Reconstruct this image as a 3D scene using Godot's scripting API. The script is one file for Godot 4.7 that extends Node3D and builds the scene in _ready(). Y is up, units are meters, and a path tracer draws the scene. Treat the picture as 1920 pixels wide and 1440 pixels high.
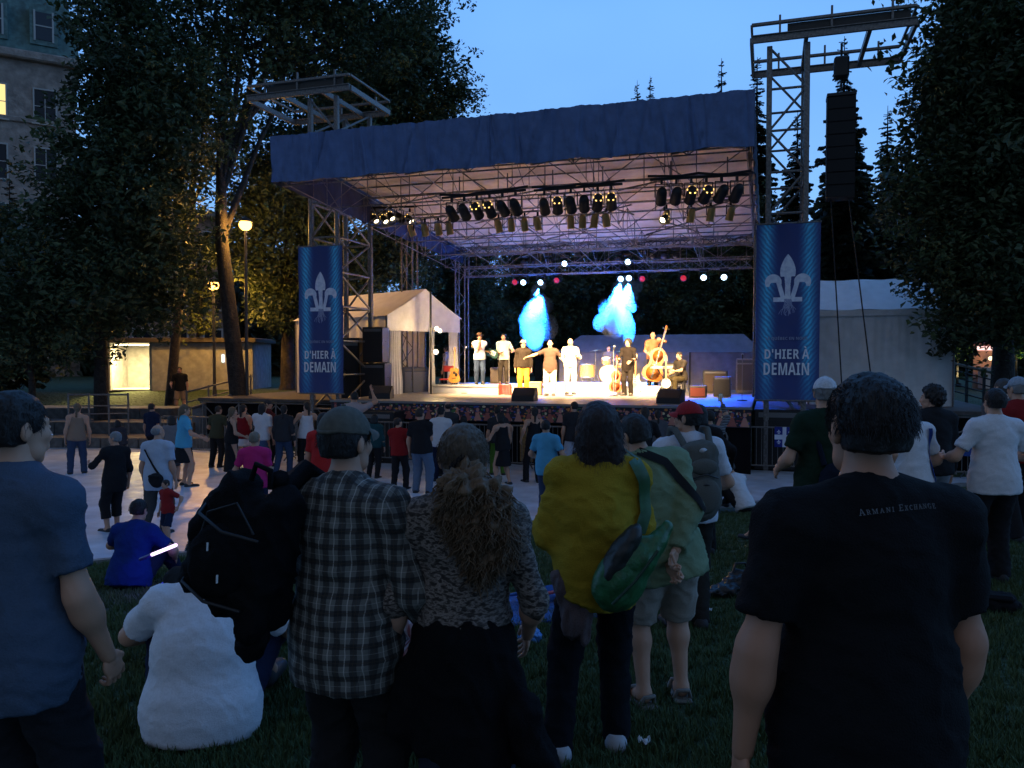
extends Node3D
# A dusk concert in a park: crowd on a lawn and a paved plaza, a covered stage between two truss towers.
const FOCAL := 1500.0
const EYE := Vector3(0, 1.75, 0)
const STAGE_AT := Vector3(0.6, 0, -21.45)
const STAGE_TURN := -0.30997
const DECK := 0.6
const PLAZA := -1.03
var stage_frame := Transform3D(Basis(Vector3.UP, STAGE_TURN), STAGE_AT)
var rng := RandomNumberGenerator.new()
var used := {}
var mats := {}

# ---------- mesh collector ----------
class MB:
	var v := PackedVector3Array()
	var n := PackedVector3Array()
	var u := PackedVector2Array()
	var c := PackedColorArray()
	var ix := PackedInt32Array()
	var xf := Transform3D.IDENTITY
	func vert(p: Vector3, nn: Vector3, uv := Vector2.ZERO) -> int:
		v.append(xf * p); n.append((xf.basis * nn).normalized()); u.append(uv)
		return v.size() - 1
	func quad(a: Vector3, b: Vector3, cc: Vector3, d: Vector3) -> MB:
		var nn := (b - a).cross(d - a).normalized()
		var i := vert(a, nn, Vector2(0, 1)); vert(b, nn, Vector2(1, 1)); vert(cc, nn, Vector2(1, 0)); vert(d, nn, Vector2(0, 0))
		ix.append_array([i, i + 2, i + 1, i, i + 3, i + 2])
		return self
	func tri(a: Vector3, b: Vector3, cc: Vector3) -> MB:
		var nn := (b - a).cross(cc - a).normalized()
		var i := vert(a, nn); vert(b, nn); vert(cc, nn)
		ix.append_array([i, i + 2, i + 1])
		return self
	func box(o: Vector3, s: Vector3, bs := Basis.IDENTITY) -> MB:
		var h := s * 0.5
		var q := []
		for k in 8:
			q.append(o + bs * Vector3(h.x if k & 1 else -h.x, h.y if k & 2 else -h.y, h.z if k & 4 else -h.z))
		quad(q[4], q[5], q[7], q[6]); quad(q[1], q[0], q[2], q[3]); quad(q[5], q[1], q[3], q[7])
		quad(q[0], q[4], q[6], q[2]); quad(q[6], q[7], q[3], q[2]); quad(q[0], q[1], q[5], q[4])
		return self
	func bevel(o: Vector3, s: Vector3, b: float, bs := Basis.IDENTITY) -> MB:
		# a box with chamfered edges
		var h := s * 0.5
		var pts := {}
		for k in 8:
			var sg := Vector3(1 if k & 1 else -1, 1 if k & 2 else -1, 1 if k & 4 else -1)
			for ax in 3:
				var p := Vector3(h.x - b, h.y - b, h.z - b)
				p[ax] = h[ax]
				pts[k * 3 + ax] = o + bs * (p * sg)
		for ax in 3:
			var m1 := 1 << ((ax + 1) % 3)
			var m2 := 1 << ((ax + 2) % 3)
			for s0 in 2:
				var k0 := (1 << ax) * s0
				var r := [k0, k0 | m1, k0 | m1 | m2, k0 | m2]
				if s0 == 0: r.reverse()
				quad(pts[r[0] * 3 + ax], pts[r[1] * 3 + ax], pts[r[2] * 3 + ax], pts[r[3] * 3 + ax])
			var a1 := (ax + 1) % 3
			var a2 := (ax + 2) % 3
			for e in 4:
				var k1 := (m1 if e & 1 else 0) | (m2 if e & 2 else 0)
				var k2 := k1 | (1 << ax)
				var qq := [pts[k1 * 3 + a1], pts[k2 * 3 + a1], pts[k2 * 3 + a2], pts[k1 * 3 + a2]]
				if e == 0 or e == 3: qq.reverse()
				quad(qq[0], qq[1], qq[2], qq[3])
		for k in 8:
			var t := [pts[k * 3], pts[k * 3 + 1], pts[k * 3 + 2]]
			var odd := (int(k & 1 > 0) + int(k & 2 > 0) + int(k & 4 > 0)) % 2 == 1
			if odd: tri(t[0], t[1], t[2])
			else: tri(t[2], t[1], t[0])
		return self
	func tube(pts: Array, rad: Variant, sides := 6) -> MB:
		var m := pts.size()
		var first := v.size()
		var side := Vector3.ZERO
		for k in m:
			var dir: Vector3 = (pts[mini(k + 1, m - 1)] - pts[maxi(k - 1, 0)]).normalized()
			if side == Vector3.ZERO or absf(side.dot(dir)) > 0.98:
				side = dir.cross(Vector3.UP if absf(dir.y) < 0.9 else Vector3.RIGHT).normalized()
			side = (side - dir * side.dot(dir)).normalized()
			var other := dir.cross(side)
			var r: float = rad[k] if rad is Array else rad
			for j in sides:
				var a := TAU * j / sides
				var o := side * cos(a) + other * sin(a)
				vert(pts[k] + o * r, o, Vector2(float(j) / sides, float(k) / m))
		for k in m - 1:
			for j in sides:
				var a := first + k * sides + j
				var b := first + k * sides + (j + 1) % sides
				ix.append_array([a, a + sides, b, b, a + sides, b + sides])
		for e in [0, m - 1]:
			var cc := vert(pts[e], (pts[0] - pts[1]).normalized() if e == 0 else (pts[m - 1] - pts[m - 2]).normalized())
			for j in sides:
				var a: int = first + e * sides + j
				var b: int = first + e * sides + (j + 1) % sides
				if e == 0: ix.append_array([cc, a, b])
				else: ix.append_array([cc, b, a])
		return self
	func lathe(prof: Array, sides := 16, t := Transform3D.IDENTITY) -> MB:
		var first := v.size()
		var m := prof.size()
		for k in m:
			var dd: Vector2 = prof[mini(k + 1, m - 1)] - prof[maxi(k - 1, 0)]
			var nn := Vector2(dd.y, -dd.x).normalized()
			for j in sides + 1:
				var a := TAU * j / sides
				vert(t * Vector3(prof[k].x * cos(a), prof[k].y, prof[k].x * sin(a)), t.basis * Vector3(nn.x * cos(a), nn.y, nn.x * sin(a)), Vector2(float(j) / sides, float(k) / m))
		for k in m - 1:
			for j in sides:
				var a := first + k * (sides + 1) + j
				ix.append_array([a, a + 1, a + sides + 1, a + 1, a + sides + 2, a + sides + 1])
		return self
	func ball(o: Vector3, r: Vector3, sides := 10, rows := 7) -> MB:
		var prof := []
		for k in rows + 1:
			var a := PI * k / rows - PI / 2
			prof.append(Vector2(maxf(cos(a), 0.001), sin(a)))
		return lathe(prof, sides, Transform3D(Basis.from_scale(r), o))
	func slab(poly: PackedVector2Array, depth: float, t: Transform3D) -> MB:
		# extrude a flat outline (x, y) by depth along z, centred
		var ids := Geometry2D.triangulate_polygon(poly)
		if (poly[ids[1]] - poly[ids[0]]).cross(poly[ids[2]] - poly[ids[0]]) < 0.0: ids.reverse()
		for sgn in [1.0, -1.0]:
			var f := v.size()
			for p in poly: vert(t * Vector3(p.x, p.y, depth * 0.5 * sgn), t.basis * Vector3(0, 0, sgn))
			for k in range(0, ids.size(), 3):
				ix.append_array([f + ids[k], f + ids[k + 1], f + ids[k + 2]] if sgn < 0 else [f + ids[k], f + ids[k + 2], f + ids[k + 1]])
		for k in poly.size():
			var p := poly[k]
			var q := poly[(k + 1) % poly.size()]
			quad(t * Vector3(p.x, p.y, depth * 0.5), t * Vector3(p.x, p.y, -depth * 0.5), t * Vector3(q.x, q.y, -depth * 0.5), t * Vector3(q.x, q.y, depth * 0.5))
		return self
	func grid(nx: int, ny: int, f: Callable) -> MB:
		# f(i, j) -> Vector3
		var first := v.size()
		for j in ny + 1:
			for i in nx + 1:
				var p: Vector3 = f.call(i, j)
				vert(p, Vector3.UP, Vector2(float(i) / nx, 1.0 - float(j) / ny))
		var acc := PackedVector3Array(); acc.resize((nx + 1) * (ny + 1))
		for j in ny:
			for i in nx:
				var a := first + j * (nx + 1) + i
				var b := a + nx + 1
				ix.append_array([a, b, a + 1, a + 1, b, b + 1])
				var fn := (v[a + 1] - v[a]).cross(v[b] - v[a])
				for q in [a, a + 1, b, b + 1]: acc[q - first] += fn
		for k in acc.size(): n[first + k] = acc[k].normalized()
		return self
	func join(m: Array, t: Transform3D, col := Color.WHITE) -> MB:
		# m = [verts, normals, indices(, colours)]
		var f := v.size()
		var flip := t.basis.determinant() < 0.0
		for k in m[0].size():
			v.append(t * m[0][k]); n.append((t.basis * m[1][k]).normalized()); u.append(Vector2.ZERO)
		while c.size() < f: c.append(Color.WHITE)
		for k in m[0].size(): c.append(m[3][k] * col if m.size() > 3 else col)
		for k in range(0, m[2].size(), 3):
			if flip: ix.append_array([f + m[2][k], f + m[2][k + 2], f + m[2][k + 1]])
			else: ix.append_array([f + m[2][k], f + m[2][k + 1], f + m[2][k + 2]])
		return self
	func paint(col: Color) -> MB:
		while c.size() < v.size(): c.append(col)
		return self
	func done() -> ArrayMesh:
		var a := []
		a.resize(Mesh.ARRAY_MAX)
		a[Mesh.ARRAY_VERTEX] = v; a[Mesh.ARRAY_NORMAL] = n; a[Mesh.ARRAY_TEX_UV] = u; a[Mesh.ARRAY_INDEX] = ix
		if c.size(): paint(Color.WHITE); a[Mesh.ARRAY_COLOR] = c
		var m := ArrayMesh.new()
		m.add_surface_from_arrays(Mesh.PRIMITIVE_TRIANGLES, a)
		return m

func mb(t := Transform3D.IDENTITY) -> MB:
	var m := MB.new(); m.xf = t
	return m

# ---------- nodes ----------
func numbered(s: String) -> String:
	used[s] = used.get(s, -1) + 1
	return s if used[s] == 0 else "%s_%03d" % [s, used[s]]

func meta(o: Node, label: String, category: String, group := "", kind := "") -> Node:
	if label: o.set_meta("label", label)
	if category: o.set_meta("category", category)
	if group: o.set_meta("group", group)
	if kind: o.set_meta("kind", kind)
	return o

func thing(called: String, label: String, category: String, t := Transform3D.IDENTITY, group := "") -> Node3D:
	var o := Node3D.new()
	o.name = numbered(called); o.transform = t
	add_child(o)
	meta(o, label, category, group)
	return o

func part(parent: Node, called: String, m: Variant, material: Material, t := Transform3D.IDENTITY) -> MeshInstance3D:
	var o := MeshInstance3D.new()
	o.name = numbered(called) if parent == self else called
	o.mesh = m.done() if m is MB else m
	o.material_override = material
	o.transform = t
	o.cast_shadow = GeometryInstance3D.SHADOW_CASTING_SETTING_ON
	parent.add_child(o, true)
	return o

func structure(called: String, m: Variant, material: Material) -> MeshInstance3D:
	var o := part(self, called, m, material)
	o.set_meta("kind", "structure")
	return o

# ---------- places ----------
func spot(px: float, py: float, d: float) -> Vector3:
	# the point seen at a pixel of the photograph, d metres ahead
	var a := atan(48.0 / FOCAL)
	var r := Vector3(0, -sin(a), -cos(a)) + Vector3.RIGHT * (px - 960.0) / FOCAL + Vector3(0, cos(a), -sin(a)) * (720.0 - py) / FOCAL
	return EYE + r * (d / -r.z)

func st(x: float, y: float, z: float) -> Vector3:
	return stage_frame * Vector3(x, y, z)

func lawn_edge(x: float) -> float:
	return clampf(13.1 + 0.43 * x, 9.0, 17.5)

func line_depth(x: float, lz: float) -> float:
	# how far ahead the line lies that runs lz metres before the towers of the stage
	return maxf(21.45 - (lz + 0.305 * (clampf(x, -26.0, 14.0) - 0.6)) / 0.953, lawn_edge(x) + 1.0)

func ground_y(x: float, z: float) -> float:
	var d := -z
	if d <= 0.0: return 0.0
	if d < lawn_edge(x): return PLAZA * pow(d / lawn_edge(x), 1.75)
	var lz := (stage_frame.affine_inverse() * Vector3(x, 0, z)).z
	return PLAZA + 1.48 * smoothstep(-0.5, -7.0, lz)

func on_ground(px: float, d: float) -> Vector3:
	var p := spot(px, 720, d)
	p.y = ground_y(p.x, p.z)
	return p

# ---------- materials ----------
func noise_tex(sd: int, freq: float, lo: float, hi: float, size := 256, kind := 3, octaves := 4) -> NoiseTexture2D:
	var key := "n%d_%f_%f_%f_%d_%d" % [sd, freq, lo, hi, size, kind]
	if mats.has(key): return mats[key]
	var f := FastNoiseLite.new()
	f.seed = sd; f.frequency = freq; f.noise_type = kind as FastNoiseLite.NoiseType; f.fractal_octaves = octaves
	var t := NoiseTexture2D.new()
	t.width = size; t.height = size; t.seamless = true; t.noise = f
	var g := Gradient.new()
	g.set_color(0, Color(lo, lo, lo)); g.set_color(1, Color(hi, hi, hi))
	t.color_ramp = g
	mats[key] = t
	return t

func bump_tex(sd: int, freq: float, strength: float, size := 256) -> NoiseTexture2D:
	var key := "b%d_%f_%f" % [sd, freq, strength]
	if mats.has(key): return mats[key]
	var f := FastNoiseLite.new()
	f.seed = sd; f.frequency = freq; f.fractal_octaves = 3
	var t := NoiseTexture2D.new()
	t.width = size; t.height = size; t.seamless = true; t.noise = f; t.as_normal_map = true; t.bump_strength = strength
	mats[key] = t
	return t

func plain(r: float, g: float, b: float, rough := 0.8, metal := 0.0) -> StandardMaterial3D:
	var key := "p%.4f_%.4f_%.4f_%.2f_%.2f" % [r, g, b, rough, metal]
	if mats.has(key): return mats[key]
	var m := StandardMaterial3D.new()
	m.albedo_color = Color(r, g, b).linear_to_srgb(); m.roughness = rough; m.metallic = metal
	mats[key] = m
	return m

func grain(r: float, g: float, b: float, rough: float, scale: float, lo := 0.7, metal := 0.0, bump := 0.0, world := false) -> StandardMaterial3D:
	# a colour with blotches of its own
	var key := "g%.4f_%.4f_%.4f_%.2f_%.2f_%.2f_%.2f_%.2f" % [r, g, b, rough, scale, lo, metal, bump]
	if mats.has(key): return mats[key]
	var m := StandardMaterial3D.new()
	m.albedo_color = Color(r, g, b).linear_to_srgb(); m.roughness = rough; m.metallic = metal
	m.albedo_texture = noise_tex(7, 0.012, lo, 1.0, 512)
	m.uv1_triplanar = true; m.uv1_world_triplanar = world; m.uv1_scale = Vector3.ONE * scale
	if bump > 0.0:
		m.normal_enabled = true; m.normal_texture = bump_tex(11, 0.05, 6.0); m.normal_scale = bump
	mats[key] = m
	return m

func cloth(c: Color, bump := 0.5) -> StandardMaterial3D:
	# woven stuff: c is linear
	var key := "c%.4f_%.4f_%.4f_%.2f" % [c.r, c.g, c.b, bump]
	if mats.has(key): return mats[key]
	var m := StandardMaterial3D.new()
	m.albedo_color = c.linear_to_srgb(); m.roughness = 0.92; m.metallic_specular = 0.25
	m.albedo_texture = noise_tex(21, 0.06, 0.9, 1.0, 256); m.uv1_triplanar = true; m.uv1_scale = Vector3.ONE * 6.0
	m.normal_enabled = true; m.normal_texture = bump_tex(5, 0.09, 5.0); m.normal_scale = bump
	mats[key] = m
	return m

func glow(r: float, g: float, b: float, e: float) -> StandardMaterial3D:
	var m := StandardMaterial3D.new()
	m.albedo_color = Color(0.05, 0.05, 0.05)
	m.emission_enabled = true; m.emission = Color(r, g, b).linear_to_srgb(); m.emission_energy_multiplier = e
	return m

func tinted(rough := 0.6, sss := 0.0) -> StandardMaterial3D:
	var key := "v%.2f_%.2f" % [rough, sss]
	if mats.has(key): return mats[key]
	var m := StandardMaterial3D.new()
	m.vertex_color_use_as_albedo = true; m.roughness = rough
	mats[key] = m
	return m

# ---------- smooth fields meshed as surface nets ----------
class Prim:
	var ball := false
	var a: Vector3
	var b: Vector3
	var ra: float
	var rb: float
	var r: Vector3
	var inv: Basis
	var flat := false
	var cuts: Array = []
	var minus := false
	var lo: Vector3
	var hi: Vector3

func cap(a: Vector3, b: Vector3, ra: float, rb: float, flat := false) -> Prim:
	var p := Prim.new()
	p.a = a; p.b = b; p.ra = ra; p.rb = rb; p.flat = flat
	p.lo = (a - Vector3.ONE * ra).min(b - Vector3.ONE * rb); p.hi = (a + Vector3.ONE * ra).max(b + Vector3.ONE * rb)
	return p

func ell(o: Vector3, r: Vector3, bs := Basis.IDENTITY) -> Prim:
	var p := Prim.new()
	p.ball = true; p.a = o; p.r = r; p.inv = bs.inverse()
	var e := (bs.x * r.x).abs() + (bs.y * r.y).abs() + (bs.z * r.z).abs()
	e = Vector3(minf(e.x, maxf(r.x, maxf(r.y, r.z))), minf(e.y, maxf(r.x, maxf(r.y, r.z))), minf(e.z, maxf(r.x, maxf(r.y, r.z))))
	p.lo = o - e; p.hi = o + e
	return p

func carve(p: Prim) -> Prim:
	p.minus = true
	return p

func cut(p: Prim, through: Vector3, away: Vector3) -> Prim:
	# takes away what lies on the side that «away» points to
	var w := away.normalized()
	p.cuts.append(Plane(w, w.dot(through)))
	return p

func prim_d(p: Prim, q: Vector3) -> float:
	var d: float
	if p.ball:
		var e := p.inv * (q - p.a)
		var k0 := (e / p.r).length()
		var k1 := (e / (p.r * p.r)).length()
		d = k0 * (k0 - 1.0) / k1 if k1 > 0.00001 else -p.r.x
	else:
		var pa := q - p.a
		var ba := p.b - p.a
		var h := clampf(pa.dot(ba) / maxf(ba.length_squared(), 0.000001), 0.0, 1.0)
		d = (pa - ba * h).length() - (p.ra + (p.rb - p.ra) * h)
		if p.flat: d = maxf(d, (q - p.b).dot(ba.normalized()))
	for w in p.cuts: d = maxf(d, w.distance_to(q))
	return d

func field_at(prims: Array, q: Vector3, k: float) -> float:
	var f := 9.0
	for p: Prim in prims:
		var d := prim_d(p, q)
		if p.minus:
			f = maxf(f, -d)
		else:
			var h := maxf(k - absf(f - d), 0.0) / k
			f = minf(f, d) - h * h * k * 0.25
	return f

func nets(prims: Array, c: float, k: float) -> Array:
	var lo := Vector3.ONE * 99.0
	var hi := Vector3.ONE * -99.0
	for p: Prim in prims:
		if p.minus: continue
		lo = lo.min(p.lo); hi = hi.max(p.hi)
	var pad := k * 0.3 + c * 2.0
	lo -= Vector3.ONE * pad; hi += Vector3.ONE * pad
	var nx := int((hi.x - lo.x) / c) + 2
	var ny := int((hi.y - lo.y) / c) + 2
	var nz := int((hi.z - lo.z) / c) + 2
	var g := PackedFloat32Array()
	g.resize(nx * ny * nz); g.fill(9.0)
	var sx := 1
	var sy := nx
	var sz := nx * ny
	for p: Prim in prims:
		var m := k + c * 1.5
		var x0 := maxi(0, int((p.lo.x - m - lo.x) / c)); var x1 := mini(nx - 1, int((p.hi.x + m - lo.x) / c) + 1)
		var y0 := maxi(0, int((p.lo.y - m - lo.y) / c)); var y1 := mini(ny - 1, int((p.hi.y + m - lo.y) / c) + 1)
		var z0 := maxi(0, int((p.lo.z - m - lo.z) / c)); var z1 := mini(nz - 1, int((p.hi.z + m - lo.z) / c) + 1)
		var ba := p.b - p.a
		var il := 1.0 / maxf(ba.length_squared(), 0.000001)
		var dir := ba.normalized()
		var ball := p.ball
		var ir := Vector3.ONE
		var ir2 := Vector3.ONE
		if ball:
			ir = Vector3.ONE / p.r; ir2 = ir * ir
		var inv := p.inv
		var a := p.a
		var b := p.b
		var ra := p.ra
		var dr := p.rb - p.ra
		var flat := p.flat
		var cuts := p.cuts
		var minus := p.minus
		for z in range(z0, z1 + 1):
			for y in range(y0, y1 + 1):
				var q := Vector3(lo.x + x0 * c, lo.y + y * c, lo.z + z * c)
				var i := z * sz + y * sy + x0
				for x in range(x0, x1 + 1):
					var d: float
					if ball:
						var e := inv * (q - a)
						var k0 := (e * ir).length()
						d = k0 * (k0 - 1.0) / maxf((e * ir2).length(), 0.0001)
					else:
						var pa := q - a
						var h := clampf(pa.dot(ba) * il, 0.0, 1.0)
						d = (pa - ba * h).length() - (ra + dr * h)
						if flat: d = maxf(d, (q - b).dot(dir))
					for w in cuts: d = maxf(d, w.distance_to(q))
					var f := g[i]
					if minus:
						g[i] = maxf(f, -d)
					else:
						var h2 := maxf(k - absf(f - d), 0.0) / k
						g[i] = minf(f, d) - h2 * h2 * k * 0.25
					i += 1
					q.x += c
	var vs := PackedVector3Array()
	var ids := PackedInt32Array()
	var at := PackedInt32Array()
	at.resize(nx * ny * nz); at.fill(-1)
	var off := PackedInt32Array([0, sx, sy, sx + sy, sz, sx + sz, sy + sz, sx + sy + sz])
	var edges := [[0, 1], [2, 3], [4, 5], [6, 7], [0, 2], [1, 3], [4, 6], [5, 7], [0, 4], [1, 5], [2, 6], [3, 7]]
	var lim := c * 3.0
	for z in nz - 1:
		for y in ny - 1:
			var i := z * sz + y * sy
			for x in nx - 1:
				var f0 := g[i]
				if f0 < lim and f0 > -lim:
					var mask := 0
					for j in 8:
						if g[i + off[j]] < 0.0: mask |= 1 << j
					if mask != 0 and mask != 255:
						var s := Vector3.ZERO
						var cnt := 0
						for e in edges:
							var e0: int = e[0]
							var e1: int = e[1]
							if ((mask >> e0) ^ (mask >> e1)) & 1:
								var v0 := g[i + off[e0]]
								var t := v0 / (v0 - g[i + off[e1]])
								s += Vector3(e0 & 1, (e0 >> 1) & 1, e0 >> 2).lerp(Vector3(e1 & 1, (e1 >> 1) & 1, e1 >> 2), t)
								cnt += 1
						at[i] = vs.size()
						vs.append(lo + (Vector3(x, y, z) + s / cnt) * c)
				i += 1
	for z in range(1, nz - 1):
		for y in range(1, ny - 1):
			var i := z * sz + y * sy + 1
			for x in range(1, nx - 1):
				if at[i] >= 0:
					var inside := g[i] < 0.0
					for ax in 3:
						var s0: int = sx if ax == 0 else sy if ax == 1 else sz
						if (g[i + s0] < 0.0) != inside:
							var s1: int = sy if ax == 0 else sz if ax == 1 else sx
							var s2: int = sz if ax == 0 else sx if ax == 1 else sy
							var A := at[i]; var B := at[i - s1]; var C := at[i - s1 - s2]; var D := at[i - s2]
							if A >= 0 and B >= 0 and C >= 0 and D >= 0:
								if inside: ids.append_array([A, C, B, A, D, C])
								else: ids.append_array([A, B, C, A, C, D])
				i += 1
	return [vs, normals(vs, ids), ids]

func normals(vs: PackedVector3Array, ids: PackedInt32Array) -> PackedVector3Array:
	var ns := PackedVector3Array()
	ns.resize(vs.size())
	for t in range(0, ids.size(), 3):
		var n := (vs[ids[t + 2]] - vs[ids[t]]).cross(vs[ids[t + 1]] - vs[ids[t]])
		ns[ids[t]] += n; ns[ids[t + 1]] += n; ns[ids[t + 2]] += n
	for j in ns.size(): ns[j] = ns[j].normalized()
	return ns

func ruffle(m: Array, amp: float, freq: Vector3, sd: int, crease := 0.0) -> Array:
	# moves a surface in and out: folds of cloth, locks of hair
	var f := FastNoiseLite.new()
	f.seed = sd; f.frequency = 1.0; f.fractal_octaves = 3
	var g := FastNoiseLite.new()
	g.seed = sd + 7; g.frequency = 1.0; g.fractal_octaves = 2
	for k in m[0].size():
		var p: Vector3 = m[0][k]
		var push := f.get_noise_3dv(p * freq) * amp
		if crease > 0.0:
			var bent := p + Vector3(p.y * 0.35, p.x * 0.5, 0) + Vector3.ONE * f.get_noise_3dv(p * 2.0) * 0.12
			push += crease * (pow(1.0 - absf(g.get_noise_3dv(bent * freq * Vector3(0.75, 0.8, 0.75))), 7.0) - 0.35)
		m[0][k] += m[1][k] * push
	m[1] = normals(m[0], m[2])
	return m

func arr_mesh(m: Array) -> ArrayMesh:
	return mb().join(m, Transform3D.IDENTITY).done()

# ---------- people ----------
var back_of := {}
var rig_of := {}
var head_near: Array
var head_far: Array
var hand_open: Array
var hand_grip: Array

func make_head(c: float) -> Array:
	var p := [
		ell(Vector3(0, 0.03, 0.014), Vector3(0.073, 0.085, 0.09)), ell(Vector3(0, -0.03, -0.028), Vector3(0.058, 0.085, 0.06)),
		cap(Vector3(-0.028, -0.075, -0.035), Vector3(0.028, -0.075, -0.035), 0.03, 0.03), ell(Vector3(0, -0.1, -0.06), Vector3(0.022, 0.017, 0.018)),
		cap(Vector3(-0.035, 0.022, -0.068), Vector3(0.035, 0.022, -0.068), 0.014, 0.014), cap(Vector3(0, 0.008, -0.083), Vector3(0, -0.028, -0.1), 0.008, 0.012),
		cap(Vector3(-0.012, -0.032, -0.09), Vector3(0.012, -0.032, -0.09), 0.009, 0.009), cap(Vector3(-0.018, -0.062, -0.082), Vector3(0.018, -0.062, -0.082), 0.009, 0.009),
		cap(Vector3(-0.036, -0.02, -0.062), Vector3(-0.03, -0.025, -0.066), 0.022, 0.02), cap(Vector3(0.036, -0.02, -0.062), Vector3(0.03, -0.025, -0.066), 0.022, 0.02)]
	for s in [-1.0, 1.0]:
		p.append(ell(Vector3(0.074 * s, -0.004, 0.012), Vector3(0.012, 0.032, 0.02), Basis(Vector3.UP, 0.35 * s)))
		p.append(carve(ell(Vector3(0.03 * s, 0.003, -0.096), Vector3(0.016, 0.011, 0.018))))
	var m := nets(p, c, 0.018)
	var col := PackedColorArray()
	for v: Vector3 in m[0]:
		var k := Color(1, 1, 1)
		if v.z < -0.07 and absf(v.y + 0.062) < 0.011 and absf(v.x) < 0.024: k = Color(0.85, 0.5, 0.5)
		col.append(k)
	m.append(col)
	# eyes and brows
	for s in [-1.0, 1.0]:
		for e in [[Vector3(0.03 * s, 0.003, -0.078), Vector3(0.012, 0.0085, 0.011), Color(1.1, 1.15, 1.2)], [Vector3(0.029 * s, 0.003, -0.087), Vector3(0.0052, 0.0055, 0.004), Color(0.05, 0.05, 0.06)], [Vector3(0.032 * s, 0.026, -0.081), Vector3(0.019, 0.004, 0.005), Color(0.16, 0.12, 0.1)]]:
			var b := MB.new()
			b.ball(e[0], e[1], 8, 5)
			var f: int = m[0].size()
			m[0].append_array(b.v); m[1].append_array(b.n)
			for k in b.ix: m[2].append(f + k)
			for k in b.v.size(): m[3].append(e[2])
	return m

func make_hand(curl: float, c: float) -> Array:
	# a right hand that hangs from the wrist at the origin: fingers down, palm to -x, thumb to -z
	var p := [ell(Vector3(0, -0.048, 0), Vector3(0.015, 0.047, 0.04)), cap(Vector3.ZERO, Vector3(0, -0.03, 0), 0.02, 0.018)]
	var len := [0.074, 0.084, 0.078, 0.06]
	for k in 4:
		var z := -0.031 + 0.0205 * k
		var q := Vector3(0, -0.083 + absf(k - 1.2) * 0.004, z)
		var a := curl * 0.35
		var r := 0.0088
		for j in 3:
			var l: float = len[k] * [0.45, 0.3, 0.25][j]
			var e := q + Vector3(-sin(a), -cos(a), (k - 1.5) * 0.05) * l
			p.append(cap(q, e, r, r - 0.0008))
			q = e; a += curl * 0.75; r -= 0.0008
	p.append(cap(Vector3(-0.003, -0.025, -0.03), Vector3(-0.014, -0.055, -0.052), 0.014, 0.011))
	p.append(cap(Vector3(-0.014, -0.055, -0.052), Vector3(-0.018 - 0.012 * curl, -0.088, -0.052 + 0.02 * curl), 0.0105, 0.0085))
	return nets(p, c, 0.007)

func bend(a: Vector3, t: Vector3, l1: float, l2: float, pole: Vector3) -> Array:
	# elbow or knee, and where the end really reaches
	var d := t - a
	var l := clampf(d.length(), absf(l1 - l2) + 0.01, l1 + l2 - 0.002)
	var n := d.normalized()
	var x := (l1 * l1 - l2 * l2 + l * l) / (2.0 * l)
	var side := (pole - n * pole.dot(n)).normalized()
	return [a + n * x + side * sqrt(maxf(l1 * l1 - x * x, 0.0)), a + n * l]

const SKIN := Color(0.5, 0.27, 0.17)
var dark_hair := Color(0.012, 0.009, 0.008)

func grown(p: Prim, e: float) -> Prim:
	return ell(p.a, p.r + Vector3.ONE * e, p.inv.inverse()) if p.ball else cap(p.a, p.b, p.ra + e, p.rb + e)

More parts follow.
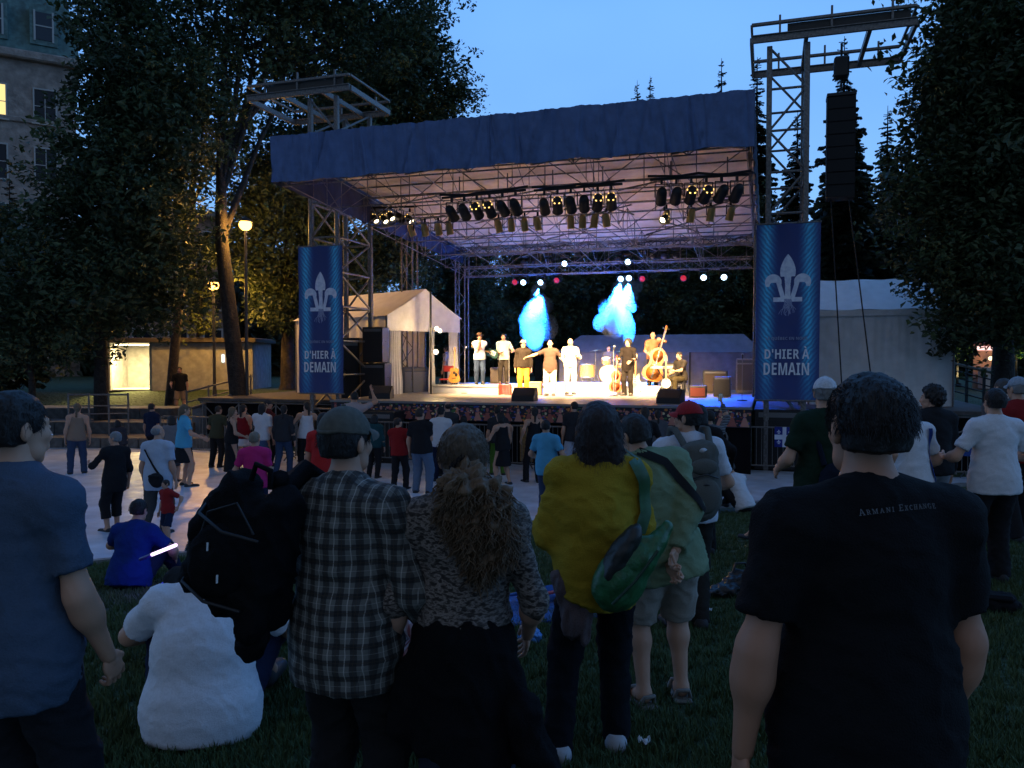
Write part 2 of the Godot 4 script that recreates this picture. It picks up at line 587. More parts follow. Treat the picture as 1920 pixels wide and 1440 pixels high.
func person(s: Dictionary) -> Node3D:
	var at: Vector3 = s.at if s.has("at") else on_ground(s.px, s.d)
	var H: float = s.h if s.has("h") else clampf(spot(s.px, s.top, s.d).y - at.y, 1.0, 2.0)
	var w: float = s.get("w", 1.0)
	var cell: float = s.get("cell", 0.024)
	var o := thing("person", s.label, "person", Transform3D(Basis(Vector3.UP, s.get("turn", 0.0)), at), s.get("group", ""))
	var skin: Color = s.get("skin", SKIN)
	var near := cell < 0.018
	# skeleton
	var hip: Vector3 = s.get("hip", Vector3(0, 0.53 * H, 0))
	var tb := Basis(Vector3.BACK, s.get("tilt", 0.0)) * Basis(Vector3.RIGHT, -float(s.get("lean", 0.0))) * Basis(Vector3.UP, s.get("twist", 0.0))
	var T := Transform3D(tb * H, hip)
	var sw: float = 0.105 * s.get("sw", 1.0)
	var sh := [T * Vector3(-sw, 0.264, 0.004), T * Vector3(sw, 0.264, 0.004)]
	var neck := T * Vector3(0, 0.30, 0.006)
	var hb := tb * Basis(Vector3.UP, s.get("look", 0.0)) * Basis(Vector3.RIGHT, -float(s.get("nod", 0.0)))
	var hs: float = H / 7.5 / 0.233 * s.get("head", 1.0)
	var hc := neck + (tb * Vector3(0, 0.042, -0.006) + hb * Vector3(0, 0.052, -0.008)) * H
	var HT := Transform3D(hb * hs, hc)
	var arms := []
	for k in 2:
		var sg := -1.0 if k == 0 else 1.0
		var t: Vector3 = s.get("lh" if k == 0 else "rh", Vector3(0.045 * sg, -0.31, -0.03))
		var pole: Vector3 = s.get("lp" if k == 0 else "rp", Vector3(0.5 * sg, -0.25, 1.0))
		arms.append(bend(sh[k], sh[k] + t * H, 0.172 * H, 0.148 * H, pole))
	var legs := []
	for k in 2:
		var sg := -1.0 if k == 0 else 1.0
		var f: Vector3 = s.get("lf" if k == 0 else "rf", Vector3(0.06 * sg, 0.047, 0.0))
		var pole: Vector3 = s.get("lk" if k == 0 else "rk", Vector3(0.12 * sg, 0.0, -1.0))
		var hj := hip + Vector3(0.052 * sg * w, -0.012, 0) * H
		var b := bend(hj, Vector3(f.x * H, f.y * H, f.z * H), 0.243 * H, 0.243 * H, pole)
		legs.append([hj, b[0], b[1], s.get("lt" if k == 0 else "rt", Vector3(0.2 * sg, 0, -1)).normalized()])
	# body
	var torso := [ell(T * Vector3(0, 0.0, 0.0), Vector3(0.088 * w, 0.075, 0.066 * w) * H, tb), ell(T * Vector3(0, 0.1, -0.004), Vector3(0.078 * w, 0.11, 0.058 * w) * H, tb),
		ell(T * Vector3(0, 0.2, 0.0), Vector3(0.088 * w, 0.115, 0.06 * w) * H, tb), cap(sh[0], sh[1], 0.031 * H, 0.031 * H),
		cap(T * Vector3(0, 0.3, 0.006), T * Vector3(-sw * 0.85, 0.27, 0.004), 0.023 * H, 0.028 * H), cap(T * Vector3(0, 0.3, 0.006), T * Vector3(sw * 0.85, 0.27, 0.004), 0.023 * H, 0.028 * H)]
	var bp := torso.duplicate()
	bp.append(cap(neck - tb.y * 0.02 * H, hc - hb.y * 0.03 * H, 0.034 * H * (0.6 + 0.4 * w), 0.031 * H))
	for k in 2:
		var aw := 0.5 + 0.5 * w
		var fore: Vector3 = arms[k][0].lerp(arms[k][1], 0.28)
		bp.append(cap(sh[k], arms[k][0], 0.028 * H * aw, 0.0205 * H * aw)); bp.append(cap(arms[k][0], fore, 0.0205 * H * aw, 0.0215 * H * aw)); bp.append(cap(fore, arms[k][1], 0.0215 * H * aw, 0.0145 * H))
		bp.append(cap(legs[k][0], legs[k][1], 0.05 * H * w, 0.033 * H * w))
		var calf: Vector3 = legs[k][1].lerp(legs[k][2], 0.3)
		bp.append(cap(legs[k][1], calf, 0.03 * H, 0.033 * H)); bp.append(cap(calf, legs[k][2], 0.033 * H, 0.021 * H))
		bp.append(cap(legs[k][2] + Vector3(0, -0.012 * H, 0), legs[k][2] + legs[k][3] * 0.085 * H + Vector3(0, -0.028 * H, 0), 0.023 * H, 0.017 * H))
	var kk := 0.03 * H
	var body := mb().join(nets(bp, cell, kk), Transform3D.IDENTITY, skin)
	body.join(head_near if near else head_far, HT, skin)
	for k in 2:
		var dir: Vector3 = (arms[k][1] - arms[k][0]).normalized()
		var t := clampf(-dir.z * 1.2, 0.0, 1.0)
		var hz: Vector3 = s.get("lz" if k == 0 else "rz", Vector3.BACK * (1.0 - t) + Vector3.DOWN * t)
		hz = (hz - dir * hz.dot(dir)).normalized()
		var hx := (-dir).cross(hz)
		var bs := Basis(hx, -dir, hz) * (H / 1.78)
		if k == 0: bs = bs * Basis.from_scale(Vector3(-1, 1, 1))
		body.join(hand_grip if s.get("grip", false) else hand_open, Transform3D(bs, arms[k][1] - dir * 0.008), skin)
	part(o, "body", body, tinted(0.62))
	# lower garment
	if s.has("low"):
		var lk: String = s.low[0]
		var lp := [grown(torso[0], 0.006 * H)]
		if lk == "skirt" or lk == "dress":
			var hem: float = s.low[2] if s.low.size() > 2 else 0.3
			lp.append(cut(cap(hip + Vector3(0, 0.05 * H, 0), Vector3(hip.x, hem * H, hip.z), 0.075 * H, 0.115 * H * w, true), Vector3(0, hem * H, 0), Vector3.DOWN))
		else:
			for k in 2:
				var L: Array = legs[k]
				lp.append(cap(L[0], L[1], 0.062 * H * w, 0.048 * H * w))
				var wide := 1.25 if lk == "wide" else 1.0
				if lk == "shorts":
					var kn: Vector3 = L[1] + (L[1] - L[0]).normalized() * 0.0
					lp[-1] = cap(L[0], kn, 0.06 * H * w, 0.058 * H * w, true)
				elif lk == "capri":
					lp.append(cap(L[1], L[1].lerp(L[2], 0.6), 0.048 * H * w, 0.047 * H * wide, true))
				else:
					lp.append(cap(L[1], L[2] + (L[2] - L[1]).normalized() * 0.02 * H, 0.048 * H * w, 0.039 * H * wide, true))
		var lm := ruffle(nets(lp, cell, 0.022 * H), 0.008, Vector3(6, 9, 6), int(at.x * 97), 0.008 if near else 0.005)
		part(o, {"skirt": "skirt", "dress": "skirt", "shorts": "shorts"}.get(lk, "trousers"), arr_mesh(lm), s.low[1] if s.low[1] is Material else cloth(s.low[1]))
	# upper garment
	if s.has("top_wear"):
		var tk: String = s.top_wear[0]
		var e := 0.015 * H if tk != "jacket" else 0.022 * H
		if tk == "tank" or tk == "dress": e = 0.006 * H
		var hem: float = s.get("hem", -0.05)
		var tp := []
		for p: Prim in torso: tp.append(grown(p, e))
		tp.append(ell(T * Vector3(0, -0.02, 0), Vector3(0.12 * w, 0.23, 0.094 * w) * H, tb))
		if tk == "tank" or tk == "dress":
			tp.remove_at(5); tp.remove_at(4); tp.remove_at(3)
		for p: Prim in tp: cut(p, T * Vector3(0, hem, 0), -tb.y)
		if tk == "tank" or tk == "dress":
			for p: Prim in tp: cut(p, T * Vector3(0, 0.265, 0), tb.y)
			for sg in [-1.0, 1.0]: tp.append(cap(T * Vector3(sg * 0.06, 0.24, 0.05), T * Vector3(sg * 0.055, 0.318, 0.004), 0.012 * H, 0.012 * H))
		else:
			var sl: float = {"tee": 0.72, "long": 2.0, "jacket": 2.0, "rolled": 1.35}.get(tk, 0.72)
			for k in 2:
				var ua: float = (0.036 if tk == "tee" else 0.034) * H * w + (0.006 * H if tk == "jacket" else 0.0)
				tp.append(cap(sh[k], sh[k].lerp(arms[k][0], minf(sl, 1.0)), ua, ua * (0.98 if tk == "tee" else 0.86), sl < 1.0))
				if sl > 1.0: tp.append(cap(arms[k][0], arms[k][0].lerp(arms[k][1], sl - 1.0 - 0.06), ua * 0.88, ua * 0.72, true))
			tp.append(cut(cap(neck - tb.y * 0.02 * H, neck + tb.y * 0.006 * H + tb.z * 0.004 * H, 0.043 * H, 0.038 * H, true), T * Vector3(0, 0.2, 0), -tb.y))
			if s.get("collar", false): tp.append(cap(neck, neck + tb.y * 0.026 * H, 0.043 * H, 0.041 * H, true))
		for p in s.get("top_extra", []): tp.append(p)
		back_of[o] = tp
		var tm := ruffle(nets(tp, cell, 0.024 * H), s.get("folds", 0.014) * 0.6, Vector3(5.5, 9, 5.5), int(at.z * 91), s.get("crease", 0.006 if near else 0.005))
		part(o, "top", arr_mesh(tm), s.top_wear[1] if s.top_wear[1] is Material else cloth(s.top_wear[1])).name = {"jacket": "jacket", "dress": "bodice", "tank": "sleeveless_top"}.get(tk, "shirt")
	# feet
	var shoe: Variant = s.get("shoe", Color(0.02, 0.02, 0.022))
	if shoe != null:
		for k in 2:
			var L: Array = legs[k]
			var heel: Vector3 = L[2] + Vector3(0, -0.026 * H, 0) - L[3] * 0.02 * H
			var toe: Vector3 = L[2] + Vector3(0, -0.03 * H, 0) + L[3] * 0.1 * H
			var sp := [cut(cap(heel, toe, 0.031 * H, 0.025 * H), Vector3(0, L[2].y - 0.046 * H, 0), Vector3.DOWN), cap(heel, heel + Vector3(0, 0.03 * H, 0), 0.027 * H, 0.025 * H, true)]
			part(o, "shoe", arr_mesh(nets(sp, 0.012 if near else 0.02, 0.02)), plain(shoe.r, shoe.g, shoe.b, 0.7))
	# hair
	var hk: String = s.hair[0] if s.has("hair") else "none"
	if hk != "none":
		var hp := []
		var face := Vector3(0, -0.42, -0.9)
		var through := Vector3(0, 0.055, -0.066)
		hp.append(cut(ell(Vector3(0, 0.036, 0.016), Vector3(0.082, 0.09, 0.1)), through, face))
		match hk:
			"short": hp.append(cut(cut(ell(Vector3(0, -0.01, 0.045), Vector3(0.072, 0.085, 0.064)), through, face), Vector3(0, -0.045, 0), Vector3.DOWN))
			"thin": hp = [cut(ell(Vector3(0, 0.02, 0.03), Vector3(0.079, 0.07, 0.088)), Vector3(0, 0.05, 0.0), Vector3(0, 0.5, -0.86))]
			"bob":
				hp.append(cut(ell(Vector3(0, -0.02, 0.03), Vector3(0.1, 0.13, 0.09)), through, face)); hp.append(cut(ell(Vector3(0, -0.09, 0.035), Vector3(0.105, 0.075, 0.085)), Vector3(0, -0.1, -0.02), Vector3(0, 0, -1)))
			"long":
				hp.append(cut(ell(Vector3(0, -0.02, 0.03), Vector3(0.095, 0.14, 0.085)), through, face)); hp.append(ell(Vector3(0, -0.19, 0.07), Vector3(0.085, 0.16, 0.04)))
			"full":
				hp.append(cut(ell(Vector3(0, 0.03, 0.02), Vector3(0.1, 0.105, 0.115)), through, face)); hp.append(cut(ell(Vector3(0, -0.05, 0.03), Vector3(0.118, 0.15, 0.1)), Vector3(0, 0, -0.045), Vector3(0, 0, -1)))
				hp.append(ell(Vector3(-0.03, -0.16, 0.055), Vector3(0.075, 0.12, 0.055))); hp.append(ell(Vector3(0.06, -0.15, 0.05), Vector3(0.06, 0.12, 0.055))); hp.append(ell(Vector3(0.02, -0.22, 0.07), Vector3(0.035, 0.08, 0.03)))
			"tail":
				hp.append(cut(ell(Vector3(0, -0.01, 0.045), Vector3(0.07, 0.085, 0.06)), through, face)); hp.append(cap(Vector3(0, -0.02, 0.11), Vector3(0, -0.2, 0.12), 0.03, 0.022))
			"curly": hp.append(cut(ell(Vector3(0, 0.02, 0.025), Vector3(0.115, 0.125, 0.115)), Vector3(0, 0.05, -0.05), Vector3(0, -0.5, -0.86)))
		if s.has("hat"):
			for p: Prim in hp: cut(p, Vector3(0, 0.05, 0), Vector3.UP)
		var hm := ruffle(nets(hp, 0.006 if near else 0.012, 0.025), 0.03 if hk == "curly" else 0.006, Vector3(34, 18, 34), int(at.x * 131))
		var mh := mb().join(hm, HT)
		if near:
			# loose locks that break the outline
			rng.seed = int(at.x * 1000.0) + 5
			var total: int = hm[0].size()
			for q in s.get("locks", 420) * 3:
				var i := rng.randi_range(0, total - 1)
				var a: Vector3 = hm[0][i]
				var nn: Vector3 = hm[1][i]
				if hk == "short" and a.y < 0.0: continue
				var l: float = rng.randf_range(0.02, 0.05) * (0.55 if hk == "short" else 1.0)
				var flow := (Vector3(rng.randf_range(-0.5, 0.5), -1.0, rng.randf_range(-0.2, 0.6)) + nn * rng.randf_range(-0.1, 0.3)).normalized()
				var b: Vector3 = a + flow * l * 0.5 + nn * 0.004
				mh.xf = HT
				mh.tube([a - nn * 0.004, b, b + (flow + Vector3.DOWN * 0.6 + Vector3(rng.randf_range(-0.3, 0.3), 0, 0)).normalized() * l * 0.5], [0.0009, 0.0009, 0.0003], 3)
				mh.xf = Transform3D.IDENTITY
		part(o, "hair", mh, hair_mat(s.hair[1]))
	if s.has("hat"):
		var hc2: Color = s.hat[1]
		var hm2 := grain(hc2.r, hc2.g, hc2.b, 0.9, 9.0, 0.75)
		if s.hat[0] == "cap":
			var dome := cut(ell(Vector3(0, 0.03, 0.016), Vector3(0.088, 0.105, 0.108)), Vector3(0, 0.035, 0.016), Vector3(0, -1, 0.12))
			var cm := nets([dome], 0.005 if near else 0.01, 0.01)
			var hat := part(o, "cap", arr_mesh(cm), hm2, HT)
			var bill := mb()
			bill.grid(10, 5, func(i, j):
				var a: float = lerpf(-1.15, 1.15, i / 10.0)
				var r: float = 1.0 + 0.62 * (j / 5.0) * (0.35 + 0.65 * cos(a))
				return Vector3(sin(a) * 0.084 * minf(r, 1.12), 0.052 - 0.03 * absf(sin(a)) * j / 5.0 - 0.016 * j / 5.0, 0.016 - cos(a) * 0.104 * r))
			bill.grid(10, 5, func(i, j):
				var a: float = lerpf(-1.15, 1.15, i / 10.0)
				var r: float = 1.0 + 0.62 * (j / 5.0) * (0.35 + 0.65 * cos(a))
				return Vector3(sin(a) * 0.084 * minf(r, 1.12), 0.049 - 0.03 * absf(sin(a)) * j / 5.0 - 0.016 * j / 5.0, 0.016 - cos(a) * 0.104 * r))
			part(hat, "visor", bill, hm2)
			part(hat, "button", mb().ball(Vector3(0, 0.136, 0.016), Vector3(0.009, 0.006, 0.009), 8, 5), hm2)
			part(hat, "strap", mb().tube([Vector3(-0.045, 0.052, 0.1), Vector3(-0.02, 0.047, 0.118), Vector3(0.02, 0.047, 0.118), Vector3(0.045, 0.052, 0.1)], 0.008, 5), hm2)
		else:
			var hat := part(o, "hat", mb().lathe([Vector2(0.084, 0.04), Vector2(0.09, 0.05), Vector2(0.086, 0.12), Vector2(0.07, 0.145), Vector2(0.03, 0.135), Vector2(0.001, 0.13)], 18, Transform3D(Basis.from_scale(Vector3(1, 1, 1.16)), Vector3(0, 0, 0.014))), hm2, HT)
			part(hat, "brim", mb().lathe([Vector2(0.08, 0.047), Vector2(0.11, 0.044), Vector2(0.138, 0.055), Vector2(0.136, 0.059), Vector2(0.11, 0.05), Vector2(0.08, 0.054)], 20, Transform3D(Basis.from_scale(Vector3(1, 1, 1.16)), Vector3(0, 0, 0.014))), hm2)
	rig_of[o] = {"sh": sh, "arms": arms, "legs": legs, "T": T, "HT": HT, "torso": torso, "hip": hip, "H": H}
	return o

func hair_mat(c: Color) -> StandardMaterial3D:
	var key := "h%.4f_%.4f_%.4f" % [c.r, c.g, c.b]
	if mats.has(key): return mats[key]
	var m := StandardMaterial3D.new()
	m.albedo_color = c.linear_to_srgb(); m.roughness = 0.62
	m.albedo_texture = noise_tex(33, 0.05, 0.62, 1.0, 256); m.uv1_triplanar = true; m.uv1_scale = Vector3(14, 2.5, 14)
	m.normal_enabled = true; m.normal_texture = bump_tex(8, 0.12, 8.0); m.normal_scale = 0.35
	mats[key] = m
	return m

func back_z(o: Node3D, x: float, y: float) -> float:
	# where the back of a person's upper garment lies, seen from behind
	var z := 0.6
	while z > -0.4:
		var f := field_at(back_of[o], Vector3(x, y, z), 0.024 * rig_of[o].H)
		if f < 0.002: break
		z -= clampf(f * 0.7, 0.002, 0.1)
	return z

func strap(o: Node3D, pts: Array, width: float, m: Material, called := "strap", parent: Node = null) -> void:
	# a band lying on the back, through points (x, y)
	var n := 22
	var b := mb()
	var row := []
	for k in n + 1:
		var t := k / float(n) * (pts.size() - 1)
		var i := mini(int(t), pts.size() - 2)
		row.append(pts[i].lerp(pts[i + 1], t - i))
	b.grid(n, 3, func(i, j):
		var d: Vector2 = (row[mini(i + 1, n)] - row[maxi(i - 1, 0)]).normalized()
		var q: Vector2 = row[i] + Vector2(-d.y, d.x) * width * (j / 3.0 - 0.5)
		return Vector3(q.x, q.y, back_z(o, q.x, q.y) + 0.012))
	part(parent if parent else o, called, b, m)

# ---------- the stage and what stands round it ----------
const ORD := ["first", "second", "third", "fourth", "fifth", "sixth", "seventh", "eighth", "ninth", "tenth"]
var steel: StandardMaterial3D
var black: StandardMaterial3D

func stage_thing(called: String, label: String, category: String, x: float, y: float, z: float, turn := 0.0, group := "") -> Node3D:
	return thing(called, label, category, stage_frame * Transform3D(Basis(Vector3.UP, turn), Vector3(x, y, z)), group)

func girder(a: Vector3, b: Vector3, up: Vector3, n: int, r := 0.022, m: MB = null) -> MB:
	# a flat lattice between two points: chords, posts and diagonals
	if m == null: m = mb()
	m.tube([a, b], r, 6); m.tube([a + up, b + up], r, 6)
	for k in n + 1:
		var p := a.lerp(b, float(k) / n)
		m.tube([p, p + up], r * 0.7, 5)
		if k < n:
			var q := a.lerp(b, float(k + 1) / n)
			if k % 2 == 0: m.tube([p, q + up], r * 0.7, 5)
			else: m.tube([p + up, q], r * 0.7, 5)
	return m

func box_truss(a: Vector3, b: Vector3, s: float, n: int, r := 0.02) -> MB:
	var m := mb()
	var dir := (b - a).normalized()
	var side := dir.cross(Vector3.UP).normalized() * s
	var up := Vector3.UP * s
	for o in [Vector3.ZERO, side, up, side + up]: m.tube([a + o, b + o], r, 6)
	for k in n:
		var p := a.lerp(b, float(k) / n)
		var q := a.lerp(b, float(k + 1) / n)
		m.tube([p, q + up], r * 0.55, 4); m.tube([p + side + up, q + side], r * 0.55, 4); m.tube([p + up, q + side + up], r * 0.55, 4); m.tube([p, p + up], r * 0.55, 4); m.tube([p, q + side], r * 0.55, 4)
	return m

func build_ground() -> void:
	var xs := PackedFloat32Array([-400, -150, -70, -40])
	var x := -30.0
	while x < 26.0:
		xs.append(x); x += 0.75
	xs.append_array([30, 40, 70, 150, 400])
	var rows := [["z", 400.0], ["z", 120.0], ["z", 40.0], ["z", 12.0], ["z", 4.0], ["z", 0.0]]
	for k in 16: rows.append(["f", (k + 1) / 16.0])
	rows.append(["l", -0.5])
	for k in 8: rows.append(["l", -0.5 - 6.5 * (k + 1) / 8.0])
	for l in [-12.0, -25.0, -60.0, -150.0, -400.0]: rows.append(["l", l])
	var m := mb()
	m.grid(xs.size() - 1, rows.size() - 1, func(i, j):
		var xx: float = xs[i]
		var row: Array = rows[rows.size() - 1 - j]
		var z: float = row[1] if row[0] == "z" else -row[1] * lawn_edge(xx) if row[0] == "f" else -line_depth(xx, row[1])
		var y := 0.0
		if row[0] == "f": y = PLAZA * pow(row[1], 1.75)
		elif row[0] == "l": y = PLAZA + 1.48 * smoothstep(-0.5, -7.0, row[1])
		return Vector3(xx, y, z))
	var g := StandardMaterial3D.new()
	var ramp := Gradient.new()
	ramp.set_color(0, Color(0.018, 0.032, 0.012).linear_to_srgb()); ramp.set_color(1, Color(0.05, 0.085, 0.03).linear_to_srgb())
	ramp.add_point(0.55, Color(0.035, 0.062, 0.02).linear_to_srgb())
	var f := FastNoiseLite.new(); f.seed = 3; f.frequency = 0.03; f.fractal_octaves = 5
	var t := NoiseTexture2D.new(); t.width = 1024; t.height = 1024; t.seamless = true; t.noise = f; t.color_ramp = ramp
	g.albedo_texture = t; g.uv1_triplanar = true; g.uv1_world_triplanar = true; g.uv1_scale = Vector3.ONE * 0.31
	g.roughness = 0.95; g.normal_enabled = true; g.normal_texture = bump_tex(4, 0.08, 8.0); g.normal_scale = 0.8
	structure("lawn", m, g)
	# paving of the plaza
	var pv := mb()
	pv.grid(44, 1, func(i, j):
		var xx: float = -18.0 + i * 0.75
		return Vector3(xx, PLAZA + 0.03, -line_depth(xx, 0.1) if j == 1 else -lawn_edge(xx) - 0.05))
	var slab := grain(0.64, 0.73, 0.86, 0.5, 0.31, 0.8, 0.0, 0.06, true)
	slab.roughness_texture = noise_tex(9, 0.02, 0.3, 0.5, 512)
	slab.roughness = 1.0
	structure("plaza_paving", pv, slab)
	var kb := mb()
	for i in 44:
		var x0 := -18.0 + i * 0.75
		var a := Vector3(x0, PLAZA, -lawn_edge(x0) - 0.02)
		var b := Vector3(x0 + 0.75, PLAZA, -lawn_edge(x0 + 0.75) - 0.02)
		kb.box((a + b) / 2 + Vector3(0, 0.02, 0), Vector3(a.distance_to(b) + 0.004, 0.1, 0.1), Basis(Vector3.UP, atan2(-(b - a).z, (b - a).x)))
	structure("plaza_kerb", kb, grain(0.3, 0.3, 0.3, 0.8, 1.0, 0.6))
	# blades of grass on the near lawn
	rng.seed = 77
	var tuft := mb()
	for k in 9:
		var a := rng.randf() * TAU
		var o := Vector3(cos(a), 0, sin(a)) * rng.randf_range(0.0, 0.05)
		var b := rng.randf() * TAU
		var sd := Vector3(cos(b), 0, sin(b)) * 0.0035
		var h := rng.randf_range(0.03, 0.065)
		var tip := o + Vector3(rng.randf_range(-0.03, 0.03), h, rng.randf_range(-0.03, 0.03))
		var mid := o.lerp(tip, 0.5) + Vector3(0, h * 0.12, 0)
		tuft.quad(o - sd, o + sd, mid + sd * 0.7, mid - sd * 0.7); tuft.tri(mid - sd * 0.7, mid + sd * 0.7, tip)
	var places := []
	while places.size() < 52000:
		var d := 1.2 + 12.5 * pow(rng.randf(), 1.35)
		var xx := rng.randf_range(-0.72, 0.72) * d
		if d > lawn_edge(xx) - 0.1: continue
		places.append(Transform3D(Basis(Vector3.UP, rng.randf() * TAU).scaled(Vector3.ONE * rng.randf_range(0.7, 1.25)), Vector3(xx, ground_y(xx, -d) - 0.004, -d)))
	var gm := StandardMaterial3D.new(); gm.vertex_color_use_as_albedo = true; gm.roughness = 0.8
	var gi := scatter("grass", tuft.done(), places, gm, Color(0.035, 0.065, 0.018), Color(0.07, 0.11, 0.035))
	add_child(gi)
	meta(gi, "short green grass covering the near lawn", "grass", "", "stuff")

func scatter(called: String, mesh: Mesh, places: Array, m: Material, c0: Color, c1: Color) -> MultiMeshInstance3D:
	var mm := MultiMesh.new()
	mm.transform_format = MultiMesh.TRANSFORM_3D; mm.use_colors = true; mm.mesh = mesh
	mm.instance_count = places.size()
	for k in places.size():
		mm.set_instance_transform(k, places[k]); mm.set_instance_color(k, c0.lerp(c1, rng.randf()))
	var o := MultiMeshInstance3D.new()
	o.set_meta("kind", "stuff")
	o.name = called; o.multimesh = mm; o.material_override = m
	return o

func build_stage() -> void:
	steel = grain(0.24, 0.23, 0.22, 0.5, 3.0, 0.65, 0.4)
	black = plain(0.012, 0.012, 0.013, 0.6)
	var dark_cloth := cloth(Color(0.008, 0.008, 0.01))
	# deck
	var dk := stage_thing("stage_platform", "wide raised concert stage with a printed front band", "stage", 0, 0, 0)
	var wood := grain(0.34, 0.31, 0.28, 0.42, 0.9, 0.7, 0.0, 0.1)
	for i in 8:
		for j in 6:
			part(dk, "deck_panel", mb().bevel(Vector3(-4.9 + 1.4 * i, DECK - 0.04, 0.05 - 1.75 * j), Vector3(1.396, 0.08, 1.746), 0.004), wood)
	part(dk, "front_fascia", mb().box(Vector3(0, DECK - 0.27, 0.955), Vector3(11.2, 0.44, 0.05)), band_mat())
	part(dk, "edge_trim", mb().box(Vector3(0, DECK - 0.03, 0.97), Vector3(11.24, 0.055, 0.1)), plain(0.2, 0.2, 0.2, 0.5))
	part(dk, "skirt_cloth", mb().grid(90, 2, func(i, j): return Vector3(-5.6 + 11.2 * i / 90.0, PLAZA + (DECK - 0.48 - PLAZA) * j / 2.0, 0.86 + 0.03 * sin(i * 1.9))), dark_cloth)
	part(dk, "wooden_hatch", mb().bevel(Vector3(0.12, -0.42, 1.0), Vector3(0.42, 0.95, 0.05), 0.01), grain(0.42, 0.24, 0.08, 0.5, 2.0, 0.6))
	for sx in [-1.0, 1.0]:
		var wx: float = sx * 8.5
		var wing := stage_thing("wing_platform", "dark scaffold deck beside the stage under the %s tent" % ("left" if sx < 0 else "right"), "platform", wx, 0, 0)
		part(wing, "deck", mb().bevel(Vector3(0, 0.45, -5.0), Vector3(5.7, 0.1, 8.8), 0.01), grain(0.1, 0.09, 0.085, 0.8, 1.0, 0.7))
		for k in 5: part(wing, "post", mb().tube([Vector3(-2.7 + 1.35 * k, PLAZA, -0.66), Vector3(-2.7 + 1.35 * k, 0.4, -0.66)], 0.025, 8), steel)
		for k in 4:
			var xa := -2.7 + 1.35 * k
			part(wing, "brace", mb().tube([Vector3(xa, PLAZA + 0.15, -0.64), Vector3(xa + 1.35, 0.3, -0.64)], 0.018, 6), steel)
			part(wing, "brace", mb().tube([Vector3(xa, 0.3, -0.67), Vector3(xa + 1.35, PLAZA + 0.15, -0.67)], 0.018, 6), steel)
		part(wing, "rail", mb().tube([Vector3(-2.8, 0.36, -0.66), Vector3(2.8, 0.36, -0.66)], 0.025, 8), steel)
		part(wing, "skirt_cloth", mb().grid(50, 1, func(i, j): return Vector3(-2.8 + 5.6 * i / 50.0, PLAZA + (0.36 - PLAZA) * j, -0.95 + 0.03 * sin(i * 2.1))), dark_cloth)
	# riser behind the singers
	for r in [[-2.95, -5.0, 3.4, 2.4, "low riser under the two musicians by the amplifier"], [0.35, -8.0, 3.6, 3.0, "wide white riser carrying the drum kit"], [2.3, -5.4, 1.9, 1.8, "small riser under the double bass player"]]:
		var rs := stage_thing("riser", r[4], "riser", r[0], DECK, r[1])
		part(rs, "top", mb().bevel(Vector3(0, 0.25, 0), Vector3(r[2], 0.06, r[3]), 0.01), grain(0.5, 0.5, 0.5, 0.4, 1.0, 0.8))
		part(rs, "side_panel", mb().box(Vector3(0, 0.11, r[3] / 2 - 0.04), Vector3(r[2] - 0.06, 0.22, 0.03)), plain(0.45, 0.46, 0.5, 0.5))
		for k in [[-1, -1], [1, -1], [-1, 1], [1, 1]]: part(rs, "leg", mb().tube([Vector3(k[0] * (r[2] / 2 - 0.1), 0, k[1] * (r[3] / 2 - 0.1)), Vector3(k[0] * (r[2] / 2 - 0.1), 0.22, k[1] * (r[3] / 2 - 0.1))], 0.03, 8), steel)
	# roof
	var rf := stage_thing("stage_roof", "sloping white stage roof on steel trusses with a deep blue valance", "roof", 0, 0, 0)
	var membrane := grain(0.64, 0.52, 0.4, 0.7, 0.35, 0.85, 0.0, 0.1)
	membrane.backlight_enabled = true; membrane.backlight = Color(0.2, 0.2, 0.2)
	part(rf, "canopy", mb().grid(32, 14, func(i, j):
		var t: float = j / 14.0
		return Vector3(-5.6 + 11.2 * i / 32.0, lerpf(7.12, 6.0, t) - 0.07 * absf(sin(i * PI / 4.0)) , 3.55 - 13.2 * t)), membrane)
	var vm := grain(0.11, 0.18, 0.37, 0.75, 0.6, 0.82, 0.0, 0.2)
	var fold := FastNoiseLite.new(); fold.seed = 6; fold.frequency = 1.0
	rng.seed = 61
	var pleats := []
	for k in 46: pleats.append([rng.randf_range(-5.6, 5.6), rng.randf_range(-0.5, 0.25), rng.randf_range(0.018, 0.05), rng.randf_range(0.02, 0.075) * (1 if rng.randf() < 0.6 else -1), rng.randf_range(0.0, 0.6)])
	part(rf, "valance", mb().grid(420, 8, func(i, j):
		var xx: float = -5.66 + 11.32 * i / 420.0
		var yy: float = j / 8.0
		var z := 3.62 + 0.1 * fold.get_noise_2d(xx * 1.6 + yy * 0.5, yy * 0.3) + 0.03 * fold.get_noise_2d(xx * 9.0 + yy * 1.4, yy * 0.4 + 5.0) * (1.2 - yy)
		for q in pleats:
			var t: float = (xx - q[0] - q[1] * (1.0 - yy)) / q[2]
			if absf(t) < 3.0: z += q[3] * exp(-t * t) * (1.0 - q[4] * yy)
		return Vector3(xx + 0.03 * fold.get_noise_2d(xx * 1.7, yy), lerpf(6.05, 7.17, yy) + (0.018 * sin(xx * 4.2) + 0.02 * fold.get_noise_2d(xx * 6.0, 9.0)) * (1.0 - yy) + 0.015 * fold.get_noise_2d(xx * 5.0, 2.0) * yy, z)), vm)
	for k in 7: part(rf, "seam", mb().tube([Vector3(-4.3 + 1.44 * k, 6.1, 3.74), Vector3(-4.3 + 1.44 * k, 7.12, 3.72)], 0.008, 4), vm)
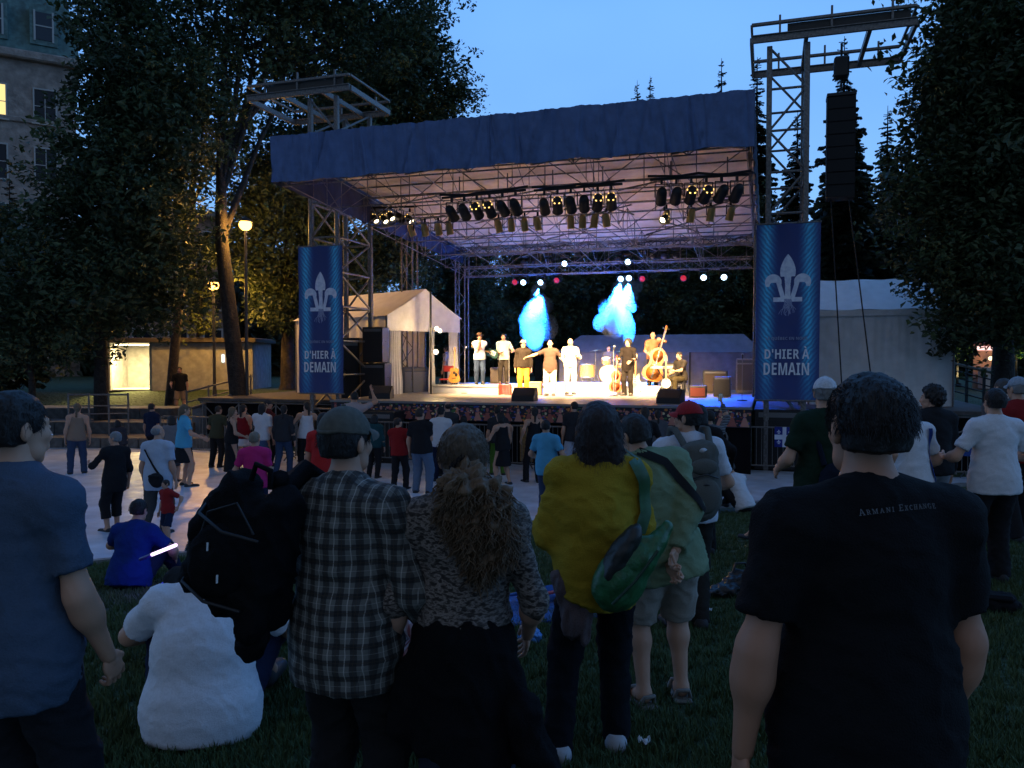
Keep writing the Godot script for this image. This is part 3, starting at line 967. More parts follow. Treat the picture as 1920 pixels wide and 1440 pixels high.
	for sx in [-1.0, 1.0]:
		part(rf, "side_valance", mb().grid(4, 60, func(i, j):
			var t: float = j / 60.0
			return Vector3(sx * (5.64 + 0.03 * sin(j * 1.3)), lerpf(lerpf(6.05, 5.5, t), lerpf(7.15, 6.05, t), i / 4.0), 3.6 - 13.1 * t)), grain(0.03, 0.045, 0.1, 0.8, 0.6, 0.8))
	for k in 7:
		# girders across the roof
		var z := 3.3 - 2.1 * k
		var t := (3.55 - z) / 13.2
		var yt := lerpf(7.0, 5.88, t) - 0.1
		part(rf, "cross_truss", girder(Vector3(-5.55, yt - 0.85, z), Vector3(5.55, yt - 0.85, z), Vector3(0, 0.85, 0), 9, 0.018), steel)
	for k in 7:
		var xx := -5.5 + 11.0 * k / 6.0
		part(rf, "rafter", girder(Vector3(xx, 6.1, 3.4), Vector3(xx, 4.98, -9.6), Vector3(0, 0.85, 0), 9, 0.014), steel)
	for k in 12:
		var z := 2.8 - 1.05 * k
		var yt := lerpf(7.02, 5.9, (3.55 - z) / 13.2)
		part(rf, "purlin", mb().tube([Vector3(-5.58, yt, z), Vector3(5.58, yt, z)], 0.022, 6), steel)
	for k in 8:
		var xx := -5.5 + 11.0 * k / 7.0
		var m := mb()
		for j in 5:
			var za := 3.0 - 2.4 * j
			var ya := lerpf(6.2, 5.1, (3.55 - za) / 13.2)
			var dx := 1.3 if (k + j) % 2 == 0 else -1.3
			if absf(xx + dx) < 5.6: m.tube([Vector3(xx, ya, za), Vector3(xx + dx, ya + 0.75, za - 2.3)], 0.022, 5)
		if m.v.size(): part(rf, "cross_brace", m, steel)
	for sx in [-1.0, 1.0]:
		for z in [-4.5, -9.4]:
			var yt := 5.0
			var pm := mb()
			for o in [Vector3(-0.2, 0, -0.2), Vector3(0.2, 0, -0.2), Vector3(-0.2, 0, 0.2), Vector3(0.2, 0, 0.2)]: pm.tube([Vector3(sx * 5.75, 0.5, z) + o, Vector3(sx * 5.75, yt + 0.9, z) + o], 0.03, 6)
			for q in 10:
				var ya := 0.6 + 0.5 * q
				var f := -1.0 if q % 2 else 1.0
				pm.tube([Vector3(sx * 5.75 - 0.2 * f, ya, z + 0.2), Vector3(sx * 5.75 + 0.2 * f, ya + 0.5, z + 0.2)], 0.015, 5)
				pm.tube([Vector3(sx * 5.75 - 0.2, ya, z - 0.2 * f), Vector3(sx * 5.75 - 0.2, ya + 0.5, z + 0.2 * f)], 0.015, 5)
			part(rf, "post", pm, steel)
	# towers
	for sx in [-1.0, 1.0]:
		var tw := stage_thing("truss_tower", "steel lattice tower beside the stage, %s" % ("its top frame reaching over the left tent" if sx < 0 else "with the hanging black loudspeaker column"), "tower", sx * 6.36, 0, 0, 0, "towers beside the stage")
		var hw := 0.43
		var zs := [0.0, -2.0]
		var top := 9.3
		for px in [-hw, hw]:
			for z in zs: part(tw, "post", mb().bevel(Vector3(px, (top + PLAZA) / 2, z), Vector3(0.13, top - PLAZA, 0.13), 0.015), steel)
		for k in 10:
			var ya := PLAZA + 0.3 + k * 1.0
			var yb := ya + 1.0
			for z in zs:
				part(tw, "strut", mb().tube([Vector3(-hw, ya, z), Vector3(hw, ya, z)], 0.032, 6), steel)
				part(tw, "brace", mb().tube([Vector3(-hw if k % 2 else hw, yb, z), Vector3(hw if k % 2 else -hw, ya, z)], 0.032, 6), steel)
			for px in [-hw, hw]:
				part(tw, "strut", mb().tube([Vector3(px, ya, 0), Vector3(px, ya, -2)], 0.032, 6), steel)
				part(tw, "brace", mb().tube([Vector3(px, ya if k % 2 else yb, 0), Vector3(px, yb if k % 2 else ya, -2)], 0.032, 6), steel)
		# frame on top: channel beams, cantilevered away from the stage
		var x0 := -0.85 if sx > 0 else -2.4
		var x1 := 2.75 if sx > 0 else 1.0
		for z in [0.25, -2.25]:
			part(tw, "beam", mb().bevel(Vector3((x0 + x1) / 2, top + 0.1, z), Vector3(x1 - x0, 0.16, 0.07), 0.01).box(Vector3((x0 + x1) / 2, top + 0.185, z), Vector3(x1 - x0, 0.02, 0.16)), steel)
			part(tw, "upper_beam", mb().bevel(Vector3((x0 + x1) / 2, top + 0.46, z), Vector3(x1 - x0, 0.07, 0.1), 0.01), steel)
			for k in 3: part(tw, "stanchion", mb().box(Vector3(lerpf(x0, x1, [0.18, 0.5, 0.86][k]), top + 0.4, z), Vector3(0.05, 0.3 + [0.16, 0.3, 0.2][k], 0.05)), steel)
		for xx in [x0, x1]:
			part(tw, "end_beam", mb().bevel(Vector3(xx, top + 0.1, -1.0), Vector3(0.08, 0.16, 2.44), 0.01), steel)
			part(tw, "end_beam", mb().bevel(Vector3(xx, top + 0.46, -1.0), Vector3(0.06, 0.06, 2.44), 0.01), steel)
		for k in 2: part(tw, "joist", mb().box(Vector3(lerpf(x0, x1, (k + 0.9) / 2.6), top + 0.1, -1.0), Vector3(0.09, 0.14, 2.42)), steel)
		part(tw, "toe_board", mb().box(Vector3((x0 + x1) / 2 + (0.35 if sx > 0 else 0.2), top + 0.32, 0.2), Vector3((x1 - x0) * 0.74, 0.2, 0.03)), plain(0.05, 0.045, 0.04, 0.8))
	# loudspeaker column
	var la := stage_thing("line_array_speaker", "tall black loudspeaker column hanging from the right tower frame", "loudspeaker", 7.58, 0, -0.4)
	part(la, "chain_motor", mb().bevel(Vector3(0, 8.75, 0), Vector3(0.34, 0.5, 0.3), 0.04), black)
	part(la, "chain", mb().tube([Vector3(0, 8.2, 0), Vector3(0, 9.32, 0)], 0.03, 6), black)
	part(la, "rigging_frame", mb().bevel(Vector3(0, 8.06, 0), Vector3(0.66, 0.08, 0.5), 0.01), black)
	for k in 8:
		var a := 0.012 * k
		var box := part(la, "cabinet", mb().bevel(Vector3(0, 7.86 - 0.3 * k, -0.02 * a * k), Vector3(0.64, 0.296, 0.46), 0.008, Basis(Vector3.RIGHT, -a)), plain(0.006, 0.006, 0.007, 0.8))
		part(box, "grille", mb().box(Vector3(0, 7.86 - 0.3 * k, 0.236 - 0.02 * a * k), Vector3(0.58, 0.26, 0.012)), plain(0.007, 0.007, 0.008, 0.8))
	for k in 2: part(la, "cable", mb().tube([Vector3(-0.2 + 0.4 * k, 5.6, 0), Vector3(-0.05 + 0.55 * k, 3.2, 0.1), Vector3(0.12 + 0.7 * k, 0.6, 0.2)], 0.018, 6), black)
	banner(-6.4, "left"); banner(6.4, "right")
	tents()

func band_mat() -> StandardMaterial3D:
	# printed band of flowers and figures along the edge of the stage
	rng.seed = 41
	var im := Image.create(1024, 48, false, Image.FORMAT_RGB8)
	im.fill(Color(0.1, 0.1, 0.16))
	var cols := [Color(0.55, 0.2, 0.2), Color(0.7, 0.42, 0.4), Color(0.25, 0.42, 0.24), Color(0.85, 0.78, 0.6), Color(0.2, 0.3, 0.6), Color(0.82, 0.5, 0.2)]
	for k in 900:
		var c: Color = cols[rng.randi() % cols.size()]
		var cx := rng.randi_range(2, 1021)
		var cy := rng.randi_range(2, 45)
		var rx := rng.randf_range(1.0, 5.0)
		var ry := rng.randf_range(1.0, 4.0)
		for y in range(maxi(0, cy - 5), mini(48, cy + 6)):
			for x in range(maxi(0, cx - 6), mini(1024, cx + 7)):
				if pow((x - cx) / rx, 2) + pow((y - cy) / ry, 2) < 1.0: im.set_pixel(x, y, c)
	for k in 40:
		# larger figures with a head and shoulders
		var cx := 12 + int(k * 25.6)
		var c: Color = cols[k % 2]
		for y in range(8, 46):
			for x in range(cx - 9, cx + 10):
				if pow((x - cx) / 4.0, 2) + pow((y - 15) / 6.0, 2) < 1.0 or (y > 22 and absf(x - cx) < 3.0 + (y - 22) * 0.3): im.set_pixel(clampi(x, 0, 1023), y, c.lerp(cols[3], 0.25))
	var m := StandardMaterial3D.new()
	m.albedo_texture = ImageTexture.create_from_image(im); m.roughness = 0.6
	return m

func lily(p: Vector2) -> bool:
	# the three-petalled lily of the banners, about 2 units wide, from y -1 to 1.3
	var x := absf(p.x)
	var y := p.y
	if y > -0.1 and y < 1.32:
		var t := (y + 0.1) / 1.42
		if x < 0.33 * pow(sin(PI * pow(t, 0.85)), 0.8) * (1.0 if t > 0.35 else 1.0) and t > 0.3: return true
		if t <= 0.45 and x < 0.11 + 0.12 * t: return true
	if y <= -0.1 and y > -0.62 and x < 0.12: return true
	# curled side petals
	var q := Vector2(x - 0.62, y - 0.08)
	var r := q.length()
	if r < 0.36 and not (Vector2(x - 0.58, y + 0.1).length() < 0.2 and y < 0.06) and not (y < -0.12 and x > 0.5): return true
	if y <= 0.12 and y > -0.62:
		var mid := 0.2 + 0.2 * clampf((y + 0.62) / 0.7, 0.0, 1.0)
		if absf(x - mid) < 0.1: return true
	if absf(y + 0.7) < 0.1 and x < 0.62: return true
	return false

func banner(x: float, which: String) -> void:
	var o := stage_thing("banner", "tall blue banner with a white lily on the %s tower" % which, "banner", x, 0.73, 0.17, 0, "blue lily banners on the towers")
	var W := 1.46
	var Hh := 4.27
	var im := Image.create(256, 748, false, Image.FORMAT_RGB8)
	var f := FastNoiseLite.new(); f.seed = 12; f.frequency = 0.02
	for j in 748:
		for i in 256:
			var u := i / 255.0
			var v := j / 747.0
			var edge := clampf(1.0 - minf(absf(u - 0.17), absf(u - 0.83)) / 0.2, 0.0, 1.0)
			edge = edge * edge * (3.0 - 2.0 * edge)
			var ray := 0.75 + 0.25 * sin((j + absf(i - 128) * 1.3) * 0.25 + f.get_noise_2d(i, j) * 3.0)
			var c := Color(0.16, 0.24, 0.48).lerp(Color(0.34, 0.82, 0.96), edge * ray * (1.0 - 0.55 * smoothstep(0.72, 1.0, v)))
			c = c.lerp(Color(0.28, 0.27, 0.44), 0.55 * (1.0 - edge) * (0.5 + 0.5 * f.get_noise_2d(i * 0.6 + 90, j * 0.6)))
			var p := Vector2((u - 0.5) * W / 0.54, (0.34 - v) * Hh / 0.54)
			if lily(p): c = Color(0.88, 0.9, 0.94).lerp(Color(0.68, 0.72, 0.82), clampf(f.get_noise_2d(i * 2.0, j * 2.0) + 0.3, 0.0, 1.0) * 0.6)
			im.set_pixel(i, j, c)
	# roots under the lily
	rng.seed = 5
	for k in 26:
		var q := Vector2(128 + rng.randf_range(-14, 14), 318)
		var dir := Vector2(rng.randf_range(-1.0, 1.0), 1.0).normalized()
		for s in rng.randi_range(30, 78):
			q += dir
			dir = (dir + Vector2(rng.randf_range(-0.3, 0.3), 0.06)).normalized()
			for a in 2:
				for b in 2:
					if q.x + a > 0 and q.x + a < 255: im.set_pixel(int(q.x) + a, int(q.y) + b, Color(0.55, 0.58, 0.7))
	var m := StandardMaterial3D.new()
	m.albedo_texture = ImageTexture.create_from_image(im); m.roughness = 0.65
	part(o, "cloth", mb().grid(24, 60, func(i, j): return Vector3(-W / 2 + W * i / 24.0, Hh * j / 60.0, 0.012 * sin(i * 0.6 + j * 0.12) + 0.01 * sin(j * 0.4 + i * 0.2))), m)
	var white := plain(0.78, 0.8, 0.84, 0.7)
	var pale := plain(0.26, 0.29, 0.42, 0.7)
	var font := SystemFont.new(); font.font_names = ["Droid Sans"]; font.font_weight = 700
	for l in [["LE QUÉBEC EN NOUS", 1.44, 0.95, 0.11, pale], ["D'HIER À", 1.06, 1.02, 0.3, white], ["DEMAIN", 0.7, 1.04, 0.3, white]]:
		var t := TextMesh.new()
		t.text = l[0]; t.font = font; t.font_size = 64; t.pixel_size = 0.01; t.depth = 0.4
		var box := t.get_aabb().size
		part(o, "lettering", t, l[4], Transform3D(Basis.from_scale(Vector3(l[2] / box.x, l[3] / box.y, 0.006)), Vector3(-0.02, l[1] + 0.06, 0.03)))
	for e in [0.0, Hh]: part(o, "batten", mb().tube([Vector3(-W / 2 - 0.02, e, 0), Vector3(W / 2 + 0.02, e, 0)], 0.022, 8), steel)
	for k in 4: part(o, "eyelet", mb().ball(Vector3(-W / 2 + 0.04 + k * (W - 0.08) / 3, Hh + 0.03, 0.02), Vector3(0.02, 0.03, 0.02), 8, 5), steel)

func tents() -> void:
	var pvc := grain(0.88, 0.86, 0.84, 0.55, 0.5, 0.9, 0.0, 0.15)
	var a := deg_to_rad(46)
	var t := thing("marquee_tent", "white peaked tent with open gable left of the stage", "tent", Transform3D(Basis(Vector3.UP, a), Vector3(-4.0, 0.5, -25.5)))
	var W := 3.1
	var D := 5.4
	var E := 2.64
	var A := 3.55
	part(t, "roof_panel", mb().grid(10, 12, func(i, j): return Vector3(lerpf(-0.08, W / 2, i / 10.0), lerpf(E - 0.03, A, i / 10.0) - 0.04 * sin(PI * i / 10.0), 0.1 - (D + 0.2) * j / 12.0)), pvc)
	part(t, "roof_panel", mb().grid(10, 12, func(i, j): return Vector3(lerpf(W / 2, W + 0.08, i / 10.0), lerpf(A, E - 0.03, i / 10.0) - 0.04 * sin(PI * i / 10.0), 0.1 - (D + 0.2) * j / 12.0)), pvc)
	part(t, "gable", mb().slab(PackedVector2Array([Vector2(0, E - 0.5), Vector2(W, E - 0.5), Vector2(W, E), Vector2(W / 2, A), Vector2(0, E)]), 0.02, Transform3D(Basis.IDENTITY, Vector3(0, 0, 0.05))), pvc)
	part(t, "side_wall", mb().grid(60, 6, func(i, j): return Vector3(0.02 * sin(i * 1.1), E * j / 6.0, -D * i / 60.0)), pvc)
	part(t, "side_wall", mb().grid(60, 6, func(i, j): return Vector3(W + 0.02 * sin(i * 1.3), E * j / 6.0, -1.8 - (D - 1.8) * i / 60.0)), pvc)
	for c in [[0.02, 0.62, 0.14], [1.72, 2.0, 0.1], [2.55, 3.08, 0.12]]:
		part(t, "curtain", mb().grid(26, 12, func(i, j):
			var y: float = j / 12.0
			var w := lerpf(1.0, 0.62, sin(PI * clampf(1.25 - y, 0.0, 1.0)) * 0.8)
			return Vector3(lerpf(c[0], c[1], 0.5 + (i / 26.0 - 0.5) * w), (E - 0.45) * y, 0.02 + c[2] * 0.35 * sin(i * 1.25) * (0.5 + 0.5 * y))), pvc)
	for p in [Vector3(0, 0, 0), Vector3(W, 0, 0), Vector3(0, 0, -D), Vector3(W, 0, -D), Vector3(W, 0, -1.8)]: part(t, "post", mb().tube([p, p + Vector3(0, E, 0)], 0.03, 8), steel)
	# black pole with work lamps in front of the gable
	var pl := thing("lamp_pole", "thin black pole with two lit work lamps at the open tent", "lamp pole", Transform3D(Basis.IDENTITY, spot(808, 738, 25.9)))
	part(pl, "pole", mb().tube([Vector3(0, -0.1, 0), Vector3(0, 3.3, 0)], 0.035, 8), black)
	part(pl, "base", mb().lathe([Vector2(0.28, -0.1), Vector2(0.26, -0.06), Vector2(0.05, -0.03), Vector2(0.001, -0.02)], 14), black)
	for q in [[Vector3(0.2, 2.1, 0.05), 0.075], [Vector3(0.3, 2.03, 0.05), 0.07], [Vector3(0.17, 1.35, 0.05), 0.085]]:
		part(pl, "arm", mb().tube([Vector3(0, q[0].y, 0), q[0]], 0.015, 6), black)
		var b := part(pl, "lamp", mb().ball(q[0], Vector3.ONE * q[1], 12, 8), glow(1.0, 0.88, 0.62, 3.0))
		if q[0].x < 0.25:
			var l := OmniLight3D.new(); l.name = "lamp_light"; l.light_color = Color(1.0, 0.85, 0.6); l.light_energy = 1.0; l.light_size = 0.08; l.omni_range = 30; l.omni_attenuation = 2.0; l.shadow_enabled = true
			l.position = q[0] + Vector3(0.02, -0.02, 0.12)
			b.add_child(l)
	var r := stage_thing("equipment_tent", "long closed white tent right of the stage", "tent", 7.0, 0.5, -2.6)
	var rd := 3.6
	var RW := 3.55
	part(r, "roof_panel", mb().grid(14, 8, func(i, j): return Vector3(RW * i / 14.0, lerpf(2.55, 3.5, j / 8.0) - 0.03 * sin(PI * j / 8.0) + 0.015 * sin(i * 1.4), 0.05 - rd / 2 * j / 8.0)), pvc)
	part(r, "roof_panel", mb().grid(14, 8, func(i, j): return Vector3(RW * i / 14.0, lerpf(3.5, 2.55, j / 8.0), 0.05 - rd / 2 - rd / 2 * j / 8.0)), pvc)
	part(r, "eave_flap", mb().box(Vector3(RW / 2, 2.46, 0.07), Vector3(RW, 0.16, 0.015)), pvc)
	part(r, "front_wall", mb().grid(60, 8, func(i, j):
		var y: float = j / 8.0
		return Vector3(RW * i / 60.0, 2.5 * y, 0.03 * sin(i * 0.5 + y * 2.0) * (1.0 - 0.5 * y) + 0.012 * sin(i * 1.9))), pvc)
	for xx in [0.0, RW]: part(r, "gable_wall", mb().slab(PackedVector2Array([Vector2(-rd, 0), Vector2(0, 0), Vector2(0, 2.55), Vector2(-rd / 2, 3.48), Vector2(-rd, 2.55)]), 0.02, Transform3D(Basis(Vector3.UP, -PI / 2), Vector3(xx, 0, 0))), pvc)
	for xx in [0.02, RW - 0.02]: part(r, "post", mb().tube([Vector3(xx, 0, 0.06), Vector3(xx, 2.5, 0.06)], 0.03, 8), steel)

func can(label: String, x: float, y: float, z: float, pitch: float, yaw: float, lit: float, tone: Color, big := 1.0, group := "stage lamps", m: Material = null) -> Node3D:
	# a cylindrical stage lamp hanging in its yoke; it points along its own -z
	var o := stage_thing("stage_lamp", label, "stage lamp", x, y, z, 0, group)
	var B := Basis(Vector3.UP, yaw) * Basis(Vector3.RIGHT, pitch)
	var t := Transform3D(B * Basis(Vector3.RIGHT, -PI / 2) * big, Vector3.ZERO)
	part(o, "housing", mb(t).lathe([Vector2(0.001, -0.24), Vector2(0.06, -0.235), Vector2(0.095, -0.19), Vector2(0.115, -0.1), Vector2(0.118, 0.17), Vector2(0.125, 0.175), Vector2(0.125, 0.2), Vector2(0.105, 0.2), Vector2(0.1, 0.1)], 14), m if m else black)
	var ym := mb(Transform3D(Basis(Vector3.UP, yaw) * big, Vector3.ZERO))
	ym.box(Vector3(-0.145, 0.12, 0), Vector3(0.012, 0.28, 0.035)).box(Vector3(0.145, 0.12, 0), Vector3(0.012, 0.28, 0.035)).box(Vector3(0, 0.26, 0), Vector3(0.3, 0.014, 0.035)).box(Vector3(0, 0.32, 0), Vector3(0.05, 0.13, 0.05))
	part(o, "yoke", ym, black)
	var lens := part(o, "lens", mb(t).lathe([Vector2(0.001, 0.135), Vector2(0.06, 0.13), Vector2(0.099, 0.11)], 14), glow(tone.r, tone.g, tone.b, lit) if lit > 0.0 else plain(0.03, 0.03, 0.035, 0.15))
	if m == null and lit > 0.0:
		# vent slots at the back let a little of the lamp out
		var vm := mb(t)
		for k in 6: vm.box(Vector3(cos(k * 1.047) * 0.1, -0.17, sin(k * 1.047) * 0.1), Vector3(0.035, 0.02, 0.035), Basis(Vector3.UP, -k * 1.047))
		part(o, "vent", vm, glow(1.0, 0.62, 0.16, minf(lit, 2.0)))
	o.set_meta("aim", B)
	return o

func beam(o: Node3D, aim: Basis, angle: float, c: Color, e: float, size := 0.1) -> void:
	var l := SpotLight3D.new()
	l.name = "lamp_beam"
	l.transform = Transform3D(aim, aim * Vector3(0, 0, -0.23))
	l.spot_angle = angle; l.spot_angle_attenuation = 1.0; l.light_color = c; l.light_energy = e; l.light_size = size
	l.spot_range = 60; l.spot_attenuation = 2.0; l.shadow_enabled = true
	o.add_child(l)

func aim_at(from: Vector3, to: Vector3) -> Vector2:
	var d := (to - from).normalized()
	return Vector2(asin(d.y), atan2(-d.x, -d.z))

func lamps() -> void:
	var warm := Color(1.0, 0.74, 0.42)
	# three front bars of six lamps
	var bars := [[-1.32, 0.29, 5.24, 5.3, "left"], [0.99, 2.56, 5.27, 5.29, "middle"], [3.68, 5.29, 5.34, 5.31, "right"]]
	for b in bars:
		var bar := stage_thing("lamp_bar", "%s front bar carrying six black stage lamps" % b[4], "lamp bar", 0, 0, 0, 0, "lamp bars under the roof")
		part(bar, "tube", mb().tube([Vector3(b[0] - 0.25, b[2] + 0.38, 2.6), Vector3(b[1] + 0.25, b[3] + 0.38, 2.6)], 0.03, 8), black)
		part(bar, "cable", mb().tube([Vector3(b[0] - 0.3, b[2] + 0.46, 2.6), Vector3(b[0] + 0.4, b[2] + 0.41, 2.63), Vector3((b[0] + b[1]) / 2, b[2] + 0.45, 2.62), Vector3(b[1] - 0.3, b[3] + 0.4, 2.63), Vector3(b[1] + 0.3, b[3] + 0.46, 2.6)], 0.03, 6), black)
		for e in [b[0] + 0.2, b[1] - 0.2]: part(bar, "hanger", mb().tube([Vector3(e, b[2] + 0.38, 2.6), Vector3(e, 6.1, 2.6)], 0.015, 5), steel)
		for k in 6:
			var x: float = lerpf(b[0], b[1], k / 5.0)
			var y: float = lerpf(b[2], b[3], k / 5.0)
			var lit: bool = [k == 2 or k == 3, k == 1 or k == 4 or k == 5, k == 2 or k == 3][bars.find(b)]
			var tgt := Vector3(x * 0.45 + rng.randf_range(-1.0, 1.0) * 0.8, 1.2, -3.6 - rng.randf() * 1.5)
			var q := aim_at(Vector3(x, y, 2.6), tgt)
			var o := can("black stage lamp, %s from the left on the %s front bar" % [ORD[k], b[4]], x, y, 2.6, q.x, q.y, 4.0 if lit else 0.0, warm)
			if lit: beam(o, o.get_meta("aim"), 21.0, Color(1.0, 0.83, 0.6), 160.0)
	# second row: gold-coloured cans
	var gold := plain(0.5, 0.34, 0.12, 0.35, 0.6)
	var xs := [[-4.04, "far left"], [-3.62, "far left"], [-3.2, "far left"], [-2.85, "far left"], [-1.35, "inner left"], [-0.97, "inner left"], [-0.58, "inner left"], [-0.2, "inner left"], [0.75, "inner right"], [1.08, "inner right"], [1.41, "inner right"], [1.74, "inner right"], [3.36, "far right"], [4.0, "far right"], [4.5, "far right"], [5.0, "far right"]]
	for g in 4:
		var bar := stage_thing("lamp_bar", "rear bar holding the %s gold lamps" % xs[g * 4][1], "lamp bar", 0, 0, 0, 0, "lamp bars under the roof")
		part(bar, "tube", mb().tube([Vector3(xs[g * 4][0] - 0.2, 5.86, -1), Vector3(xs[g * 4 + 3][0] + 0.2, 5.86, -1)], 0.028, 8), steel)
		for e in [xs[g * 4][0], xs[g * 4 + 3][0]]: part(bar, "hanger", mb().tube([Vector3(e + 0.1, 5.86, -1), Vector3(e + 0.1, 6.3, -1)], 0.014, 5), steel)
		for k in 4:
			var x: float = xs[g * 4 + k][0]
			var q := aim_at(Vector3(x, 5.5, -1), Vector3(x * 0.7, 0.8, -4.5 + rng.randf()))
			var o := can("gold stage lamp, %s of the four hanging %s" % [ORD[k], xs[g * 4][1]], x, 5.5, -1, -1.1 - 0.2 * rng.randf(), q.y + rng.randf_range(-0.4, 0.4), 0.0, warm, 0.85, "gold stage lamps", gold)
			if k == 1: beam(o, Basis.looking_at((Vector3(x * 0.6, 0.7, -5.0) - Vector3(x, 5.5, -1)).normalized()), 26.0, Color(1.0, 0.84, 0.64), 110.0)
	# lit lamps on the left side
	var sb := stage_thing("lamp_bar", "left side bar with glowing lamps near the tower", "lamp bar", 0, 0, 0, 0, "lamp bars under the roof")
	part(sb, "tube", mb().tube([Vector3(-6.0, 6.36, -1.5), Vector3(-4.1, 6.3, -1.5)], 0.03, 8), black)
	var side := [[-5.9, 6.05, 0.0], [-5.5, 6.0, 2.2], [-5.18, 5.97, 2.2], [-4.96, 6.05, 2.2], [-4.66, 6.0, 0.0], [-4.34, 5.93, 2.2]]
	for k in 6:
		var q := aim_at(Vector3(side[k][0], side[k][1], -1.5), Vector3(-1.0 + k * 0.4, 0.8, 2.2))
		var o := can("stage lamp on the left side bar, %s from the tower" % ORD[k], side[k][0], side[k][1], -1.5, q.x, q.y, side[k][2] * 1.8, Color(1.0, 0.86, 0.6), 0.85, "lamps on the left side bar")
		if k == 1 or k == 5: beam(o, Basis.looking_at((Vector3(-2.0, 0.8, -3.4) - Vector3(side[k][0], side[k][1], -1.5)).normalized()), 24.0, Color(1.0, 0.83, 0.6), 130.0)
	var rl := can("bright stage lamp facing out under the right front bar", 3.62, 5.02, 1.6, -0.5, PI - 0.3, 8.0, Color(1.0, 0.86, 0.55), 0.7)
	part(rl, "hanger", mb().tube([Vector3(0, 0.25, 0), Vector3(0, 1.2, 0)], 0.014, 5), steel)
	# back trusses and moving heads
	for r in [[5.72, -8.5, "upper"], [4.95, -8.8, "lower"]]:
		var tr := stage_thing("lighting_truss", "%s lattice truss across the back of the stage" % r[2], "truss", 0, 0, 0, 0, "trusses at the back of the stage")
		part(tr, "lattice", box_truss(Vector3(-5.4, r[0], r[1] - 0.15), Vector3(5.4, r[0], r[1] - 0.15), 0.3, 26, 0.024), steel)
		for sx in [-5.2, 5.2]: part(tr, "hanger", mb().tube([Vector3(sx, r[0], r[1]), Vector3(sx, 6.0, r[1])], 0.02, 6), steel)
	var heads := [[-2.82, 5.38, -8.5, 0], [-2.4, 5.38, -8.5, 0], [-1.9, 5.38, -8.5, 0], [-1.27, 5.3, -8.5, 1], [-0.76, 5.35, -8.5, 0], [0.73, 5.36, -8.5, 0], [1.09, 5.28, -8.5, 1], [1.61, 5.35, -8.5, 0], [1.99, 5.42, -8.5, 0], [2.37, 5.42, -8.5, 0], [2.8, 5.42, -8.5, 0],
		[-3.3, 4.7, -8.8, 2], [-2.96, 4.68, -8.8, 1], [-2.28, 4.66, -8.8, 1], [-1.65, 4.72, -8.8, 2], [0.78, 4.7, -8.8, 1], [1.08, 4.72, -8.8, 1], [1.57, 4.68, -8.8, 2], [3.04, 4.66, -8.8, 2], [3.75, 4.66, -8.8, 1], [4.45, 4.65, -8.8, 1]]
	var what := ["unlit black", "bright blue", "dim red"]
	for k in heads.size():
		var h: Array = heads[k]
		var upper := k < 11
		var o := stage_thing("moving_head_lamp", "%s moving-head lamp, %s from the left on the %s back truss" % [what[h[3]], ORD[k % 11] if k % 11 < 10 else "eleventh", "upper" if upper else "lower"], "stage lamp", h[0], h[1], h[2], 0, "moving-head lamps on the back trusses")
		part(o, "base", mb().bevel(Vector3(0, 0.24, 0), Vector3(0.3, 0.13, 0.26), 0.02), black)
		for e in [-0.16, 0.16]: part(o, "yoke_arm", mb().box(Vector3(e, 0.06, 0), Vector3(0.03, 0.26, 0.1)), black)
		var t := Transform3D(Basis(Vector3.RIGHT, PI / 2 + 0.3), Vector3.ZERO)
		part(o, "head", mb(t).lathe([Vector2(0.001, -0.16), Vector2(0.09, -0.15), Vector2(0.13, -0.06), Vector2(0.125, 0.12), Vector2(0.11, 0.14), Vector2(0.1, 0.11)], 14), black)
		var lm: Material = plain(0.03, 0.03, 0.04, 0.1)
		if h[3] == 1: lm = glow(0.55, 0.8, 1.0, 5.0)
		elif h[3] == 2: lm = glow(0.9, 0.03, 0.06, 0.5)
		part(o, "lens", mb(t).lathe([Vector2(0.001, 0.15), Vector2(0.06, 0.145), Vector2(0.11, 0.12)], 14), lm)
		if k in [13, 15, 16]:
			var tgt: Vector3 = {13: Vector3(-2.7, 0.6, -7.2), 15: Vector3(0.2, 0.6, -6.6), 16: Vector3(0.9, 0.6, -7.0)}[k]
			beam(o, Basis.looking_at((tgt - Vector3(h[0], h[1], h[2])).normalized()), 26.0, Color(0.14, 0.47, 1.0), 1500.0, 0.06)
		elif k in [19, 20]:
			beam(o, Basis.looking_at((Vector3(5.0, 0.6, -2.6 - (k - 19) * 2.0) - Vector3(h[0], h[1], h[2])).normalized()), 17.0, Color(0.12, 0.35, 1.0), 70.0, 0.06)
		elif k in [3, 6]:
			beam(o, Basis.looking_at((Vector3(h[0] * 1.5, 0.6, -5.5) - Vector3(h[0], h[1], h[2])).normalized()), 17.0, Color(0.14, 0.4, 1.0), 30.0, 0.06)
	# stage smoke in the blue beams
	rng.seed = 15
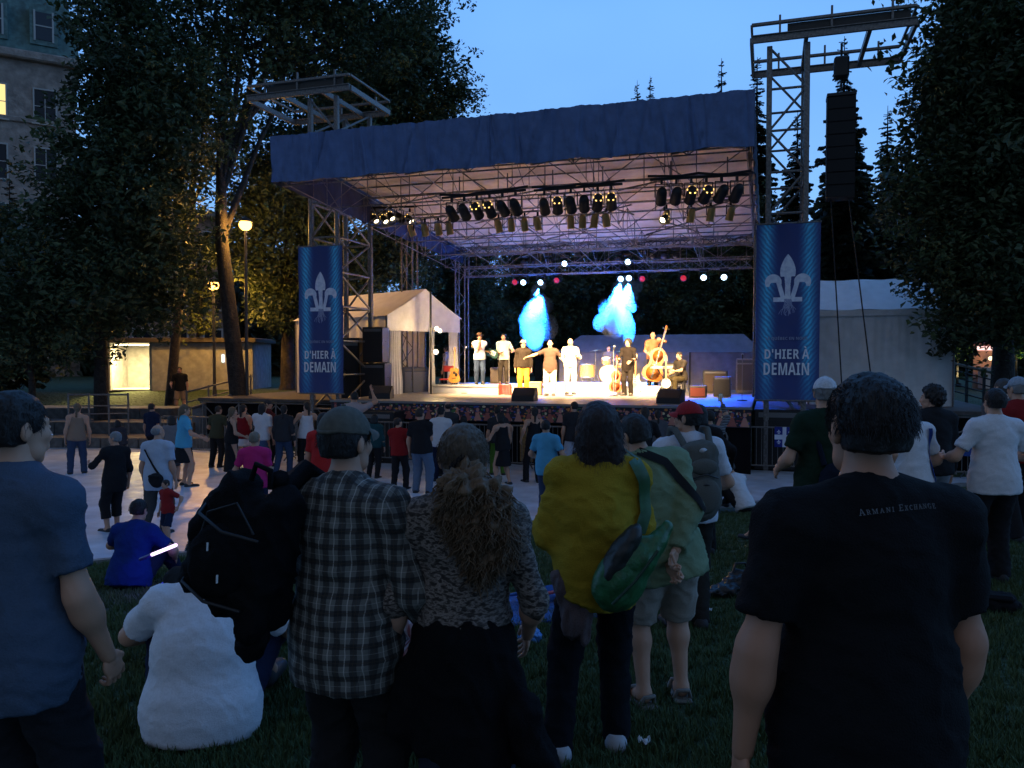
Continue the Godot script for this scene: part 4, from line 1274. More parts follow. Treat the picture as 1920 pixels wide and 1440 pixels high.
	for s in [[Vector3(-2.28, 4.66, -8.8), Vector3(-2.7, 0.6, -7.2), 20, 0.3], [Vector3(0.78, 4.7, -8.8), Vector3(0.2, 0.6, -6.6), 22, 0.32], [Vector3(1.08, 4.72, -8.8), Vector3(0.9, 0.6, -7.0), 12, 0.32]]:
		for k in s[2]:
			var fv := FogVolume.new()
			fv.name = numbered("stage_smoke"); fv.shape = RenderingServer.FOG_VOLUME_SHAPE_ELLIPSOID
			var along := rng.randf_range(0.04, 0.5)
			fv.size = Vector3(rng.randf_range(0.4, 0.9), rng.randf_range(0.5, 1.1), rng.randf_range(0.4, 0.9)) * (0.6 + along)
			var p: Vector3 = s[0].lerp(s[1], along) + Vector3(rng.randf_range(-1, 1), rng.randf_range(-0.4, 0.4), rng.randf_range(-1, 1)) * s[3] * (0.6 + 3.0 * along)
			fv.transform = stage_frame * Transform3D(Basis.from_euler(Vector3(0, rng.randf() * 3.0, rng.randf_range(-0.6, 0.6))), p)
			var fm := FogMaterial.new(); fm.density = 0.42; fm.albedo = Color(0.9, 0.95, 1.0)
			fv.material = fm
			add_child(fv)
			meta(fv, "drifting stage smoke lit blue by the back lamps", "smoke", "stage smoke", "stuff")

# ---------- trees, houses, street lamps ----------
var leaf_mat: StandardMaterial3D
var bark: StandardMaterial3D
var sprays := []
var needles := []

func prepare_leaves() -> void:
	leaf_mat = StandardMaterial3D.new()
	leaf_mat.vertex_color_use_as_albedo = true; leaf_mat.roughness = 0.6
	leaf_mat.backlight_enabled = true; leaf_mat.backlight = Color(0.25, 0.32, 0.12)
	bark = grain(0.075, 0.06, 0.048, 0.9, 1.2, 0.45, 0.0, 0.9)
	rng.seed = 9
	for q in 3:
		var m := mb()
		for k in 26:
			var o := Vector3(rng.randf_range(-1, 1), rng.randf_range(-0.7, 0.7), rng.randf_range(-1, 1)) * 0.34
			var B := Basis.from_euler(Vector3(rng.randf_range(-0.9, 0.9), rng.randf() * TAU, rng.randf_range(-0.9, 0.9)))
			var l := rng.randf_range(0.07, 0.12)
			var a := o + B * Vector3(0, 0, -l)
			var b := o + B * Vector3(l * 0.55, 0.02, 0)
			var c := o + B * Vector3(0, -0.01, l)
			var d := o + B * Vector3(-l * 0.55, 0.02, 0)
			m.tri(a, b, c); m.tri(a, c, d)
		sprays.append(m.done())
	for q in 2:
		var m := mb()
		# a drooping fir branch along +x, one unit long
		m.tube([Vector3.ZERO, Vector3(0.5, -0.1, 0), Vector3(1, -0.16, 0)], [0.025, 0.015, 0.004], 4)
		for k in 44:
			var t := rng.randf_range(0.12, 1.0)
			var o := Vector3(t, -0.2 * t + 0.04 * t * t, 0)
			var sd := -1.0 if k % 2 else 1.0
			var l := 0.3 * (1.15 - t)  + 0.08
			var e := o + Vector3(l * 0.6, rng.randf_range(-0.16, -0.02), sd * l * rng.randf_range(0.5, 1.0))
			var w := Vector3(0.06, 0.03, 0.0)
			m.quad(o - w, o + w, e + w * 0.5, e - w * 0.5)
			m.quad(o - w.rotated(Vector3.RIGHT, 1.4), o + w.rotated(Vector3.RIGHT, 1.4), e, e + Vector3(0, -0.03, 0))
		needles.append(m.done())

func leafy(label: String, base: Vector3, lobes: Array, r: float, density: float, c0: Color, c1: Color, scale := 1.0, lean := Vector3.ZERO, sd := 1) -> void:
	# lobes: [centre, radii] in the world
	rng.seed = 1000 + sd
	var o := thing("leafy_tree", label, "tree", Transform3D(Basis.IDENTITY, base), "trees round the plaza")
	var top := Vector3.ZERO
	for l in lobes: top += l[0] / lobes.size()
	top -= base
	var m := mb()
	var h := top.y
	var fork := Vector3(lean.x, h * 0.45, lean.z)
	m.tube([Vector3(0, -0.2, 0), Vector3(0, 0.25, 0), fork * Vector3(0.4, 0.45, 0.4), fork, fork * Vector3(1.7, 1.5, 1.7) + (top - fork) * Vector3(0.15, 0.0, 0.15), fork * Vector3(2.2, 1.0, 2.2) + (top - fork) * Vector3(0.4, 1.2, 0.4)], [r * 1.6, r * 1.1, r, r * 0.8, r * 0.5, r * 0.12], 10)
	part(o, "trunk", m, bark)
	for l in lobes:
		var q: Vector3 = l[0] - base
		var f: Vector3 = fork.lerp(fork * Vector3(1.7, 1.5, 1.7) + (top - fork) * Vector3(0.15, 0.0, 0.15), rng.randf())
		var lm := mb()
		var mid := f.lerp(q, 0.5) + Vector3(rng.randf_range(-0.3, 0.3), 0.5, rng.randf_range(-0.3, 0.3))
		lm.tube([f, mid, q], [r * 0.45, r * 0.28, r * 0.1], 6)
		for k in 4:
			var dd: Vector3 = Vector3(rng.randf_range(-1, 1), rng.randf_range(-0.4, 1), rng.randf_range(-1, 1)).normalized() * l[1]
			lm.tube([mid.lerp(q, rng.randf_range(0.2, 0.9)), q + dd * 0.45 + Vector3(0, 0.1, 0), q + dd * 0.85], [r * 0.16, r * 0.09, 0.01], 4)
		part(o, "limb", lm, bark)
	for v in 3:
		var places := []
		for l in lobes:
			var rr: Vector3 = l[1]
			var n := int(density * rr.x * rr.y * rr.z * 4.2 / 3.0)
			var knots := []
			for k in int(clampf(rr.x * rr.y * rr.z * 2.2, 4, 16)):
				knots.append((Vector3(rng.randfn(), rng.randfn(), rng.randfn()).normalized() * pow(rng.randf(), 0.4)) * rr)
			for k in n:
				var kn: Vector3 = knots[k % knots.size()]
				var p: Vector3 = l[0] - base + kn + Vector3(rng.randfn(), rng.randfn() * 0.7, rng.randfn()) * (Vector3.ONE * 0.26 + 0.13 * rr)
				if p.y < 0.6: continue
				places.append(Transform3D(Basis.from_euler(Vector3(rng.randf_range(-0.5, 0.5), rng.randf() * TAU, rng.randf_range(-0.5, 0.5))).scaled(Vector3.ONE * rng.randf_range(0.55, 1.5) * scale), p))
		var mi := scatter("crown", sprays[v], places, leaf_mat, c0, c1)
		o.add_child(mi, true)

func fir(label: String, base: Vector3, h: float, wide: float, sd: int, bare := 0.12) -> void:
	rng.seed = 2000 + sd
	var o := thing("conifer_tree", label, "tree", Transform3D(Basis.IDENTITY, base), "conifers behind the stage")
	part(o, "trunk", mb().tube([Vector3(0, -0.2, 0), Vector3(0, h * 0.5, 0), Vector3(0, h, 0)], [h * 0.016, h * 0.011, 0.012], 8), bark)
	for v in 2:
		var places := []
		var y := h * bare + 0.1 * v
		while y < h * 0.99:
			var t := y / h
			var r := wide * pow(1.0 - t, 0.85) * rng.randf_range(0.75, 1.1) + 0.12
			var n := 10 if t < 0.85 else 6
			for k in n:
				var a := rng.randf() * TAU
				var s := r * rng.randf_range(0.6, 1.1)
				places.append(Transform3D(Basis(Vector3.UP, a) * Basis(Vector3.BACK, rng.randf_range(-0.35, 0.1) + 0.75 * maxf(t - 0.85, 0.0) * 6.0).scaled(Vector3(s, s * 0.9, s)), Vector3(0, y + rng.randf_range(-0.15, 0.15), 0)))
			y += h * rng.randf_range(0.018, 0.034)
		o.add_child(scatter("crown", needles[v], places, leaf_mat, Color(0.012, 0.022, 0.014), Color(0.03, 0.048, 0.028)), true)

func lobe(px: float, py: float, d: float, rx: float, ry: float, rz: float) -> Array:
	return [spot(px, py, d), Vector3(rx, ry, rz)]

func vegetation() -> void:
	prepare_leaves()
	var g0 := Color(0.02, 0.035, 0.012)
	var g1 := Color(0.065, 0.095, 0.034)
	leafy("tall tree with spreading crown behind the left tower", on_ground(452, 27), [lobe(480, 60, 28, 2.2, 2.0, 2.0), lobe(560, 20, 29, 2.6, 2.2, 2.2), lobe(640, 120, 30, 2.2, 2.0, 2.0), lobe(430, 180, 27.5, 1.3, 1.6, 1.4), lobe(700, 20, 30, 2.4, 2.0, 2.2), lobe(545, 150, 30, 1.6, 1.4, 1.5), lobe(470, -70, 28, 3, 1.8, 2), lobe(620, -60, 29, 3, 1.8, 2)], 0.27, 3.6, g0, g1, 1.0, Vector3(-0.6, 0, 0), 1)
	leafy("broad leafy tree rising over the left half of the stage roof", on_ground(760, 37), [lobe(760, 150, 35, 2.4, 2.4, 2.2), lobe(830, 190, 35, 1.6, 1.2, 1.4), lobe(790, 90, 35.5, 1.5, 1.5, 1.4), lobe(700, 100, 35, 2.2, 2.2, 2.0), lobe(860, 165, 35, 0.9, 0.5, 0.8), lobe(690, 220, 35, 2.6, 1.8, 2.0), lobe(770, 30, 35.5, 0.9, 1.4, 1.2), lobe(640, 230, 34, 2.0, 2.0, 1.6)], 0.3, 8.0, g0, g1, 1.0, Vector3.ZERO, 2)
	leafy("dark wide tree in front of the stone building", on_ground(190, 27), [lobe(235, 160, 25, 1.7, 1.5, 1.8), lobe(260, 250, 25.5, 2.4, 2.2, 2), lobe(225, 330, 24.5, 1.4, 1.8, 1.7), lobe(230, 430, 25, 2.4, 2.0, 2.0), lobe(120, 520, 24.5, 2.2, 1.7, 1.8), lobe(260, 560, 26, 1.9, 1.5, 1.6), lobe(300, 470, 26, 0.9, 1.4, 1.4), lobe(60, 600, 24, 1.6, 1.1, 1.5), lobe(320, 140, 26, 1.4, 1.8, 1.4), lobe(245, 40, 25.5, 1.6, 1.3, 1.5)], 0.24, 10.0, g0, g1, 1.0, Vector3.ZERO, 3)
	leafy("high thin crown of the tree beside the dark wide one", on_ground(318, 30), [lobe(350, 60, 30, 2.4, 1.8, 2), lobe(400, 250, 30, 1.4, 2.4, 1.6), lobe(300, -30, 30, 3.0, 1.8, 2), lobe(360, 340, 30, 0.8, 1.2, 1.2), lobe(215, 20, 31, 1.2, 1.0, 1.4)], 0.17, 3.6, g0, g1, 1.0, Vector3(0.6, 0, 0), 4)
	leafy("small leafy tree standing at the left edge", on_ground(60, 26), [lobe(20, 520, 27, 1.5, 2.4, 1.5), lobe(-40, 600, 26, 1.8, 1.6, 1.5), lobe(90, 640, 27, 1.6, 0.8, 1.2)], 0.13, 16.0, g0, g1, 0.9, Vector3.ZERO, 5)
	leafy("young tree lit yellow by the street lamps", on_ground(372, 34), [lobe(375, 610, 33.5, 0.7, 0.7, 0.7), lobe(350, 570, 34, 0.8, 1.0, 0.8), lobe(405, 470, 34.5, 0.8, 1.1, 0.8), lobe(430, 440, 35, 0.5, 1.0, 0.5)], 0.09, 24.0, Color(0.04, 0.06, 0.015), Color(0.08, 0.1, 0.03), 0.8, Vector3.ZERO, 6)
	leafy("dense tree filling the gap between left tower and tent", on_ground(540, 33), [lobe(540, 330, 32, 1.8, 2.4, 1.8), lobe(500, 480, 32.5, 1.3, 2.4, 1.5), lobe(555, 560, 33, 1.5, 1.6, 1.4), lobe(600, 400, 33, 1.6, 2.2, 1.5), lobe(700, 500, 33, 2.0, 1.8, 1.5), lobe(780, 470, 34, 1.7, 1.4, 1.3), lobe(650, 520, 33, 1.5, 1.6, 1.3)], 0.28, 15.0, g0, g1, 1.0, Vector3.ZERO, 7)
	leafy("large dark tree overhanging the right tent", on_ground(1880, 21), [lobe(1860, 120, 19.5, 1.5, 1.8, 1.8), lobe(1800, 200, 19.8, 0.7, 0.8, 0.8), lobe(1850, 330, 19.5, 1.7, 1.5, 1.6), lobe(1790, 440, 19.6, 1.3, 1.2, 1.2), lobe(1860, 520, 19, 1.5, 1.3, 1.4), lobe(1770, 600, 19.4, 0.25, 0.18, 0.3), lobe(1940, 220, 19, 1.6, 2.6, 1.6), lobe(1950, 560, 19, 1.4, 1.3, 1.4), lobe(1880, -20, 20, 1.7, 1.5, 1.6), lobe(1830, 620, 20, 0.7, 0.5, 0.7), lobe(1740, 500, 19.8, 0.5, 0.4, 0.5), lobe(1730, 370, 20, 0.4, 0.6, 0.5), lobe(1775, 290, 20, 0.8, 0.8, 0.8)], 0.3, 34.0, g0, g1, 0.85, Vector3.ZERO, 8)
	for t in [[870, 640, 39, "leafy tree behind the singers at the back of the stage"], [1010, 600, 42, "dark tree behind the left blue smoke"], [1290, 590, 40, "dark tree behind the double bass"], [1370, 560, 41, "pale-trunked tree behind the right end of the stage"], [1150, 560, 44, "dark tree behind the drum kit"]]:
		var px: float = t[0]
		leafy(t[3], on_ground(px, t[2]), [lobe(px, t[1] - 60, t[2], 1.9, 2.2, 1.6), lobe(px - 40, t[1] - 10, t[2] + 0.5, 1.5, 1.3, 1.3), lobe(px + 45, t[1] - 20, t[2] - 0.5, 1.5, 1.6, 1.3), lobe(px, t[1] - 140, t[2], 1.8, 1.6, 1.6)], 0.2, 22.0, g0, g1, 1.0, Vector3.ZERO, int(px))
	fir("tallest conifer, just right of the right tower", on_ground(1575, 37), 16.0, 2.6, 1, 0.2)
	fir("slim conifer right of the tallest one", on_ground(1657, 40), 13.8, 2.2, 2, 0.15)
	fir("conifer tip showing left of the right tower top", on_ground(1348, 44), 17.6, 2.3, 3)
	fir("conifer tip directly beside the right tower", on_ground(1414, 43), 17.3, 2.3, 4)
	fir("left of two small conifer tips above the roof", on_ground(1192, 66), 24.0, 3.2, 5)
	fir("right of two small conifer tips above the roof", on_ground(1216, 66), 24.3, 3.2, 6)
	fir("conifer between the right tower legs", on_ground(1490, 40), 13.5, 2.2, 7, 0.1)
	fir("conifer half hidden by the large right tree", on_ground(1700, 42), 11.5, 2.3, 8, 0.1)
	fir("bare-stemmed conifer behind the right tent", on_ground(1620, 45), 12.0, 2.3, 9, 0.3)
	fir("dense conifer behind the loudspeaker column", on_ground(1600, 39), 12.6, 2.6, 11, 0.1)
	fir("broad conifer between slim one and large right tree", on_ground(1690, 38), 10.2, 2.6, 12, 0.08)
	fir("low conifer just right of the right banner", on_ground(1545, 41), 11.0, 2.4, 13, 0.08)
	fir("short dark conifer at the far left below the building", on_ground(25, 33), 9.0, 1.6, 10)
	for k in 2:
		leafy(["bright green bush lit from below at the right edge", "green bush right of the closed tent"][k], on_ground([1905, 1795][k], [36, 37][k]), [lobe([1912, 1800][k], 630, [36, 37][k], 0.8, 0.6, 0.7)], 0.05, 60.0, Color(0.05, 0.12, 0.015), Color(0.1, 0.2, 0.03), 0.7, Vector3.ZERO, 40 + k)

func window_on(b: Node3D, x: float, y: float, w: float, h: float, lit: bool) -> void:
	var win := part(b, "window", mb().box(Vector3(x, y, 0.02), Vector3(w, h, 0.05)), glow(1.0, 0.75, 0.3, 1.1) if lit else plain(0.02, 0.025, 0.03, 0.08))
	var fm := mb()
	for e in [-1, 1]: fm.box(Vector3(x + e * (w / 2 + 0.04), y, 0.05), Vector3(0.1, h + 0.2, 0.1))
	fm.box(Vector3(x, y + h / 2 + 0.05, 0.05), Vector3(w, 0.1, 0.1)); fm.box(Vector3(x, y, 0.055), Vector3(w, 0.05, 0.05)); fm.box(Vector3(x, y, 0.056), Vector3(0.05, h, 0.05))
	part(win, "frame", fm, plain(0.4, 0.39, 0.36, 0.7))
	part(win, "sill", mb().bevel(Vector3(x, y - h / 2 - 0.1, 0.1), Vector3(w + 0.4, 0.12, 0.28), 0.02), plain(0.42, 0.38, 0.33, 0.8))

func houses() -> void:
	var p := spot(150, 672, 58)
	var b := thing("stone_building", "tall stone building with green copper roof behind the left trees", "building", Transform3D(Basis(Vector3.UP, 0.55), Vector3(p.x, 0.45, p.z)))
	var stone := grain(0.4, 0.34, 0.29, 0.85, 0.25, 0.7, 0.0, 0.3)
	part(b, "wall", mb().box(Vector3(-14, 11, -6), Vector3(28, 22, 12)), stone)
	part(b, "roof", mb().quad(Vector3(-28.3, 22.6, 0.4), Vector3(0.3, 22.6, 0.4), Vector3(-0.6, 29, -2), Vector3(-27.5, 29, -2)).quad(Vector3(0.3, 22.6, 0.4), Vector3(0.3, 22.6, -12), Vector3(-0.6, 29, -10), Vector3(-0.6, 29, -2)).quad(Vector3(-27.5, 29, -2), Vector3(-0.6, 29, -2), Vector3(-0.6, 29, -10), Vector3(-27.5, 29, -10)), grain(0.12, 0.24, 0.22, 0.6, 0.4, 0.6))
	part(b, "cornice", mb().bevel(Vector3(-14, 22.3, 0.1), Vector3(28.8, 0.6, 1.0), 0.1), stone)
	part(b, "string_course", mb().bevel(Vector3(-14, 17.9, 0.02), Vector3(28.4, 0.35, 0.3), 0.05), stone)
	part(b, "string_course", mb().bevel(Vector3(-14, 8.6, 0.02), Vector3(28.4, 0.35, 0.3), 0.05), stone)
	for j in 5:
		for i in 9: window_on(b, -1.9 - 3.0 * i, 2.6 + 4.1 * j, 1.3, 2.3, i == 1 and j == 4 or i == 4 and j == 3)
	for i in 9:
		var dm := part(b, "dormer", mb().box(Vector3(-1.9 - 3.0 * i, 24.6, -0.9), Vector3(1.7, 2.8, 2.4)), grain(0.14, 0.26, 0.24, 0.6, 0.4, 0.6))
		part(dm, "pane", mb().box(Vector3(-1.9 - 3.0 * i, 24.5, 0.32), Vector3(1.0, 1.9, 0.04)), plain(0.03, 0.05, 0.07, 0.08))
		part(dm, "frame", mb().box(Vector3(-2.46 - 3.0 * i, 24.5, 0.34), Vector3(0.12, 2.1, 0.08)).box(Vector3(-1.34 - 3.0 * i, 24.5, 0.34), Vector3(0.12, 2.1, 0.08)).box(Vector3(-1.9 - 3.0 * i, 24.5, 0.34), Vector3(1.0, 0.08, 0.08)), plain(0.4, 0.42, 0.4, 0.7))
	p = spot(432, 672, 50)
	var b2 := thing("brick_building", "lit brick building glimpsed beyond the left street lamps", "building", Transform3D(Basis(Vector3.UP, 0.3), Vector3(p.x, 0.45, p.z)))
	part(b2, "wall", mb().box(Vector3(-3, 5, -4), Vector3(6, 10, 8)), grain(0.35, 0.26, 0.2, 0.85, 0.4, 0.65, 0.0, 0.3))
	part(b2, "cornice", mb().bevel(Vector3(-3, 10.1, 0.1), Vector3(6.6, 0.4, 0.9), 0.05), stone)
	for i in 3:
		for j in 3: window_on(b2, -1.0 - 2.0 * i, 2.2 + 3.0 * j, 1.0, 1.7, false)
	# low white service building with a lit opening
	var k := thing("service_kiosk", "low white service building with a brightly lit open bay", "building", Transform3D(Basis(Vector3.UP, 0.06), Vector3(-16.8, 0.4, -33.0)))
	var wm := grain(0.36, 0.37, 0.38, 0.8, 0.6, 0.8)
	part(k, "wall", mb().box(Vector3(3.95, 1.0, -0.1), Vector3(4.1, 2.0, 0.2)), wm)
	part(k, "back_wall", mb().box(Vector3(2.75, 1.0, -3.1), Vector3(6.5, 2.0, 0.2)), wm)
	part(k, "side_wall", mb().box(Vector3(-0.4, 1.0, -1.6), Vector3(0.2, 2.0, 2.8)), wm)
	part(k, "side_wall", mb().box(Vector3(5.9, 1.0, -1.6), Vector3(0.2, 2.0, 2.8)), wm)
	part(k, "partition", mb().box(Vector3(1.8, 1.0, -1.6), Vector3(0.16, 2.0, 2.8)), wm)
	part(k, "floor", mb().box(Vector3(2.75, 0.03, -1.6), Vector3(6.3, 0.06, 2.8)), wm)
	part(k, "roof", mb().bevel(Vector3(2.75, 2.1, -1.5), Vector3(6.9, 0.2, 3.6), 0.03), plain(0.06, 0.05, 0.045, 0.8))
	part(k, "column", mb().bevel(Vector3(0.12, 1.0, -0.1), Vector3(0.16, 2.0, 0.16), 0.02), wm)
	var tube := part(k, "ceiling_lamp", mb().box(Vector3(0.75, 1.93, -1.2), Vector3(1.6, 0.06, 0.25)), glow(1.0, 0.85, 0.5, 6.0))
	var al := AreaLight3D.new(); al.name = "lamp_light"; al.area_size = Vector2(1.6, 0.25); al.light_color = Color(1.0, 0.86, 0.58); al.light_energy = 40.0; al.shadow_enabled = true; al.area_range = 30
	al.transform = Transform3D(Basis(Vector3.RIGHT, -PI / 2), Vector3(0.75, 1.88, -1.2))
	tube.add_child(al)
	part(k, "wall_lamp", mb().bevel(Vector3(4.8, 1.35, 0.03), Vector3(0.12, 0.34, 0.06), 0.02), glow(0.9, 1.0, 0.9, 1.5))
	# street lamps
	for s in [[460, 422, 27.0, "taller street lamp glowing warm beside the leaning trunk"], [400, 535, 31.0, "lower street lamp glowing behind the young tree"]]:
		var q := spot(s[0], s[1], s[2])
		var gy := ground_y(q.x, q.z)
		var o := thing("street_lamp", s[3], "street lamp", Transform3D(Basis.IDENTITY, Vector3(q.x, gy, q.z)), "street lamps left of the stage")
		var hh := q.y - gy
		part(o, "post", mb().tube([Vector3.ZERO, Vector3(0, 0.6, 0), Vector3(0, hh - 0.15, 0)], [0.09, 0.06, 0.045], 10), plain(0.05, 0.05, 0.05, 0.5))
		part(o, "cap", mb().lathe([Vector2(0.24, hh + 0.1), Vector2(0.2, hh + 0.18), Vector2(0.05, hh + 0.26), Vector2(0.001, hh + 0.3)], 14), plain(0.05, 0.05, 0.05, 0.5))
		part(o, "lamp_globe", mb().ball(Vector3(0, hh, 0), Vector3(0.21, 0.19, 0.21), 14, 10), glow(1.0, 0.5, 0.1, 7.0))
		var l := OmniLight3D.new(); l.name = "lamp_light"; l.light_color = Color(1.0, 0.72, 0.32); l.light_energy = 15.0 if s[0] > 430 else 20.0; l.light_size = 0.2; l.omni_range = 60; l.omni_attenuation = 2.0; l.shadow_enabled = true
		l.position = Vector3(0, hh, 0)
		o.add_child(l)

func terraces() -> void:
	# stepped banks with rails left of the plaza, ramp with rails
	var con := grain(0.16, 0.155, 0.15, 0.85, 0.8, 0.65)
	for s in 3:
		var a := spot(-60, 720, 25.5 + s * 1.6); var b := spot(420 - s * 40, 720, 25.0 + s * 1.6)
		var y := -0.75 + 0.36 * s
		var st2 := thing("stone_step", "%s grey stone terrace step beyond the plaza at left" % ["lowest", "middle", "highest"][s], "step", Transform3D(Basis.IDENTITY, Vector3(0, y, 0)), "terrace steps left of the plaza")
		a.y = 0; b.y = 0
		var n := 7
		for k in n:
			var c := a.lerp(b, (k + 0.5) / n)
			part(st2, "block", mb().bevel(c + Vector3(0, -0.3, 0), Vector3(a.distance_to(b) / n - 0.02, 0.72, 1.5), 0.02, Basis(Vector3.UP, atan2(-(b - a).z, (b - a).x))), con)
	for r in [[128, 240, 740, 24.5, "railing standing on the terrace left of the ramp"], [350, 470, 735, 27.0, "sloping railing along the ramp behind the plaza"]]:
		var o := thing("hand_railing", r[4], "railing", Transform3D.IDENTITY, "railings left of the plaza")
		var a := spot(r[0], r[2], r[3]); var b := spot(r[1], r[2] - (0 if r[0] < 200 else 30), r[3] + 1.0)
		part(o, "top_rail", mb().tube([a, b], 0.03, 8), steel)
		part(o, "mid_rail", mb().tube([a - Vector3(0, 0.35, 0), b - Vector3(0, 0.35, 0)], 0.022, 8), steel)
		part(o, "low_rail", mb().tube([a - Vector3(0, 0.6, 0), b - Vector3(0, 0.6, 0)], 0.022, 8), steel)
		for k in 4:
			var c := a.lerp(b, k / 3.0)
			part(o, "post", mb().tube([Vector3(c.x, ground_y(c.x, c.z) - 0.1, c.z), c + Vector3(0, 0.05, 0)], 0.03, 8), steel)
	var rp := thing("access_ramp", "grey access ramp climbing to the right beyond the plaza", "ramp", Transform3D.IDENTITY)
	var a0 := spot(360, 768, 26.0); var a1 := spot(452, 738, 27.0)
	part(rp, "slope", mb().quad(a0, a1, a1 + Vector3(-0.3, 0.12, -1.6), a0 + Vector3(-0.3, 0.12, -1.6)).quad(a0 + Vector3(0, -1, 0), a1 + Vector3(0, -1, 0), a1, a0), grain(0.3, 0.3, 0.31, 0.8, 0.8, 0.7))
	part(rp, "kerb", mb().tube([a0 + Vector3(0, 0.05, 0), a1 + Vector3(0, 0.05, 0)], 0.05, 6), con)
	# handrail right of the closed tent
	var o := thing("hand_railing", "dark sloping fence beside the closed white tent", "railing", Transform3D.IDENTITY, "railings right of the stage")
	var c0 := spot(1782, 680, 23.5); var c1 := spot(1915, 712, 21.5)
	part(o, "top_rail", mb().tube([c0, c1], 0.04, 8), grain(0.2, 0.13, 0.07, 0.6, 2.0, 0.6))
	for k in 4: part(o, "rail", mb().tube([c0 - Vector3(0, 0.2 + 0.2 * k, 0), c1 - Vector3(0, 0.2 + 0.2 * k, 0)], 0.02, 6), black)
	for k in 5:
		var c := c0.lerp(c1, k / 4.0)
		part(o, "post", mb().box(c - Vector3(0, 0.6, 0), Vector3(0.06, 1.3, 0.06)), black)
	# small lit snack stand far right
	var q := on_ground(1862, 33)
	var s := thing("snack_stand", "small lit stall glowing pink and white at far right", "stall", Transform3D(Basis.IDENTITY, q))
	part(s, "counter", mb().bevel(Vector3(0, 0.5, 0), Vector3(1.0, 0.9, 0.5), 0.02), plain(0.5, 0.4, 0.33, 0.7))
	part(s, "back_panel", mb().box(Vector3(0, 0.95, -0.5), Vector3(1.1, 1.9, 0.05)), plain(0.3, 0.22, 0.18, 0.8))
	part(s, "awning", mb().bevel(Vector3(0, 1.95, -0.1), Vector3(1.2, 0.1, 1.2), 0.02), plain(0.25, 0.1, 0.1, 0.8))
	part(s, "menu_lamp", mb().bevel(Vector3(-0.1, 1.72, -0.4), Vector3(0.9, 0.16, 0.06), 0.02), glow(1.0, 0.6, 0.55, 1.6))
	var lb := part(s, "lamp", mb().ball(Vector3(0, 1.3, -0.2), Vector3.ONE * 0.09, 10, 7), glow(1.0, 0.75, 0.4, 2.5))
	var l := OmniLight3D.new(); l.name = "lamp_light"; l.light_color = Color(1.0, 0.7, 0.4); l.light_energy = 0.35; l.light_size = 0.09; l.omni_range = 20; l.omni_attenuation = 2.0; l.shadow_enabled = true
	l.position = Vector3(0, 1.3, -0.05); lb.add_child(l)
	# spotlight on the bushes behind
	for z in [[1900, 36.0], [1798, 37.5]]:
		var gq := on_ground(z[0], z[1] - 0.9)
		var up := thing("ground_lamp", "small garden lamp lighting the %s green bush" % ("right-hand" if z[0] > 1850 else "left-hand"), "lamp", Transform3D(Basis.IDENTITY, gq), "garden lamps at far right")
		part(up, "housing", mb().lathe([Vector2(0.001, 0.0), Vector2(0.09, 0.0), Vector2(0.1, 0.16), Vector2(0.085, 0.17)], 12), black)
		part(up, "lens", mb().lathe([Vector2(0.001, 0.165), Vector2(0.084, 0.16)], 12), glow(1.0, 0.95, 0.7, 2.0))
		var ol := SpotLight3D.new(); ol.name = "lamp_beam"; ol.light_color = Color(1.0, 0.95, 0.7); ol.light_energy = 5.0; ol.spot_angle = 50; ol.light_size = 0.08; ol.spot_range = 20; ol.shadow_enabled = true
		ol.transform = Transform3D(Basis(Vector3.RIGHT, 1.15), Vector3(0, 0.2, 0))
		up.add_child(ol)

# ---------- the crowd ----------
const WHITE := Color(0.7, 0.7, 0.72)
const BLACK := Color(0.02, 0.02, 0.022)
const NAVY := Color(0.016, 0.024, 0.055)
const JEANS := Color(0.045, 0.07, 0.13)
const BROWN := Color(0.035, 0.02, 0.012)
const GREY := Color(0.32, 0.31, 0.3)
const FAIR := Color(0.22, 0.14, 0.07)

func sat(s: Dictionary) -> Dictionary:
	# sitting on the ground, knees drawn up
	var h: float = s.h
	s.merge({"hip": Vector3(0, 0.085 * h, 0), "lean": 0.28, "lf": Vector3(-0.11, 0.047, -0.34), "rf": Vector3(0.11, 0.047, -0.34), "lk": Vector3(-0.25, 1, -0.2), "rk": Vector3(0.25, 1, -0.2), "lh": Vector3(-0.02, -0.12, -0.2), "rh": Vector3(0.02, -0.12, -0.2), "lp": Vector3(-1, -0.5, 0.2), "rp": Vector3(1, -0.5, 0.2)})
	return s

func plaid() -> StandardMaterial3D:
	var im := Image.create(64, 64, false, Image.FORMAT_RGB8)
	for j in 64:
		for i in 64:
			var c := Color(0.42, 0.42, 0.4)
			var dark := 0
			if i % 32 < 13: dark += 1
			if j % 32 < 11: dark += 1
			c = c.lerp(Color(0.08, 0.08, 0.09), [0.0, 0.55, 0.85][dark])
			if i % 32 == 22 or i % 32 == 23: c = c.lerp(Color(0.78, 0.76, 0.72), 0.65)
			if j % 32 == 21: c = c.lerp(Color(0.78, 0.76, 0.72), 0.5)
			if i % 32 == 6 or j % 32 == 5: c = c.lerp(Color(0.32, 0.25, 0.16), 0.6)
			if (i + j) % 2: c = c.darkened(0.1)
			im.set_pixel(i, j, c)
	var m := StandardMaterial3D.new()
	m.albedo_texture = ImageTexture.create_from_image(im); m.uv1_triplanar = true; m.uv1_scale = Vector3.ONE * 9.5; m.uv1_triplanar_sharpness = 6.0; m.roughness = 0.9
	return m

